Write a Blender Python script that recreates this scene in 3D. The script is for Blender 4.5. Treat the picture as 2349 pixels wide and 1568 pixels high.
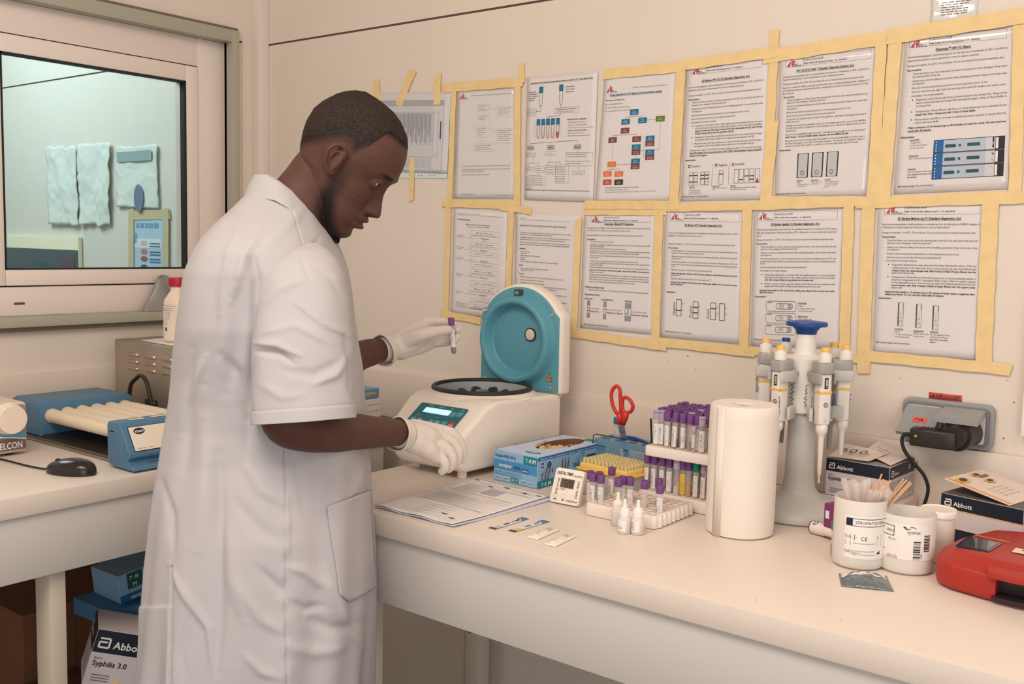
import bpy, bmesh, math, random
import numpy as np
from mathutils import Vector, Matrix, noise
random.seed(7)
for o in list(bpy.data.objects): bpy.data.objects.remove(o)
SC = bpy.context.scene
COL = SC.collection

# ------------------------------------------------------------------ camera
CAM_P = Vector((2.6283, -2.05, 1.405)); CAM_F = 2297.92
CAM_R = Matrix(((0.78694785, -0.07804221, 0.61206412), (0.61659871, 0.06283809, -0.78476583), (0.02278392, 0.99496773, 0.09757102)))
cd = bpy.data.cameras.new('camera'); cam = bpy.data.objects.new('camera', cd); COL.objects.link(cam)
cam.matrix_world = Matrix.Translation(CAM_P) @ CAM_R.to_4x4()
cd.sensor_fit = 'HORIZONTAL'; cd.sensor_width = 36.0; cd.lens = 36.0 * CAM_F / 2349.0; cd.clip_start = 0.05; cd.clip_end = 60
SC.camera = cam

# ------------------------------------------------------------------ light
SC.view_settings.view_transform = 'Standard'; SC.view_settings.look = 'None'; SC.view_settings.gamma = 1.0
SC.view_settings.use_curve_mapping = False; SC.view_settings.exposure = 0.16
wd = bpy.data.worlds.new('room_ambient'); SC.world = wd; wd.use_nodes = True
wd.node_tree.nodes['Background'].inputs[0].default_value = (1.0, 0.93, 0.86, 1); wd.node_tree.nodes['Background'].inputs[1].default_value = 0.62
def area(name, loc, target, sx, sy, power, col):
    ld = bpy.data.lights.new(name, 'AREA'); ld.shape = 'RECTANGLE'; ld.size = sx; ld.size_y = sy; ld.energy = power; ld.color = col
    o = bpy.data.objects.new(name, ld); COL.objects.link(o); o.location = loc
    o.rotation_euler = (Vector(target) - Vector(loc)).to_track_quat('-Z', 'Y').to_euler()
    return o
area('ceiling_lamp', (1.8, -1.8, 2.68), (1.6, -1.0, 0), 1.3, 1.3, 41, (1.0, 0.89, 0.78))
area('ceiling_lamp', (3.6, -1.5, 2.68), (3.4, -1.2, 0), 1.2, 0.6, 10, (1.0, 0.89, 0.78))
area('window_daylight', (4.3, -3.3, 1.2), (1.2, -0.8, .8), 1.5, 1.3, 19, (0.74, 0.87, 1.0))
area('next_room_fill', (-1.2, -0.9, 2.6), (-0.8, -0.2, 1.2), 1.2, 0.8, 31, (0.92, 1.0, 0.98))  # fill light added to brighten the room behind the window, source unseen

# ------------------------------------------------------------------ measuring: a sight line of the photograph met with a real plane of the room
def ray(u, v): return CAM_R @ Vector((u - 1174.5, -(v - 784.0), -CAM_F))
def W(u, v, y=0.0):
    r = ray(u, v); return CAM_P + r * ((y - CAM_P.y) / r.y)
def L(u, v, x=0.0):
    r = ray(u, v); return CAM_P + r * ((x - CAM_P.x) / r.x)
CT = 0.90
def C(u, v, z=CT):
    r = ray(u, v); return CAM_P + r * ((z - CAM_P.z) / r.z)
def D(u, v, d): return CAM_P + ray(u, v) * (d / CAM_F)

# ------------------------------------------------------------------ materials
MATS = {}
def srgb(c):
    return tuple(((x / 255) / 12.92 if x / 255 <= .04045 else ((x / 255 + .055) / 1.055) ** 2.4) for x in c)
def mat(name, col, rough=.5, metal=0., bump=0., bscale=200., var=0., vscale=6., trans=0., alpha=1., emit=0., spec=.5, coat=0., ior=1.45, sss=0., vcol=None):
    if name in MATS: return MATS[name]
    m = bpy.data.materials.new(name); m.use_nodes = True; nt = m.node_tree; b = nt.nodes['Principled BSDF']
    c = srgb(col) + (1,)
    b.inputs['Base Color'].default_value = c; b.inputs['Roughness'].default_value = rough; b.inputs['Metallic'].default_value = metal
    b.inputs['Specular IOR Level'].default_value = spec; b.inputs['Transmission Weight'].default_value = trans; b.inputs['Alpha'].default_value = alpha
    b.inputs['Coat Weight'].default_value = coat; b.inputs['IOR'].default_value = ior
    if sss: b.inputs['Subsurface Weight'].default_value = sss; b.inputs['Subsurface Radius'].default_value = (.012, .006, .004)
    if emit: b.inputs['Emission Color'].default_value = c; b.inputs['Emission Strength'].default_value = emit
    if var or bump: tc = nt.nodes.new('ShaderNodeTexCoord')
    if var:
        n = nt.nodes.new('ShaderNodeTexNoise'); n.inputs['Scale'].default_value = vscale; n.inputs['Detail'].default_value = 5
        nt.links.new(tc.outputs['Object'], n.inputs['Vector'])
        r = nt.nodes.new('ShaderNodeMix'); r.data_type = 'RGBA'
        c2 = srgb(vcol) + (1,) if vcol else tuple(x * (1 - var) for x in c[:3]) + (1,)
        r.inputs[6].default_value = c2; r.inputs[7].default_value = c
        mr = nt.nodes.new('ShaderNodeMapRange'); mr.inputs[1].default_value = .35; mr.inputs[2].default_value = .62
        nt.links.new(n.outputs['Fac'], mr.inputs[0]); nt.links.new(mr.outputs[0], r.inputs[0]); nt.links.new(r.outputs[2], b.inputs['Base Color'])
    if bump:
        n = nt.nodes.new('ShaderNodeTexNoise'); n.inputs['Scale'].default_value = bscale; n.inputs['Detail'].default_value = 3
        nt.links.new(tc.outputs['Object'], n.inputs['Vector'])
        bp = nt.nodes.new('ShaderNodeBump'); bp.inputs['Strength'].default_value = bump; bp.inputs['Distance'].default_value = .002
        nt.links.new(n.outputs['Fac'], bp.inputs['Height']); nt.links.new(bp.outputs['Normal'], b.inputs['Normal'])
    MATS[name] = m; return m
BLK = mat('ink_black', (38, 36, 38), .6); GRY = mat('ink_grey', (118, 116, 118), .6); LGR = mat('ink_light_grey', (176, 174, 176), .6)
WHT = mat('print_white', (236, 232, 228), .5); RED = mat('ink_red', (190, 62, 52), .6); SFT = mat('ink_soft_black', (74, 71, 74), .6)
BLU = mat('print_blue', (22, 106, 160), .5); DBL = mat('print_dark_blue', (34, 66, 120), .5); TEA = mat('print_teal', (14, 132, 140), .5)

# ------------------------------------------------------------------ objects
def tag(o, label=None, cat=None, group=None, kind=None):
    if label: o['label'] = label
    if cat: o['category'] = cat
    if group: o['group'] = group
    if kind: o['kind'] = kind
    return o
def thing(name, loc, label, cat, group=None, rz=0.):
    o = bpy.data.objects.new(name, None); COL.objects.link(o); o.location = loc; o.rotation_euler = (0, 0, rz); o.empty_display_size = .02
    return tag(o, label, cat, group)
def copy_tree(o, parent=None):
    c = o.copy(); COL.objects.link(c); c.parent = parent
    for ch in [x for x in COL.objects if x.parent == o]: copy_tree(ch, c)
    return c
class MB:
    """collects vertices and faces, then links them as one mesh object"""
    def __init__(s): s.v = []; s.f = []; s.m = []; s.sm = []; s.mats = []
    def mi(s, m):
        if m not in s.mats: s.mats.append(m)
        return s.mats.index(m)
    def add(s, vs, fs, m, smooth=False, M=None):
        b = len(s.v); i = s.mi(m)
        s.v += [tuple(M @ Vector(p)) for p in vs] if M is not None else [tuple(p) for p in vs]
        for f in fs: s.f.append(tuple(b + k for k in f)); s.m.append(i); s.sm.append(smooth)
    def box(s, c, d, m, M=None, bev=0., seg=2):
        if bev:
            bm = bmesh.new(); bmesh.ops.create_cube(bm, size=1)
            for v in bm.verts: v.co = Vector((v.co.x * d[0] + c[0], v.co.y * d[1] + c[1], v.co.z * d[2] + c[2]))
            bmesh.ops.bevel(bm, geom=bm.edges[:], offset=bev, segments=seg, profile=.5, affect='EDGES')
            s.bm(bm, m, True, M); return
        x, y, z = [k / 2 for k in d]
        vs = [(c[0] + a * x, c[1] + b * y, c[2] + e * z) for a in (-1, 1) for b in (-1, 1) for e in (-1, 1)]
        s.add(vs, [(0, 1, 3, 2), (4, 6, 7, 5), (0, 4, 5, 1), (2, 3, 7, 6), (0, 2, 6, 4), (1, 5, 7, 3)], m, False, M)
    def bb(s, a, b, m, bev=0., M=None, seg=2):
        s.box([(a[i] + b[i]) / 2 for i in range(3)], [abs(b[i] - a[i]) for i in range(3)], m, M, bev, seg)
    def bm(s, bm, m, smooth=True, M=None):
        bm.verts.index_update(); s.add([v.co.copy() for v in bm.verts], [[v.index for v in f.verts] for f in bm.faces], m, smooth, M); bm.free()
    def lathe(s, prof, m, n=40, M=None, smooth=True, sx=1., sy=1., cap=True):
        vs = []; fs = []
        for r, z in prof:
            for k in range(n): a = 2 * math.pi * k / n; vs.append((r * math.cos(a) * sx, r * math.sin(a) * sy, z))
        for i in range(len(prof) - 1):
            for k in range(n): k2 = (k + 1) % n; fs.append((i * n + k, i * n + k2, (i + 1) * n + k2, (i + 1) * n + k))
        if cap and prof[0][0] > 1e-6: fs.append(tuple(range(n))[::-1])
        if cap and prof[-1][0] > 1e-6: fs.append(tuple((len(prof) - 1) * n + k for k in range(n)))
        s.add(vs, fs, m, smooth, M)
    def cyl(s, p, q, r, m, n=20, r2=None, smooth=True):
        p = Vector(p); q = Vector(q); d = q - p; M = Matrix.Translation(p) @ d.to_track_quat('Z', 'Y').to_matrix().to_4x4()
        s.lathe([(0, 0), (r, 0), (r, 0), (r if r2 is None else r2, d.length), (r if r2 is None else r2, d.length), (0, d.length)], m, n, M, smooth)
    def tube(s, pts, r, m, n=10, smooth=True, closed=False):
        pts = [Vector(p) for p in pts]; N = len(pts); rs = r if isinstance(r, (list, tuple)) else [r] * N
        vs = []; fs = []; up = None
        for i, p in enumerate(pts):
            t = (pts[(i + 1) % N if closed else min(i + 1, N - 1)] - pts[(i - 1) if (closed or i > 0) else 0]).normalized()
            if up is None: up = t.orthogonal().normalized()
            up = (up - t * up.dot(t)).normalized(); w = t.cross(up)
            for k in range(n): a = 2 * math.pi * k / n; vs.append(p + (up * math.cos(a) + w * math.sin(a)) * rs[i])
        for i in range(N if closed else N - 1):
            j = (i + 1) % N
            for k in range(n): k2 = (k + 1) % n; fs.append((i * n + k, i * n + k2, j * n + k2, j * n + k))
        if not closed: fs.append(tuple(range(n))[::-1]); fs.append(tuple((N - 1) * n + k for k in range(n)))
        s.add(vs, fs, m, smooth)
    def prism(s, poly, z0, z1, m, M=None, bev=0., seg=2, smooth=False):
        """polygon in xy, from z0 to z1"""
        bm = bmesh.new(); a = [bm.verts.new((x, y, z0)) for x, y in poly]; b = [bm.verts.new((x, y, z1)) for x, y in poly]; n = len(poly)
        bm.faces.new(a[::-1]); bm.faces.new(b)
        for i in range(n): bm.faces.new((a[i], a[(i + 1) % n], b[(i + 1) % n], b[i]))
        bmesh.ops.recalc_face_normals(bm, faces=bm.faces[:])
        if bev:
            eds = [e for e in bm.edges if e.calc_face_angle(0) > .5]
            bmesh.ops.bevel(bm, geom=eds, offset=bev, segments=seg, profile=.5, affect='EDGES')
        s.bm(bm, m, smooth or bev > 0, M)
    def sphere(s, c, r, m, n=24, sc=(1, 1, 1), M=None):
        bm = bmesh.new(); bmesh.ops.create_uvsphere(bm, u_segments=n, v_segments=n // 2, radius=r)
        for v in bm.verts: v.co = Vector((v.co.x * sc[0] + c[0], v.co.y * sc[1] + c[1], v.co.z * sc[2] + c[2]))
        s.bm(bm, m, True, M)
    def grid(s, fn, nu, nv, m, smooth=True, closeu=False, M=None):
        vs = [fn(i / (nu if closeu else nu - 1), j / (nv - 1)) for j in range(nv) for i in range(nu)]
        fs = [(j * nu + i, j * nu + (i + 1) % nu, (j + 1) * nu + (i + 1) % nu, (j + 1) * nu + i) for j in range(nv - 1) for i in range(nu if closeu else nu - 1)]
        s.add(vs, fs, m, smooth, M)
    def build(s, name, parent=None, origin=None, sharp=40, solid=0.):
        me = bpy.data.meshes.new(name)
        vs = s.v
        if origin is not None: o3 = Vector(origin); vs = [tuple(Vector(p) - o3) for p in s.v]
        me.from_pydata(vs, [], s.f); 
        for m in s.mats: me.materials.append(m)
        me.polygons.foreach_set('material_index', s.m); me.polygons.foreach_set('use_smooth', s.sm); me.update()
        if any(s.sm) and sharp: me.set_sharp_from_angle(angle=math.radians(sharp))
        o = bpy.data.objects.new(name, me); COL.objects.link(o)
        if origin is not None: o.location = origin
        if parent: o.parent = parent
        if solid: md = o.modifiers.new('thickness', 'SOLIDIFY'); md.thickness = solid; md.offset = 0
        return o
def under(o, parent):
    """parent an object that was built in world coordinates, keeping its place"""
    o.parent = parent; o.matrix_parent_inverse = (Matrix.Translation(parent.location) @ parent.rotation_euler.to_matrix().to_4x4()).inverted(); return o

def inner(o, part):
    """a sub-part built in the same coordinates as its part"""
    o.parent = part; return o

# ------------------------------------------------------------------ lettering (glyphs of the built-in font)
GL = {}
def load_glyphs():
    chars = ''.join(chr(c) for c in range(33, 127)) + '°µ™®€•'
    todo = []
    for bold in (0, 1):
        for ch in chars + ' ':
            for body in (ch, ch + '|'):
                if body == ' ': continue
                cu = bpy.data.curves.new('g', 'FONT'); cu.body = body; cu.size = 1; cu.resolution_u = 2; cu.offset = .018 if bold else 0
                o = bpy.data.objects.new('g', cu); COL.objects.link(o); todo.append((bold, ch, body, o))
    cu = bpy.data.curves.new('g', 'FONT'); cu.body = '|'; cu.size = 1; cu.resolution_u = 2; o = bpy.data.objects.new('g', cu); COL.objects.link(o); todo.append((0, '|', 'bar', o))
    bpy.context.view_layer.update(); dg = bpy.context.evaluated_depsgraph_get(); ends = {}
    for bold, ch, body, o in todo:
        me = o.evaluated_get(dg).to_mesh(); vs = [(v.co.x, v.co.y) for v in me.vertices]; fs = [tuple(p.vertices) for p in me.polygons]
        if body == 'bar': ends['bar'] = max(x for x, y in vs)
        elif body == ch: GL[(bold, ch)] = [vs, fs, 0]
        if len(body) == 2 or ch == ' ': ends[(bold, ch)] = max(x for x, y in vs) - (.018 if bold else 0)
    for (k, e) in list(ends.items()):
        if k != 'bar':
            if k not in GL: GL[k] = [[], [], 0]
            GL[k][2] = e - ends['bar']
    for t in todo:
        cu = t[3].data; bpy.data.objects.remove(t[3]); bpy.data.curves.remove(cu)
load_glyphs()
def text_w(s, bold=0): return sum(GL[(bold, c)][2] for c in s if (bold, c) in GL)
class Ink:
    """flat print on a surface: fn(x, y, lift) gives the point in space"""
    def __init__(s, fn, lift=.0003, auto=0): s.mb = MB(); s.fn = fn; s.lift = lift; s.auto = auto
    def _p(s, pts, layer): return [s.fn(x, y, s.lift * (1 + layer)) for x, y in pts]
    def poly(s, pts, m, layer=0): s.mb.add(s._p(pts, layer), [tuple(range(len(pts)))], m)
    def rect(s, x0, y0, x1, y1, m, layer=0, n=1):
        if s.auto:
            n = max(n, int(abs(x1 - x0) / s.auto) + 1); k = int(abs(y1 - y0) / s.auto) + 1
            if k > 1:
                for i in range(k): s.auto = 0; s.rect(x0, y0 + (y1 - y0) * i / k, x1, y0 + (y1 - y0) * (i + 1) / k, m, layer, n); s.auto = .05
                return
        xs = [x0 + (x1 - x0) * i / n for i in range(n + 1)]
        pts = [(x, y0) for x in xs] + [(x, y1) for x in xs]
        s.mb.add(s._p(pts, layer), [(i, i + 1, n + 2 + i, n + 1 + i) for i in range(n)], m)
    def line(s, x0, y0, x1, y1, w, m, layer=1, n=1):
        d = math.hypot(x1 - x0, y1 - y0) or 1; nx, ny = -(y1 - y0) / d * w / 2, (x1 - x0) / d * w / 2
        P = [(x0 + (x1 - x0) * i / n, y0 + (y1 - y0) * i / n) for i in range(n + 1)]
        pts = [(x + nx, y + ny) for x, y in P] + [(x - nx, y - ny) for x, y in P]
        s.mb.add(s._p(pts, layer), [(i, i + 1, n + 2 + i, n + 1 + i) for i in range(n)], m)
    def frame(s, x0, y0, x1, y1, w, m, layer=1, n=1):
        s.line(x0, y0, x1, y0, w, m, layer, n); s.line(x0, y1, x1, y1, w, m, layer, n); s.line(x0, y0, x0, y1, w, m, layer); s.line(x1, y0, x1, y1, w, m, layer)
    def path(s, pts, w, m, layer=1):
        for a, b in zip(pts, pts[1:]): s.line(a[0], a[1], b[0], b[1], w, m, layer)
    def disc(s, x, y, r, m, layer=0, n=20, ry=None):
        s.poly([(x + r * math.cos(2 * math.pi * k / n), y + (ry or r) * math.sin(2 * math.pi * k / n)) for k in range(n)], m, layer)
    def ring(s, x, y, r, w, m, layer=1, n=20, ry=None):
        ry = ry or r; s.path([(x + r * math.cos(2 * math.pi * k / n), y + ry * math.sin(2 * math.pi * k / n)) for k in range(n + 1)], w, m, layer)
    def text(s, t, x, y, size, m, bold=0, fit=None, align='L', layer=1, rot=0., under=False, shear=0.):
        w = text_w(t, bold) * size; sx = 1.
        if fit and w > 0: sx = fit / w; w = fit
        x0 = {'L': 0, 'C': -w / 2, 'R': -w}[align]; cr, sr = math.cos(rot), math.sin(rot); cx = x0
        for ch in t:
            g = GL.get((bold, ch))
            if g is None: continue
            if g[0]:
                pts = []
                for gx, gy in g[0]:
                    px = cx + gx * size * sx + gy * size * shear; py = gy * size; pts.append((x + px * cr - py * sr, y + px * sr + py * cr))
                s.mb.add(s._p(pts, layer), g[1], m)
            cx += g[2] * size * sx
        if under:
            q = -.12 * size; s.line(x + x0 * cr - q * sr, y + x0 * sr + q * cr, x + (x0 + w) * cr - q * sr, y + (x0 + w) * sr + q * cr, size * .07, m, layer)
    def scrawl(s, x, y, w, h, m, n=14, seed=1, lw=None, rot=0., layer=1):
        """handwriting"""
        r = random.Random(seed); cr, sr = math.cos(rot), math.sin(rot); pts = []
        for i in range(n * 3):
            a = i / (n * 3 - 1) * w; b = h * (.5 + .5 * math.sin(i * 1.9 + r.random()) * r.uniform(.4, 1)) ; pts.append((x + a * cr - b * sr, y + a * sr + b * cr))
            if r.random() < .13 and len(pts) > 2: s.path(pts, lw or h * .1, m, layer); pts = []
        s.path(pts, lw or h * .1, m, layer)
    def build(s, name, parent=None): return s.mb.build(name, parent, sharp=0)
def plane_fn(o, xd, yd, nd=None):
    o = Vector(o); xd = Vector(xd).normalized(); yd = Vector(yd).normalized(); nd = Vector(nd) if nd is not None else xd.cross(yd)
    return lambda x, y, l: o + xd * x + yd * y + nd * l
def cyl_fn(c, r, a0, sign=1):
    """x runs around the cylinder from angle a0 (radians), y is up"""
    c = Vector(c)
    return lambda x, y, l: c + Vector((math.cos(a0 + sign * x / r) * (r + l), math.sin(a0 + sign * x / r) * (r + l), y))
# ------------------------------------------------------------------ the room
WALL = mat('wall_panel', (231, 217, 203), .55, var=.03, vscale=2.5, bump=.05, bscale=60)
POST = mat('wall_post', (230, 219, 208), .45); LAM = mat('white_laminate', (228, 213, 200), .34, bump=.03, bscale=90)
APR = mat('apron_laminate', (212, 204, 197), .4); FLOORM = mat('floor_vinyl', (120, 108, 98), .6, var=.2, vscale=8)
GTRIM = mat('grey_window_trim', (176, 172, 156), .45); PVC = mat('white_pvc', (236, 222, 212), .35); GASK = mat('black_gasket', (30, 32, 32), .6)
SEAM = mat('panel_seam', (96, 84, 74), .8)
def S(mb, name, sharp=40):
    o = mb.build(name, sharp=sharp); o['kind'] = 'structure'; return o
# right wall (its face is y = 0) goes on behind the window into the next room
m = MB(); m.bb((0, 0, 0), (4.6, .06, 2.003), WALL); m.bb((0, 0, 2.009), (4.6, .06, 2.75), WALL); m.bb((0, .004, 2.003), (4.6, .06, 2.009), SEAM); S(m, 'wall_right')
m = MB(); m.bb((-2.6, 0, 0), (-.06, .06, 2.003), mat('next_wall', (214, 216, 206), .55)); m.bb((-2.6, 0, 2.009), (-.06, .06, 2.75), MATS['next_wall']); m.bb((-2.6, .004, 2.003), (-.06, .06, 2.009), SEAM); S(m, 'wall_far')
# left wall with the window opening
Y0, Y1, Z0, Z1 = -1.75, -.131, 1.186, 1.994
m = MB()
m.bb((-.06, -3.4, 0), (0, 0, Z0 - .02), WALL); m.bb((-.06, -3.4, 2.009), (0, 0, 2.75), WALL); m.bb((-.06, -3.4, Z0 - .02), (0, Y0, 2.003), WALL); m.bb((-.06, Y1, Z0 - .02), (0, 0, 2.003), WALL)
m.bb((-.06, -3.4, 2.003), (-.004, 0, 2.009), SEAM); S(m, 'wall_left')
m = MB(); m.bb((-2.65, -3.4, 0), (-2.6, .06, 2.75), MATS['next_wall']); S(m, 'wall_back')
m = MB(); m.bb((-2.7, -3.4, -.05), (4.6, .06, 0), FLOORM); S(m, 'floor')
m = MB(); m.bb((-2.7, -3.4, 2.75), (4.6, .06, 2.8), mat('ceiling_paint', (236, 226, 214), .7)); S(m, 'ceiling')
m = MB(); m.bb((0.0, -.040, 0), (.040, 0, 2.75), POST, bev=.003); m.bb((0, -.075, 0), (.003, -.04, 2.75), WALL); S(m, 'trim_1')
# grey metal surround of the window, mitred box standing 3 cm off the wall
m = MB(); xf = .03
for (a, b) in (((Y1, Z0 - .026), (Y1 + .026, Z1 + .036)), ((Y0 - .026, Z0 - .026), (Y0, Z1 + .036))): m.bb((-.012, a[0], a[1]), (xf, b[0], b[1]), GTRIM, bev=.0015)
m.bb((-.012, Y0, Z1), (xf, Y1, Z1 + .036), GTRIM, bev=.0015); m.bb((-.012, Y0 - .026, Z0 - .0265), (xf + .004, Y1 + .026, Z0), GTRIM, bev=.0015)
m.bb((0, Y0 - .03, Z1 + .036), (xf - .012, Y1 + .03, Z1 + .046), mat('trim_shadow', (120, 110, 92), .5)); m.bb((0, Y0 - .03, Z0 - .040), (xf - .012, Y1 + .03, Z0 - .026), MATS['trim_shadow'])  # dark strips put in for the surround's shadow on the wall, above and below
S(m, 'trim_2')
# window
w = thing('window_1', (0, 0, 0), None, None); w['kind'] = 'structure'
X = -.012
m = MB()
fy, fz, fzb = -.2295, 1.908, 1.266     # outer frame inner edge
m.bb((X - .06, fy + .003, Z0), (X, Y1, Z1), PVC, bev=.002); m.bb((X - .06, Y0, Z0), (X, Y0 + .1, Z1), PVC, bev=.002)
m.bb((X - .06, Y0 + .1, fz + .003), (X, fy + .003, Z1), PVC, bev=.002); m.bb((X - .06, Y0 + .1, Z0), (X, fy + .003, fzb - .003), PVC, bev=.002)
m.box((X, -.775, 1.219), (.002, .028, .006), mat('dark_slot', (90, 78, 66), .8)); w1 = m.build('window_frame', w)
gy, gzt, gzb = -.272, 1.861, 1.309
for (ya, yb, nm) in ((-.79, fy, 1), (Y0 + .103, -.793, 2)):
    if nm == 2: g0, g1 = ya + .04, yb - .04
    else: g0, g1 = -.8115, gy
    if nm == 1: ya = -.86
    else: yb = -.863; g1 = -.905
    m = MB(); x1 = X + .008; x0 = X - .05
    m.bb((x0, g1, fzb), (x1, yb, fz), PVC, bev=.004); m.bb((x0, ya, fzb), (x1, g0, fz), PVC, bev=.004)
    m.bb((x0, g0, gzt), (x1, g1, fz), PVC, bev=.004); m.bb((x0, g0, fzb), (x1, g1, gzb), PVC, bev=.004); m.build('sash', w)
    m = MB(); k = .007
    for a, b in (((g1 - k, gzb), (g1, gzt)), ((g0, gzb), (g0 + .003, gzt)), ((g0, gzt - k * .7), (g1, gzt)), ((g0, gzb), (g1, gzb + .0035))): m.bb((X - .012, a[0], a[1]), (X + .0095, b[0], b[1]), GASK)
    m.build('gasket', w)
    m = MB(); m.bb((X - .02, g0 - .01, gzb - .01), (X - .015, g1 + .01, gzt + .01), mat('green_glass', (208, 220, 224), .0, trans=1., ior=1.35, spec=.3)); m.build('glass', w)
m = MB(); m.bb((X - .055, Y0 + .1, fzb - .004), (X - .006, fy + .003, fz + .004), GASK)
# black gap between frame and sash only: four slim bars
m = MB()
for a, b in (((fy, fzb - .003), (fy + .003, fz + .003)), ((Y0 + .1, fz), (fy + .003, fz + .003)), ((Y0 + .1, fzb - .003), (fy + .003, fzb))): m.bb((X - .05, a[0], a[1]), (X - .0005, b[0], b[1]), GASK)
m.build('frame_gap', w)

# ---- benches
ZB = CT
m = MB()
m.bb((1.064, -.762, ZB - .042), (4.3, -.002, ZB), LAM, bev=.0025)
wt = m.build('worktop'); tag(wt, 'long white laminate worktop along the wall of instruction sheets', 'worktop')
m = MB(); m.bb((.005, -.762, ZB + .0003), (.019, -.001, ZB + .1315), LAM); m = MB()
m.bb((.0205, -.016, ZB + .0005), (4.3, -.0005, ZB + .1315), LAM, bev=.002); b = m.build('backsplash', wt)
m = MB(); m.bb((1.072, -.753, ZB - .172), (4.3, -.735, ZB - .0425), APR, bev=.0015); m.build('apron', wt)
STEEL = mat('painted_leg', (214, 200, 182), .45)
def leg(x, y, par, m2=None, w=.04):
    m = MB(); m.bb((x, y, .001), (x + w, y + w, ZB - .0425), m2 or STEEL, bev=.002); m.cyl((x + w / 2, y + w / 2, 0), (x + w / 2, y + w / 2, .012), .02, GASK); return m.build('leg', par)
leg(1.222, -.73, wt); leg(3.2, -.73, wt); leg(3.2, -.12, wt)
# board under the bench, with its upright and screw
m = MB(); m.bb((.2, -.075, .02), (.966, -.055, ZB - .05), mat('under_board', (206, 188, 168), .6)); m.build('back_board', wt)
m = MB(); m.bb((.966, -.09, .02), (1.012, -.045, ZB - .043), STEEL, bev=.001); m.sphere((.982, -.0915, .387), .006, GASK, 12); m.build('upright', wt)
m = MB(); YE = L(886, 1055, .727).y
m.bb((.0205, -2.6, ZB - .042), (.727, YE, ZB), LAM, bev=.0025); wl = m.build('worktop'); tag(wl, 'white laminate worktop under the window with the blue roller mixer on it', 'worktop')
m = MB(); m.bb((.001, -2.6, ZB - .042), (.0200, -.017, ZB + .1315), LAM, bev=.002); m.build('backsplash', wl)
m = MB(); m.bb((.701, -2.6, ZB - .172), (.719, YE - .002, ZB - .0425), APR, bev=.0015); m.build('apron', wl)
p = L(113, 1300, .70); q = L(159, 1300, .70)
for yy in (p.y, -2.4):
    m = MB(); m.bb((.64, yy, .002), (.70, yy + (q.y - p.y) - .008, ZB - .0425), STEEL, bev=.002); m.build('leg', wl)

m = MB(); m.bb((.0005, -2.6, .002), (.05, -.1, .452), mat('duct_cover', (200, 182, 160), .55), bev=.003); o = m.build('trim_3'); o['kind'] = 'structure'
# ------------------------------------------------------------------ papers behind the window, on the far wall of the next room
PAPR = mat('paper_white', (228, 222, 220), .55); SLEEVE = mat('plastic_sleeve', (222, 221, 220), .22, bump=.9, bscale=26, coat=.6)
TAPE = mat('masking_tape', (240, 208, 150), .6, var=.07, vscale=40); TAPEG = mat('masking_tape_dull', (196, 186, 150), .65)
def strip(x0, z0, x1, z1, w, label, y=-.0012, name='masking_tape', m=None, seed=0, grp='masking tape strips on the wall'):
    """a strip of tape on the wall, torn at both ends"""
    r = random.Random(seed * 31 + 5); a = Vector((x0, 0, z0)); b = Vector((x1, 0, z1)); d = (b - a); n = d.normalized(); s = Vector((-n.z, 0, n.x)); N = max(5, int(d.length / .02))
    mb = MB(); top = []; bot = []
    for i in range(N + 1):
        p = a + d * (i / N); wob = .0008 * math.sin(i * 1.7 + seed); e = .003 if i in (0, N) else 0
        top.append(p + s * (w / 2 + wob) + n * (r.uniform(-1, 1) * e)); bot.append(p - s * (w / 2 - wob) + n * (r.uniform(-1, 1) * e * 1.5))
    T = .0007; off = y; lift = [abs(math.sin(i * .9 + seed)) * .0005 for i in range(N + 1)]
    vs = [(p.x, off - lift[i], p.z) for i, p in enumerate(top)] + [(p.x, off - lift[i], p.z) for i, p in enumerate(bot)] + [(p.x, off + T, p.z) for p in top] + [(p.x, off + T, p.z) for p in bot]
    K = N + 1; fs = []
    for i in range(N): fs += [(i, K + i, K + i + 1, i + 1), (2 * K + i, 2 * K + i + 1, 3 * K + i + 1, 3 * K + i), (i, i + 1, 2 * K + i + 1, 2 * K + i), (K + i, 3 * K + i, 3 * K + i + 1, K + i + 1)]
    fs += [(0, 2 * K, 3 * K, K), (N, K + N, 3 * K + N, 2 * K + N)]
    mb.add(vs, fs, m or TAPE, True); o = mb.build(name); return tag(o, label, 'tape', grp)
def crumple(name, quad, label, m, seed, amp=.012, cat='paper'):
    mb = MB(); q = [W(*p) for p in quad]
    def f(s, t):
        p = (q[0] * (1 - s) + q[1] * s) * (1 - t) + (q[3] * (1 - s) + q[2] * s) * t
        a = noise.noise(Vector((s * 3 + seed, t * 2.2, seed))) * amp + abs(noise.noise(Vector((s * 7 + t * 4 + seed, t * 6 - s * 3, 1)))) * amp * .8
        e = .01 * noise.noise(Vector((s * 5, t * 5, seed * 2)))
        return (p.x + e, -.004 - amp * .6 - a, p.z + e)
    mb.grid(f, 22, 28, m); o = mb.build(name, sharp=0, solid=.0006); return tag(o, label, cat)
PLS = mat('crumpled_film', (214, 226, 220), .3)
crumple('paper_sheet', [(112, 335), (180, 338), (186, 518), (118, 514)], 'crumpled plastic-covered sheet seen through the window, left of the three', PLS, 3)
crumple('paper_sheet', [(184, 330), (258, 328), (258, 518), (188, 514)], 'creased plastic-covered sheet seen through the window, middle of the three', PLS, 9)
o = crumple('paper_sheet', [(268, 338), (364, 332), (368, 478), (272, 474)], 'sheet with a dark figure seen through the window, right of the three', PLS, 15, .006)
k = Ink(lambda x, y, l: (x, -.014 - l, y)); a = W(275, 350); b = W(355, 368); k.rect(a.x, b.z, b.x, a.z, mat('ink_teal_grey', (140, 166, 166), .6)); c = W(325, 455); k.disc(c.x, c.z, .03, mat('ink_slate', (100, 124, 150), .6), ry=.05)
k.build('print', o)
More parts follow.
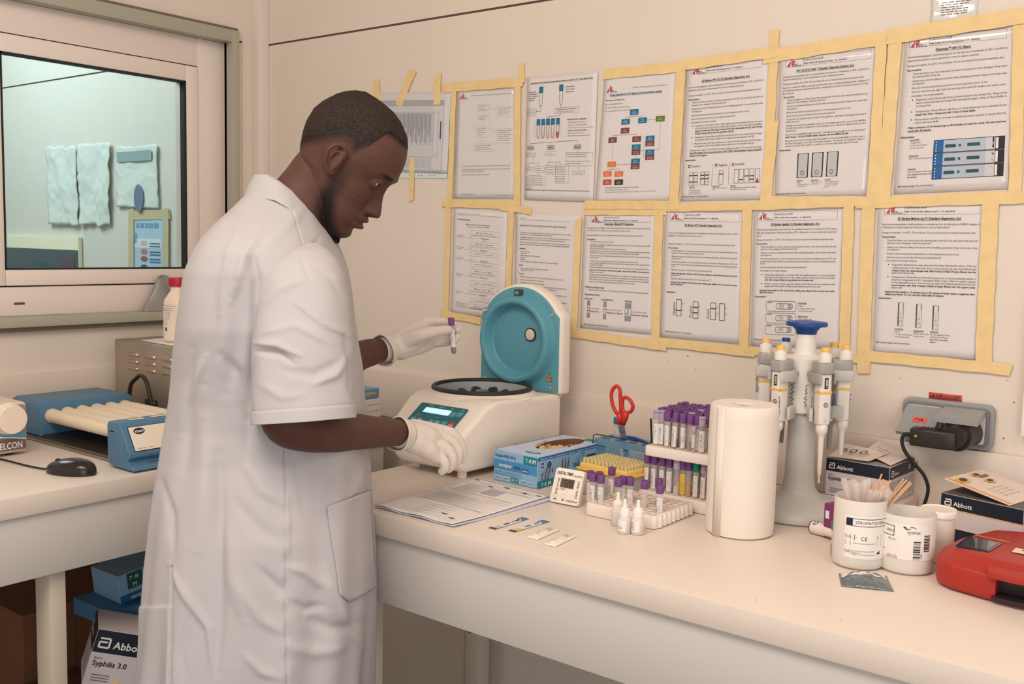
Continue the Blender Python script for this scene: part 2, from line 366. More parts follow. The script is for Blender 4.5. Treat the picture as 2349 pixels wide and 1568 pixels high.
po = MB(); a = W(305, 500); b = W(378, 640)
po.bb((a.x, -.004, b.z), (b.x, -.001, a.z), mat('poster_blue', (172, 204, 224), .5)); p = tag(po.build('poster'), 'pale blue poster framed with tape, seen through the window', 'poster')
k = Ink(lambda x, y, l: (x, -.0045 - l, y)); w_, h_ = b.x - a.x, a.z - b.z
k.rect(a.x + .02, a.z - h_ * .5, b.x - .01, a.z - h_ * .34, mat('poster_pale', (214, 226, 226), .5))
for i, (t, c) in enumerate(((.42, (196, 190, 186)), (.56, (190, 120, 112)), (.68, (150, 90, 90)), (.82, (90, 80, 90)))):
    k.disc(a.x + w_ * .38, a.z - h_ * t, .022, mat('poster_spot%d' % i, c, .6), 1, ry=.010)
    for j in range(2): k.rect(a.x + w_ * .56, a.z - h_ * t - .003 - j * .010, a.x + w_ * .9, a.z - h_ * t + .002 - j * .010, mat('poster_ink', (70, 110, 150), .6), 1)
mat('poster_ink2', (110, 160, 196), .6); [k.rect(a.x + w_ * x0, a.z - h_ * .16, a.x + w_ * x1, a.z - h_ * .08, MATS['poster_ink2'], 1) for x0, x1 in ((.14, .22), (.25, .38), (.42, .50), (.53, .66), (.70, .84))]; k.rect(a.x + .005, a.z - h_ * .42, a.x + .03, a.z - h_ * .25, MATS['poster_ink2'], 1)
k.build('print', p)
for i, (u0, v0, u1, v1) in enumerate(((298, 494, 392, 491), (304, 478, 304, 640), (384, 478, 384, 640))):
    A = W(u0, v0); B = W(u1, v1); strip(A.x, A.z, B.x, B.z, .034, ('dull tape along the top of the pale blue poster behind the window', 'dull tape down the left edge of the pale blue poster behind the window', 'dull tape down the right edge of the pale blue poster behind the window')[i], y=-.006 - .001 * i, m=TAPEG, seed=i, grp='tape around the poster behind the window')
m = MB(); a = W(-190, 540, -.02); b = W(180, 640, -.02); SS = mat('stainless', (160, 158, 150), .28, 1., bump=.05, bscale=40)
m.bb((a.x, -.02, .5), (b.x, -.001, W(183, 543, -.02).z), mat('cabinet_cream', (226, 224, 196), .4), bev=.004)
m.bb((a.x + .005, -.024, .5), (b.x - .002, -.021, W(183, 574, -.02).z), mat('cabinet_dark', (62, 84, 92), .3)); m.bb((b.x - .12, -.026, 1.25), (b.x - .02, -.0245, 1.315), mat('cabinet_label', (84, 74, 86), .5))
tag(m.build('cabinet'), 'cream-topped dark cabinet seen through the window at its lower left', 'cabinet')

# ------------------------------------------------------------------ steel box in the corner
BS = mat('brushed_box', (186, 170, 154), .45, .65, bump=.25, bscale=30, var=.12, vscale=9)
c0 = L(262, 777, .045); zt = c0.z; yb = c0.y
sb = thing('sterilizer', (.3, -.35, CT), 'brushed metal box with louvred front in the corner behind the blue roller mixer', 'laboratory box')
m = MB(); m.bb((.045, yb, CT + .012), (.43, -.22, zt), BS, bev=.004)
under(m.build('body'), sb)
def SBp(u, v): return W(u, v, yb)
for (u, vs) in ((316, (814, 830, 846)), (356, (820, 836, 852)), (396, (826, 842, 858))):
    for v in vs:
        m = MB(); p = SBp(u, v); m.bb((p.x - .046, yb - .004, p.z - .0045), (p.x - .006, yb + .002, p.z + .0045), BS, bev=.0018)
        m.sphere((p.x, yb - .002, p.z), .005, mat('rivet', (226, 216, 200), .25, .8), 12); under(m.build('louvre'), sb)
for v in (925, 945):
    m = MB(); p = SBp(359, v - 2); m.bb((p.x - .04, yb - .01, p.z - .008), (p.x + .004, yb, p.z + .006), mat('knob_dark', (60, 50, 44), .3)); m.sphere((p.x, yb - .010, p.z), .005, MATS['rivet'], 12); under(m.build('switch'), sb)
for x in (.08, .39):
    for y in (yb + .03, -.26): m = MB(); m.cyl((x, y, CT + .0002), (x, y, CT + .013), .014, GASK); under(m.build('foot'), sb)
a, b, c, d = W(320, 781, -.5), None, None, None
m = MB(); p1 = C(322, 780, zt + .002); p2 = C(385, 774, zt + .002); p3 = C(430, 786, zt + .002); p4 = C(402, 794, zt + .002)
m.add([p1, p2, p3, p4], [(0, 3, 2, 1)], PAPR); o = m.build('paper_sheet', solid=.001); tag(o, 'loose white sheet under the red-capped bottle', 'paper')
bt = C(408, 782, zt + .004); bo = thing('reagent_bottle', (bt.x, bt.y, zt + .0035), 'white plastic bottle with a red screw cap on the metal box', 'bottle')
s = .178 / .17
m = MB(); BW = mat('bottle_plastic', (238, 216, 196), .4, sss=.1); R = .037
m.lathe([(0, 0), (R - .006, 0), (R, .006), (R, .09), (R - .002, .112), (.020, .135), (.0175, .140), (.0175, .160)], BW, 40); m.build('body', bo)
m = MB(); m.lathe([(0, .150), (.0215, .150), (.0215, .172), (.020, .174), (0, .174)], mat('cap_red', (186, 30, 56), .4), 40); 
for k_ in range(40): a_ = 2 * math.pi * k_ / 40; m.bb((-.0004 + .0215 * math.cos(a_), -.0004 + .0215 * math.sin(a_), .152), (.0004 + .0215 * math.cos(a_), .0004 + .0215 * math.sin(a_), .170), MATS['cap_red'])
m.build('cap', bo)
k = Ink(cyl_fn((0, 0, 0), R, math.radians(-112)), .0003)
k.rect(-.018, .02, .042, .105, mat('label_cream', (236, 220, 204), .5), 0, 12)
k.text('SHELEX', -.012, .098, .006, BLK, 1)
for i in range(4): k.text(('Reactivo de lisis', 'para uso diagnostico', 'in vitro', '1000 mL')[i], -.012, .090 - i * .005, .004, SFT)
for i in range(9): k.text(('STORE AT 15-30°C', 'contains buffer', 'do not pipette', 'by mouth', 'LOT 1829', 'EXP 2020', 'see insert', 'CE', 'IVD')[i], .014, .097 - i * .006, .0042, SFT)
for i in range(4): k.text(('rinse well', 'keep closed', 'after use', 'discard')[i], -.012, .062 - i * .006, .004, SFT)
k.rect(.014, .030, .020, .040, BLK, 1, 2); k.build('printed_label', bo)
# grey pouch on the sill
m = MB(); q0 = L(330, 714, .01); q1 = L(395, 714, .0); GB = mat('grey_bag', (146, 142, 136), .35, bump=.6, bscale=25)
def bagf(s, t):
    a = 2 * math.pi * s; tt = t ** .8; hh = .098 * t; w_ = (.050 * (1 - t * .62)) * (1 + .05 * math.sin(a * 5)); dd = .020 * (1 - t * .85)
    cyy = -.385 + .022 * t
    return (.012 + dd * math.cos(a) + .003 * math.sin(a * 3 + t * 4), cyy + w_ * math.sin(a), Z0 + .0008 + hh + .006 * math.sin(a * 2 + 1) * t)
m.grid(bagf, 40, 14, GB, closeu=True)
tag(m.build('pouch', sharp=0), 'crumpled grey pouch standing on the window sill', 'pouch')

# ------------------------------------------------------------------ blue roller mixer
BM = mat('mixer_blue', (80, 120, 150), .45, bump=.2, bscale=500); BMD = mat('mixer_blue_dark', (50, 88, 116), .5, bump=.2, bscale=500)
rm = thing('roller_mixer', (.42, -.70, CT), 'blue tube roller mixer with six cream rollers beside the black mouse', 'laboratory mixer')
m = MB()
def shell(xa, xb, ya, yb_, h, M_):
    poly = [(ya, CT + .012), (ya, CT + h - .016), (ya + .004, CT + h - .006), (ya + .014, CT + h), (yb_ - .014, CT + h), (yb_ - .004, CT + h - .006), (yb_, CT + h - .016), (yb_, CT + .012)]
    m.prism(poly, xa, xb, M_, M=Matrix(((0, 0, 1, 0), (1, 0, 0, 0), (0, 1, 0, 0), (0, 0, 0, 1))), bev=.0015)
ya, yr = -.857, -.612
shell(.10, .25, ya, yr, .094, BM)
for z in (.062, .072): m.bb((.13, ya - .0006, CT + z), (.16, ya + .001, CT + z + .003), GASK)
under(m.build('rear_housing'), rm)
m = MB(); m.bb((.105, ya + .006, CT + .004), (.70, yr - .01, CT + .016), mat('tray_black', (34, 30, 30), .3)); m.bb((.10, ya + .002, CT + .004), (.70, ya + .006, CT + .010), SS); m.bb((.10, ya - .012, CT + .004), (.70, ya - .007, CT + .008), SS)
under(m.build('base_tray'), rm)
CR = mat('roller_cream', (236, 216, 190), .5)
for i in range(6):
    m = MB(); y = ya + .028 + i * .0385; z = CT + .060
    m.cyl((.245, y, z), (.63, y, z), .0165, CR, 28); m.cyl((.240, y, z), (.26, y, z), .0175, CR, 28); under(m.build('roller'), rm)
# front housing: box with a sloping panel and a moulded lower lip
m = MB(); yf0, yf1 = -.893, -.575
pr = [(.612, CT + .010), (.612, CT + .094), (.618, CT + .102), (.655, CT + .102), (.664, CT + .097), (.700, CT + .038), (.700, CT + .030), (.690, CT + .024), (.690, CT + .018), (.712, CT + .012), (.716, CT + .004), (.640, CT + .004)]
m.prism(pr, yf0, yf1, BM, M=Matrix(((1, 0, 0, 0), (0, 0, 1, 0), (0, 1, 0, 0), (0, 0, 0, 1))), bev=.003, seg=3)
for z in (.080,): m.bb((.625, yf0 - .0007, CT + z), (.638, yf0 + .001, CT + z + .0025), GASK)
under(m.build('front_housing'), rm)
xs, zs = .700, CT + .038; xt, zt2 = .664, CT + .097; up = Vector((xt - xs, 0, zt2 - zs)); un = up.normalized(); nn = Vector((-un.z * -1, 0, -un.x)); nn = Vector((un.z, 0, -un.x))
fn = plane_fn((xs, yf0, zs), (0, 1, 0), un, nn); hh = up.length
k = Ink(fn); k.rect(.014, .005, .31, hh - .006, GASK, 3); k.rect(.0155, .0065, .30, hh - .0075, mat('panel_cream', (240, 226, 208), .35), 4)
k.disc(.0385, hh * .74, .0135, mat('oval_navy', (24, 44, 60), .4), 5, 30, .0075); k.text('stuart', .0385, hh * .74 - .0028, .0095, WHT, 1, align='C', layer=6, fit=.022)
k.text('roller mixer    | SRT6', .022, .010, .0045, GRY, layer=6); k.build('label_panel', None); o = COL.objects[-1]; under(o, rm)
k = Ink(plane_fn((.62, yf0, CT + .1022), (0, 1, 0), (1, 0, 0), (0, 0, 1))); k.rect(.035, .012, .07, .028, mat('panel_cream2', (240, 226, 208), .35), 1); k.rect(.09, .012, .25, .026, MATS['panel_cream2'], 1); k.text('SRT6D', .04, .017, .006, SFT, layer=2); k.build('sticker'); under(COL.objects[-1], rm)
# cable loop behind
m = MB(); P = [L(252, 895, .12), L(255, 872, .16), L(268, 853, .17), L(283, 862, .18), L(290, 895, .19), L(292, 930, .2)]
def spline(P, n=6):
    P = [Vector(p) for p in P]; out = []
    for i in range(len(P) - 1):
        p0 = P[max(i - 1, 0)]; p1 = P[i]; p2 = P[i + 1]; p3 = P[min(i + 2, len(P) - 1)]
        for k in range(n):
            t = k / n; out.append(.5 * ((2 * p1) + (p2 - p0) * t + (2 * p0 - 5 * p1 + 4 * p2 - p3) * t * t + (3 * p1 - p0 - 3 * p2 + p3) * t ** 3))
    return out + [P[-1]]
yy = -.60
m.tube(spline([(.30, -.59, CT + .004), (.20, -.585, CT + .04), (.195, -.585, CT + .10), (.215, -.58, CT + .125), (.24, -.58, CT + .135), (.265, -.58, CT + .12), (.285, -.58, CT + .07), (.30, -.575, CT + .005)]), .0055, mat('cable_black', (42, 34, 30), .45), 12)
tag(m.build('power_cable'), 'thick black cable looping up behind the blue roller mixer', 'cable')

# ------------------------------------------------------------------ small grey pump with a round cream dial, cut by the frame
pm = thing('dial_unit', (.30, -1.05, CT), 'grey unit with a large round cream dial at the left edge of the picture', 'laboratory device')
c = C(65, 1040); ye = c.y; x1 = c.x; zh = L(62, 920, x1).z - CT
m = MB(); yl = ye - .21
poly = [(yl, CT + .006), (yl, CT + zh), (ye, CT + zh), (ye, CT + .006)]
m.bb((x1 - .16, yl, CT + .006), (x1, ye, CT + zh), mat('unit_shell', (226, 208, 188), .45), bev=.009, seg=3)
under(m.build('housing'), pm)
k = Ink(plane_fn((x1, yl, CT), (0, 1, 0), (0, 0, 1), (1, 0, 0)))
fw_ = ye - yl; GP = mat('unit_grey', (164, 150, 138), .5)
def rr(x0, y0, x1_, y1_, r, n=5):
    out = []
    for cx_, cy_, a0 in ((x1_ - r, y1_ - r, 0), (x0 + r, y1_ - r, 90), (x0 + r, y0 + r, 180), (x1_ - r, y0 + r, 270)):
        for i in range(n + 1): a = math.radians(a0 + 90 * i / n); out.append((cx_ + r * math.cos(a), cy_ + r * math.sin(a)))
    return out
k.poly(rr(.004, .011, fw_ - .004, zh - .005, .008), GP)
k.rect(.006, .014, fw_ - .005, zh * .36, mat('unit_dark', (112, 98, 90), .5), 1)
k.poly([(.006, zh * .36), (fw_ - .005, zh * .25), (fw_ - .005, zh * .42), (fw_ * .8, zh * .5), (.006, zh * .50)], mat('unit_blue', (96, 160, 190), .5), 2)
cur = [(fw_ * .4 + (fw_ * .6 - .005) * i / 12, zh * .40 - zh * .10 * (i / 12) ** 2.2) for i in range(13)]
k.poly(cur + [(fw_ - .005, zh * .14), (fw_ * .4, zh * .14)], MATS['unit_dark'], 3); k.path(cur, .0028, WHT, 4)
k.text('ELCON', fw_ - .013, zh * .145, .021, WHT, 1, align='R', layer=5, fit=.052); k.text('D', fw_ - .067, zh * .145, .021, mat('unit_red', (190, 40, 40), .5), 1, align='R', layer=5)
k.build('front_panel'); under(COL.objects[-1], pm)
m = MB(); kc = L(28, 962, x1 + .02)
Mx = Matrix.Translation((x1, kc.y, kc.z)) @ Matrix.Rotation(math.pi / 2, 4, 'Y')
m.lathe([(.036, -.0005), (.036, .004), (.033, .005), (.033, .022), (.031, .026), (.0, .0262)], mat('dial_cream', (240, 222, 202), .5), 40, Mx); under(m.build('dial'), pm)
for y in (yl + .03, ye - .03):
    for xx in (x1 - .03, x1 - .13): m = MB(); m.cyl((xx, y, CT + .0002), (xx, y, CT + .008), .01, GASK); under(m.build('foot'), pm)

# ------------------------------------------------------------------ mouse
a = C(112, 1080); b = C(216, 1090); mc = (a + b) / 2; dirn = (b - a); ang = math.atan2(dirn.y, dirn.x) ; ln = dirn.length
mo = thing('computer_mouse', (mc.x, mc.y, CT), 'black wired computer mouse on the worktop under the window', 'mouse', rz=ang)
MBK = mat('mouse_black', (40, 34, 34), .22, bump=.0)
m = MB()
def msf(s, t):
    a = 2 * math.pi * s; x = math.cos(a); y = math.sin(a); k = math.sin(t * math.pi / 2); prof = math.cos(t * math.pi / 2)
    r = (1 - t ** 2.6) ** .5 if t < 1 else 0
    hx = .058 * x * r; hy = .031 * y * r * (1 + .08 * x)
    z = .004 + .034 * t * (1 - .25 * (.6 - x * r * .6) ** 1.0)
    return (hx, hy, z)
m.grid(msf, 48, 20, MBK, closeu=True); m.lathe([(0, .0005), (1, .0005), (1.0, .0038), (0, .0039)], mat('mouse_grip', (52, 42, 38), .4), 40, Matrix.Diagonal((.0575, .0305, 1, 1))); m.build('body', mo, sharp=60)
m = MB(); m.cyl((-.032, -.003, .0235), (-.032, .003, .0235), .006, mat('wheel_dark', (28, 26, 26), .5), 20); m.build('wheel', mo)
k = Ink(lambda x, y, l: (x, y, .0385 + l)); 
m = MB(); e0 = Vector((mc.x, mc.y, CT)) - Vector((math.cos(ang), math.sin(ang), 0)) * .056
p1 = C(60, 1070); p2 = C(0, 1055); p3 = C(-80, 1040)
m.tube(spline([e0 + Vector((.004, 0, .006)), e0 + Vector((-.02, -.004, .003)), Vector((p1.x, p1.y, CT + .003)), Vector((p2.x, p2.y, CT + .003)), Vector((p3.x, p3.y, CT + .003)), Vector((p3.x - .1, p3.y - .25, CT + .003))]), .0021, GASK, 8); under(m.build('cable'), mo)

# ------------------------------------------------------------------ boxes on the floor under the window bench
def carton(name, label, cat, c, d, rz, faces, tiltx=0., tilty=0., body=None, grp=None):
    t = thing(name, c, label, cat, grp); t.rotation_euler = (tiltx, tilty, rz)
    m = MB(); m.box((0, 0, d[2] / 2), d, body, bev=.0012, seg=1); m.build('carton', t)
    if faces: faces(t, d)
    return t
CB = mat('cardboard', (128, 84, 56), .8, var=.1, vscale=12); BXB = mat('box_blue', (142, 182, 213), .5); BXN = mat('box_navy', (22, 32, 48), .4); BXP = mat('box_pale', (214, 202, 204), .5)
def side(d, which):
    """frame on a side of a carton: returns Ink and the side's size"""
    x, y, z = d; e = .0002
    if which == 'x+': return plane_fn((x / 2 + e, -y / 2, 0), (0, 1, 0), (0, 0, 1), (1, 0, 0)), y, z
    if which == 'x-': return plane_fn((-x / 2 - e, y / 2, 0), (0, -1, 0), (0, 0, 1), (-1, 0, 0)), y, z
    if which == 'y-': return plane_fn((-x / 2, -y / 2 - e, 0), (1, 0, 0), (0, 0, 1), (0, -1, 0)), x, z
    if which == 'top': return plane_fn((-x / 2, -y / 2, z + e), (1, 0, 0), (0, 1, 0), (0, 0, 1)), x, y

def carton_at(name, label, cat, corner, d, rz=0., tx=0., ty=0., faces=None, body=None, which=(1, -1), grp=None):
    """place a carton by its lower corner (the +x or -x, +y or -y one)"""
    R = Matrix.Rotation(rz, 3, 'Z') @ Matrix.Rotation(ty, 3, 'Y') @ Matrix.Rotation(tx, 3, 'X')
    c = Vector(corner) - R @ Vector((which[0] * d[0] / 2, which[1] * d[1] / 2, 0))
    return carton(name, label, cat, c, d, rz, faces, tx, ty, body, grp)
def a_logo(k, x, y, h, m, layer=2, w=None):
    w = w or h * 1.05; t = h * .17
    k.path([(x + t / 2, y + h - t / 2), (x + w - t / 2, y + h - t / 2), (x + w - t / 2, y + t / 2), (x + t / 2, y + t / 2), (x + t / 2, y + h * .58), (x + w * .72, y + h * .58)], t, m, layer)
def test_box_faces(title, band=.36, accent=None, bigtop=True, side_='x+', other='y-'):
    def f(t, d):
        for sd in (side_, other):
            fn, w, h = side(d, sd); k = Ink(fn); b = h * band
            k.rect(0.0006, h - b, w - .0006, h - .0004, BXN)
            if accent: k.rect(.0006, h - b - .0016, w - .0006, h - b, accent)
            if sd == side_:
                lh = b * .48; a_logo(k, w * .05, h - b * .80, lh, WHT, 2); k.text('Abbott', w * .05 + lh * 1.35, h - b * .76, lh * .95, WHT, 1, layer=2)
                if title:
                    k.text('Bioline', w * .05, h - b - h * .11, h * .055, SFT, layer=2); k.text(title, w * .05, h - b - h * .23, h * .13, BXN, 1, layer=2)
                    for q in range(3): k.rect(w * .08, h * .20 - q * h * .05, w * .30, h * .215 - q * h * .05, GRY, 2)
                else:
                    for q in range(3): k.rect(w * .60, h * .17 - q * h * .045, w * (.92 - .08 * q), h * .178 - q * h * .045, GRY, 2)
            else:
                lh = b * .5; a_logo(k, w * .05, h - b * .82, lh, WHT, 2); k.text('Abbott', w * .05 + lh * 1.25, h - b * .74, lh * .62, WHT, 1, layer=2)
                for cidx in range(4):
                    for q in range(8): k.rect(w * (.05 + cidx * .24), h * (.55 - q * .055), w * (.05 + cidx * .24 + .18 - .03 * (q % 3)), h * (.562 - q * .055), GRY, 2)
            k.build('print', t)
    return f
def glove_faces(t, d):
    # short end towards the camera, long side to its right
    fn, w, h = side(d, 'y-'); k = Ink(fn); MB2 = mat('glove_band', (70, 142, 196), .5); TX = mat('glove_ink', (32, 84, 128), .5)
    k.rect(.001, h * .40, w - .001, h * .71, MB2); k.text('Powder-FREE 100 #', w * .04, h * .80, h * .13, TX, 1, fit=w * .47, layer=2)
    k.text('semper', w * .13, h * .50, h * .17, WHT, 1, layer=2, fit=w * .31); k.text('care', w * .46, h * .50, h * .17, DBL, 1, layer=2, fit=w * .17); k.rect(w * .66, h * .44, w * .81, h * .55, DBL, 2); k.text('edition', w * .67, h * .465, h * .09, WHT, 1, layer=3, fit=w * .13)
    k.rect(w * .69, h * .72, w - .001, h * .985, TEA, 2); k.text('7-8', w * .73, h * .78, h * .19, WHT, 0, layer=3, fit=w * .14); k.text('M', w * .89, h * .78, h * .19, WHT, 1, layer=3, fit=w * .08)
    for q in range(2): k.text(('disposable examination gloves latex', 'powderfree gloves examination latex use')[q], w * .03, h * (.31 - q * .075), h * .075, TX, layer=2, fit=w * (.62 - .1 * q * 0))
    for i in range(5):
        x0 = w * (.03 + i * .19); k.rect(x0, h * .06, x0 + w * .18, h * .20, TEA if i == 2 else mat('glove_cell', (170, 200, 222), .5), 2); k.text(('XS 5-6', 'S 6-7', 'M 7-8', 'L 8-9', 'XL 9-10')[i], x0 + w * .09, h * .10, h * .085, WHT if i == 2 else TX, 1, align='C', layer=3, fit=w * .13)
    k.build('print', t)
    fn, w, h = side(d, 'x+'); k = Ink(fn); k.rect(0, h * .88, w, h - .0005, mat('glove_edge', (34, 108, 178), .5)); k.text('semper care  examination gloves  semper care  examination', w * .03, h * .905, h * .07, mat('glove_cell2', (200, 222, 238), .5), 1, fit=w * .9, layer=2)
    k.rect(.0005, .0005, w * .22, h * .235, TEA, 2); k.text('7-8', w * .05, h * .05, h * .17, WHT, layer=3, fit=w * .07); k.text('M', w * .14, h * .05, h * .17, WHT, 1, layer=3, fit=w * .045)
    k.disc(w * .06, h * .72, h * .13, WHT, 2); k.disc(w * .06, h * .72, h * .105, mat('glove_new', (40, 100, 170), .5), 3); k.text('NEW', w * .06, h * .69, h * .08, WHT, 1, align='C', layer=4)
    k.disc(w * .155, h * .70, h * .155, WHT, 2); k.disc(w * .155, h * .70, h * .13, MATS['glove_edge'], 3)
    def blade(p, q, w0, m_): k.poly([(p[0] - w0, p[1]), (p[0] + w0, p[1]), (q[0] + w0 * .3, q[1]), (q[0] - w0 * .3, q[1])], m_, 4)
    k.path([(w * .10, h * .18), (w * .105, h * .42), (w * .13, h * .62), (w * .155, h * .72), (w * .17, h * .62), (w * .15, h * .40), (w * .13, h * .24)], h * .04, SFT, 4); blade((w * .20, h * .44), (w * .205, h * .58), .002, SFT)
    for i in range(3): blade((w * (.335 + .04 * i), h * .35), (w * (.345 + .045 * i), h * .82), .0022, SFT)
    k.path([(w * .55, h * .72), (w * .57, h * .58), (w * .60, h * .72), (w * .62, h * .84), (w * .66, h * .80), (w * .64, h * .62)], .0012, TX, 3); k.path([(w * .04, h * .46), (w * .06, h * .38), (w * .08, h * .46), (w * .04, h * .46)], .0012, TX, 3); k.path([(w * .06, h * .38), (w * .06, h * .29), (w * .045, h * .28), (w * .075, h * .28)], .0012, TX, 3)
    for i in range(3): k.rect(w * .50, h * (.42 + .05 * i), w * .60, h * (.445 + .05 * i), TX, 3)
    for (a, b_, c_) in ((.70, .84, .62), (.86, .96, .78)): k.poly(rr(w * a, h * c_, w * b_, h * (c_ + .09), h * .03), DBL, 3)
    for i in range(5): k.rect(w * .70, h * (.30 + .05 * i), w * .92, h * (.318 + .05 * i), TX, 3)
    k.path([(w * .80, h * .10), (w * .80, h * .22), (w * .86, h * .22), (w * .86, h * .10), (w * .80, h * .10)], .001, TX, 3)
    k.build('print', t)
carton('cardboard_box', 'large brown cardboard box behind the steel leg of the window bench', 'box', (.20, -.70, 0), (.25, .50, .505), 0, None, body=CB)
carton('cardboard_box', 'low brown cardboard box under the pile of blue and white boxes', 'box', (.50, -.76, 0), (.30, .46, .345), 0, None, body=mat('cardboard_dark', (104, 66, 42), .8))
carton('cardboard_box', 'brown cardboard box between the low one and the blue glove boxes', 'box', (.44, -.70, .346), (.17, .26, .148), 0, None, body=MATS['cardboard_dark'])
tb = lambda t, d: (test_box_faces('Syphilis 3.0', .40)(t, d), spirals(t, d))
def spirals(t, d):
    fn, w, h = side(d, 'x+'); k = Ink(fn)
    for j in range(3):
        for i in range(6): k.ring(w * (.66 + .045 * i), h * (.34 - .14 * j), w * .026, w * .012, BXN, 2, 12, ry=h * .05)
    k.rect(w * .36, h * .0, w * .44, h * .14, TAPE, 3); k.build('print', t)
carton_at('test_kit_box', 'white and navy kit box tilted on the pile under the window bench', 'box', (.625, -.97, .435), (.13, .17, .125), rz=-.5, tx=-.30, faces=tb, body=BXP)
carton_at('test_kit_box', 'pale box lying at the bottom of the pile under the window bench', 'box', (.65, -.90, .346), (.15, .20, .028), rz=.02, body=BXP)
def semper_side(t, d):
    fn, w, h = side(d, 'x+'); k = Ink(fn); k.rect(w * .10, h * .42, w * .28, h * .98, mat('dark_teal_print', (10, 92, 86), .5), 1); k.text('7-8', w * .12, h * .74, h * .18, WHT, layer=2, fit=w * .12); k.text('M', w * .16, h * .48, h * .2, WHT, 1, layer=2)
    k.rect(0, 0, w, h * .28, MATS['glove_band'] if 'glove_band' in MATS else BLU, 1); k.text('semper', w * .12, h * .06, h * .20, WHT, 1, layer=2); k.build('print', t)
carton_at('glove_box', 'upper blue glove box standing tilted on the pile under the window bench', 'box', (.50, -.80, .535), (.12, .22, .070), rz=.0, tx=.12, faces=lambda t, d: semper_side(t, d), body=BXB)
carton_at('glove_box', 'lower blue glove box lying flat on the pile under the window bench', 'box', (.53, -.845, .495), (.16, .26, .040), rz=.02, body=mat('box_blue_deep', (72, 128, 176), .5))
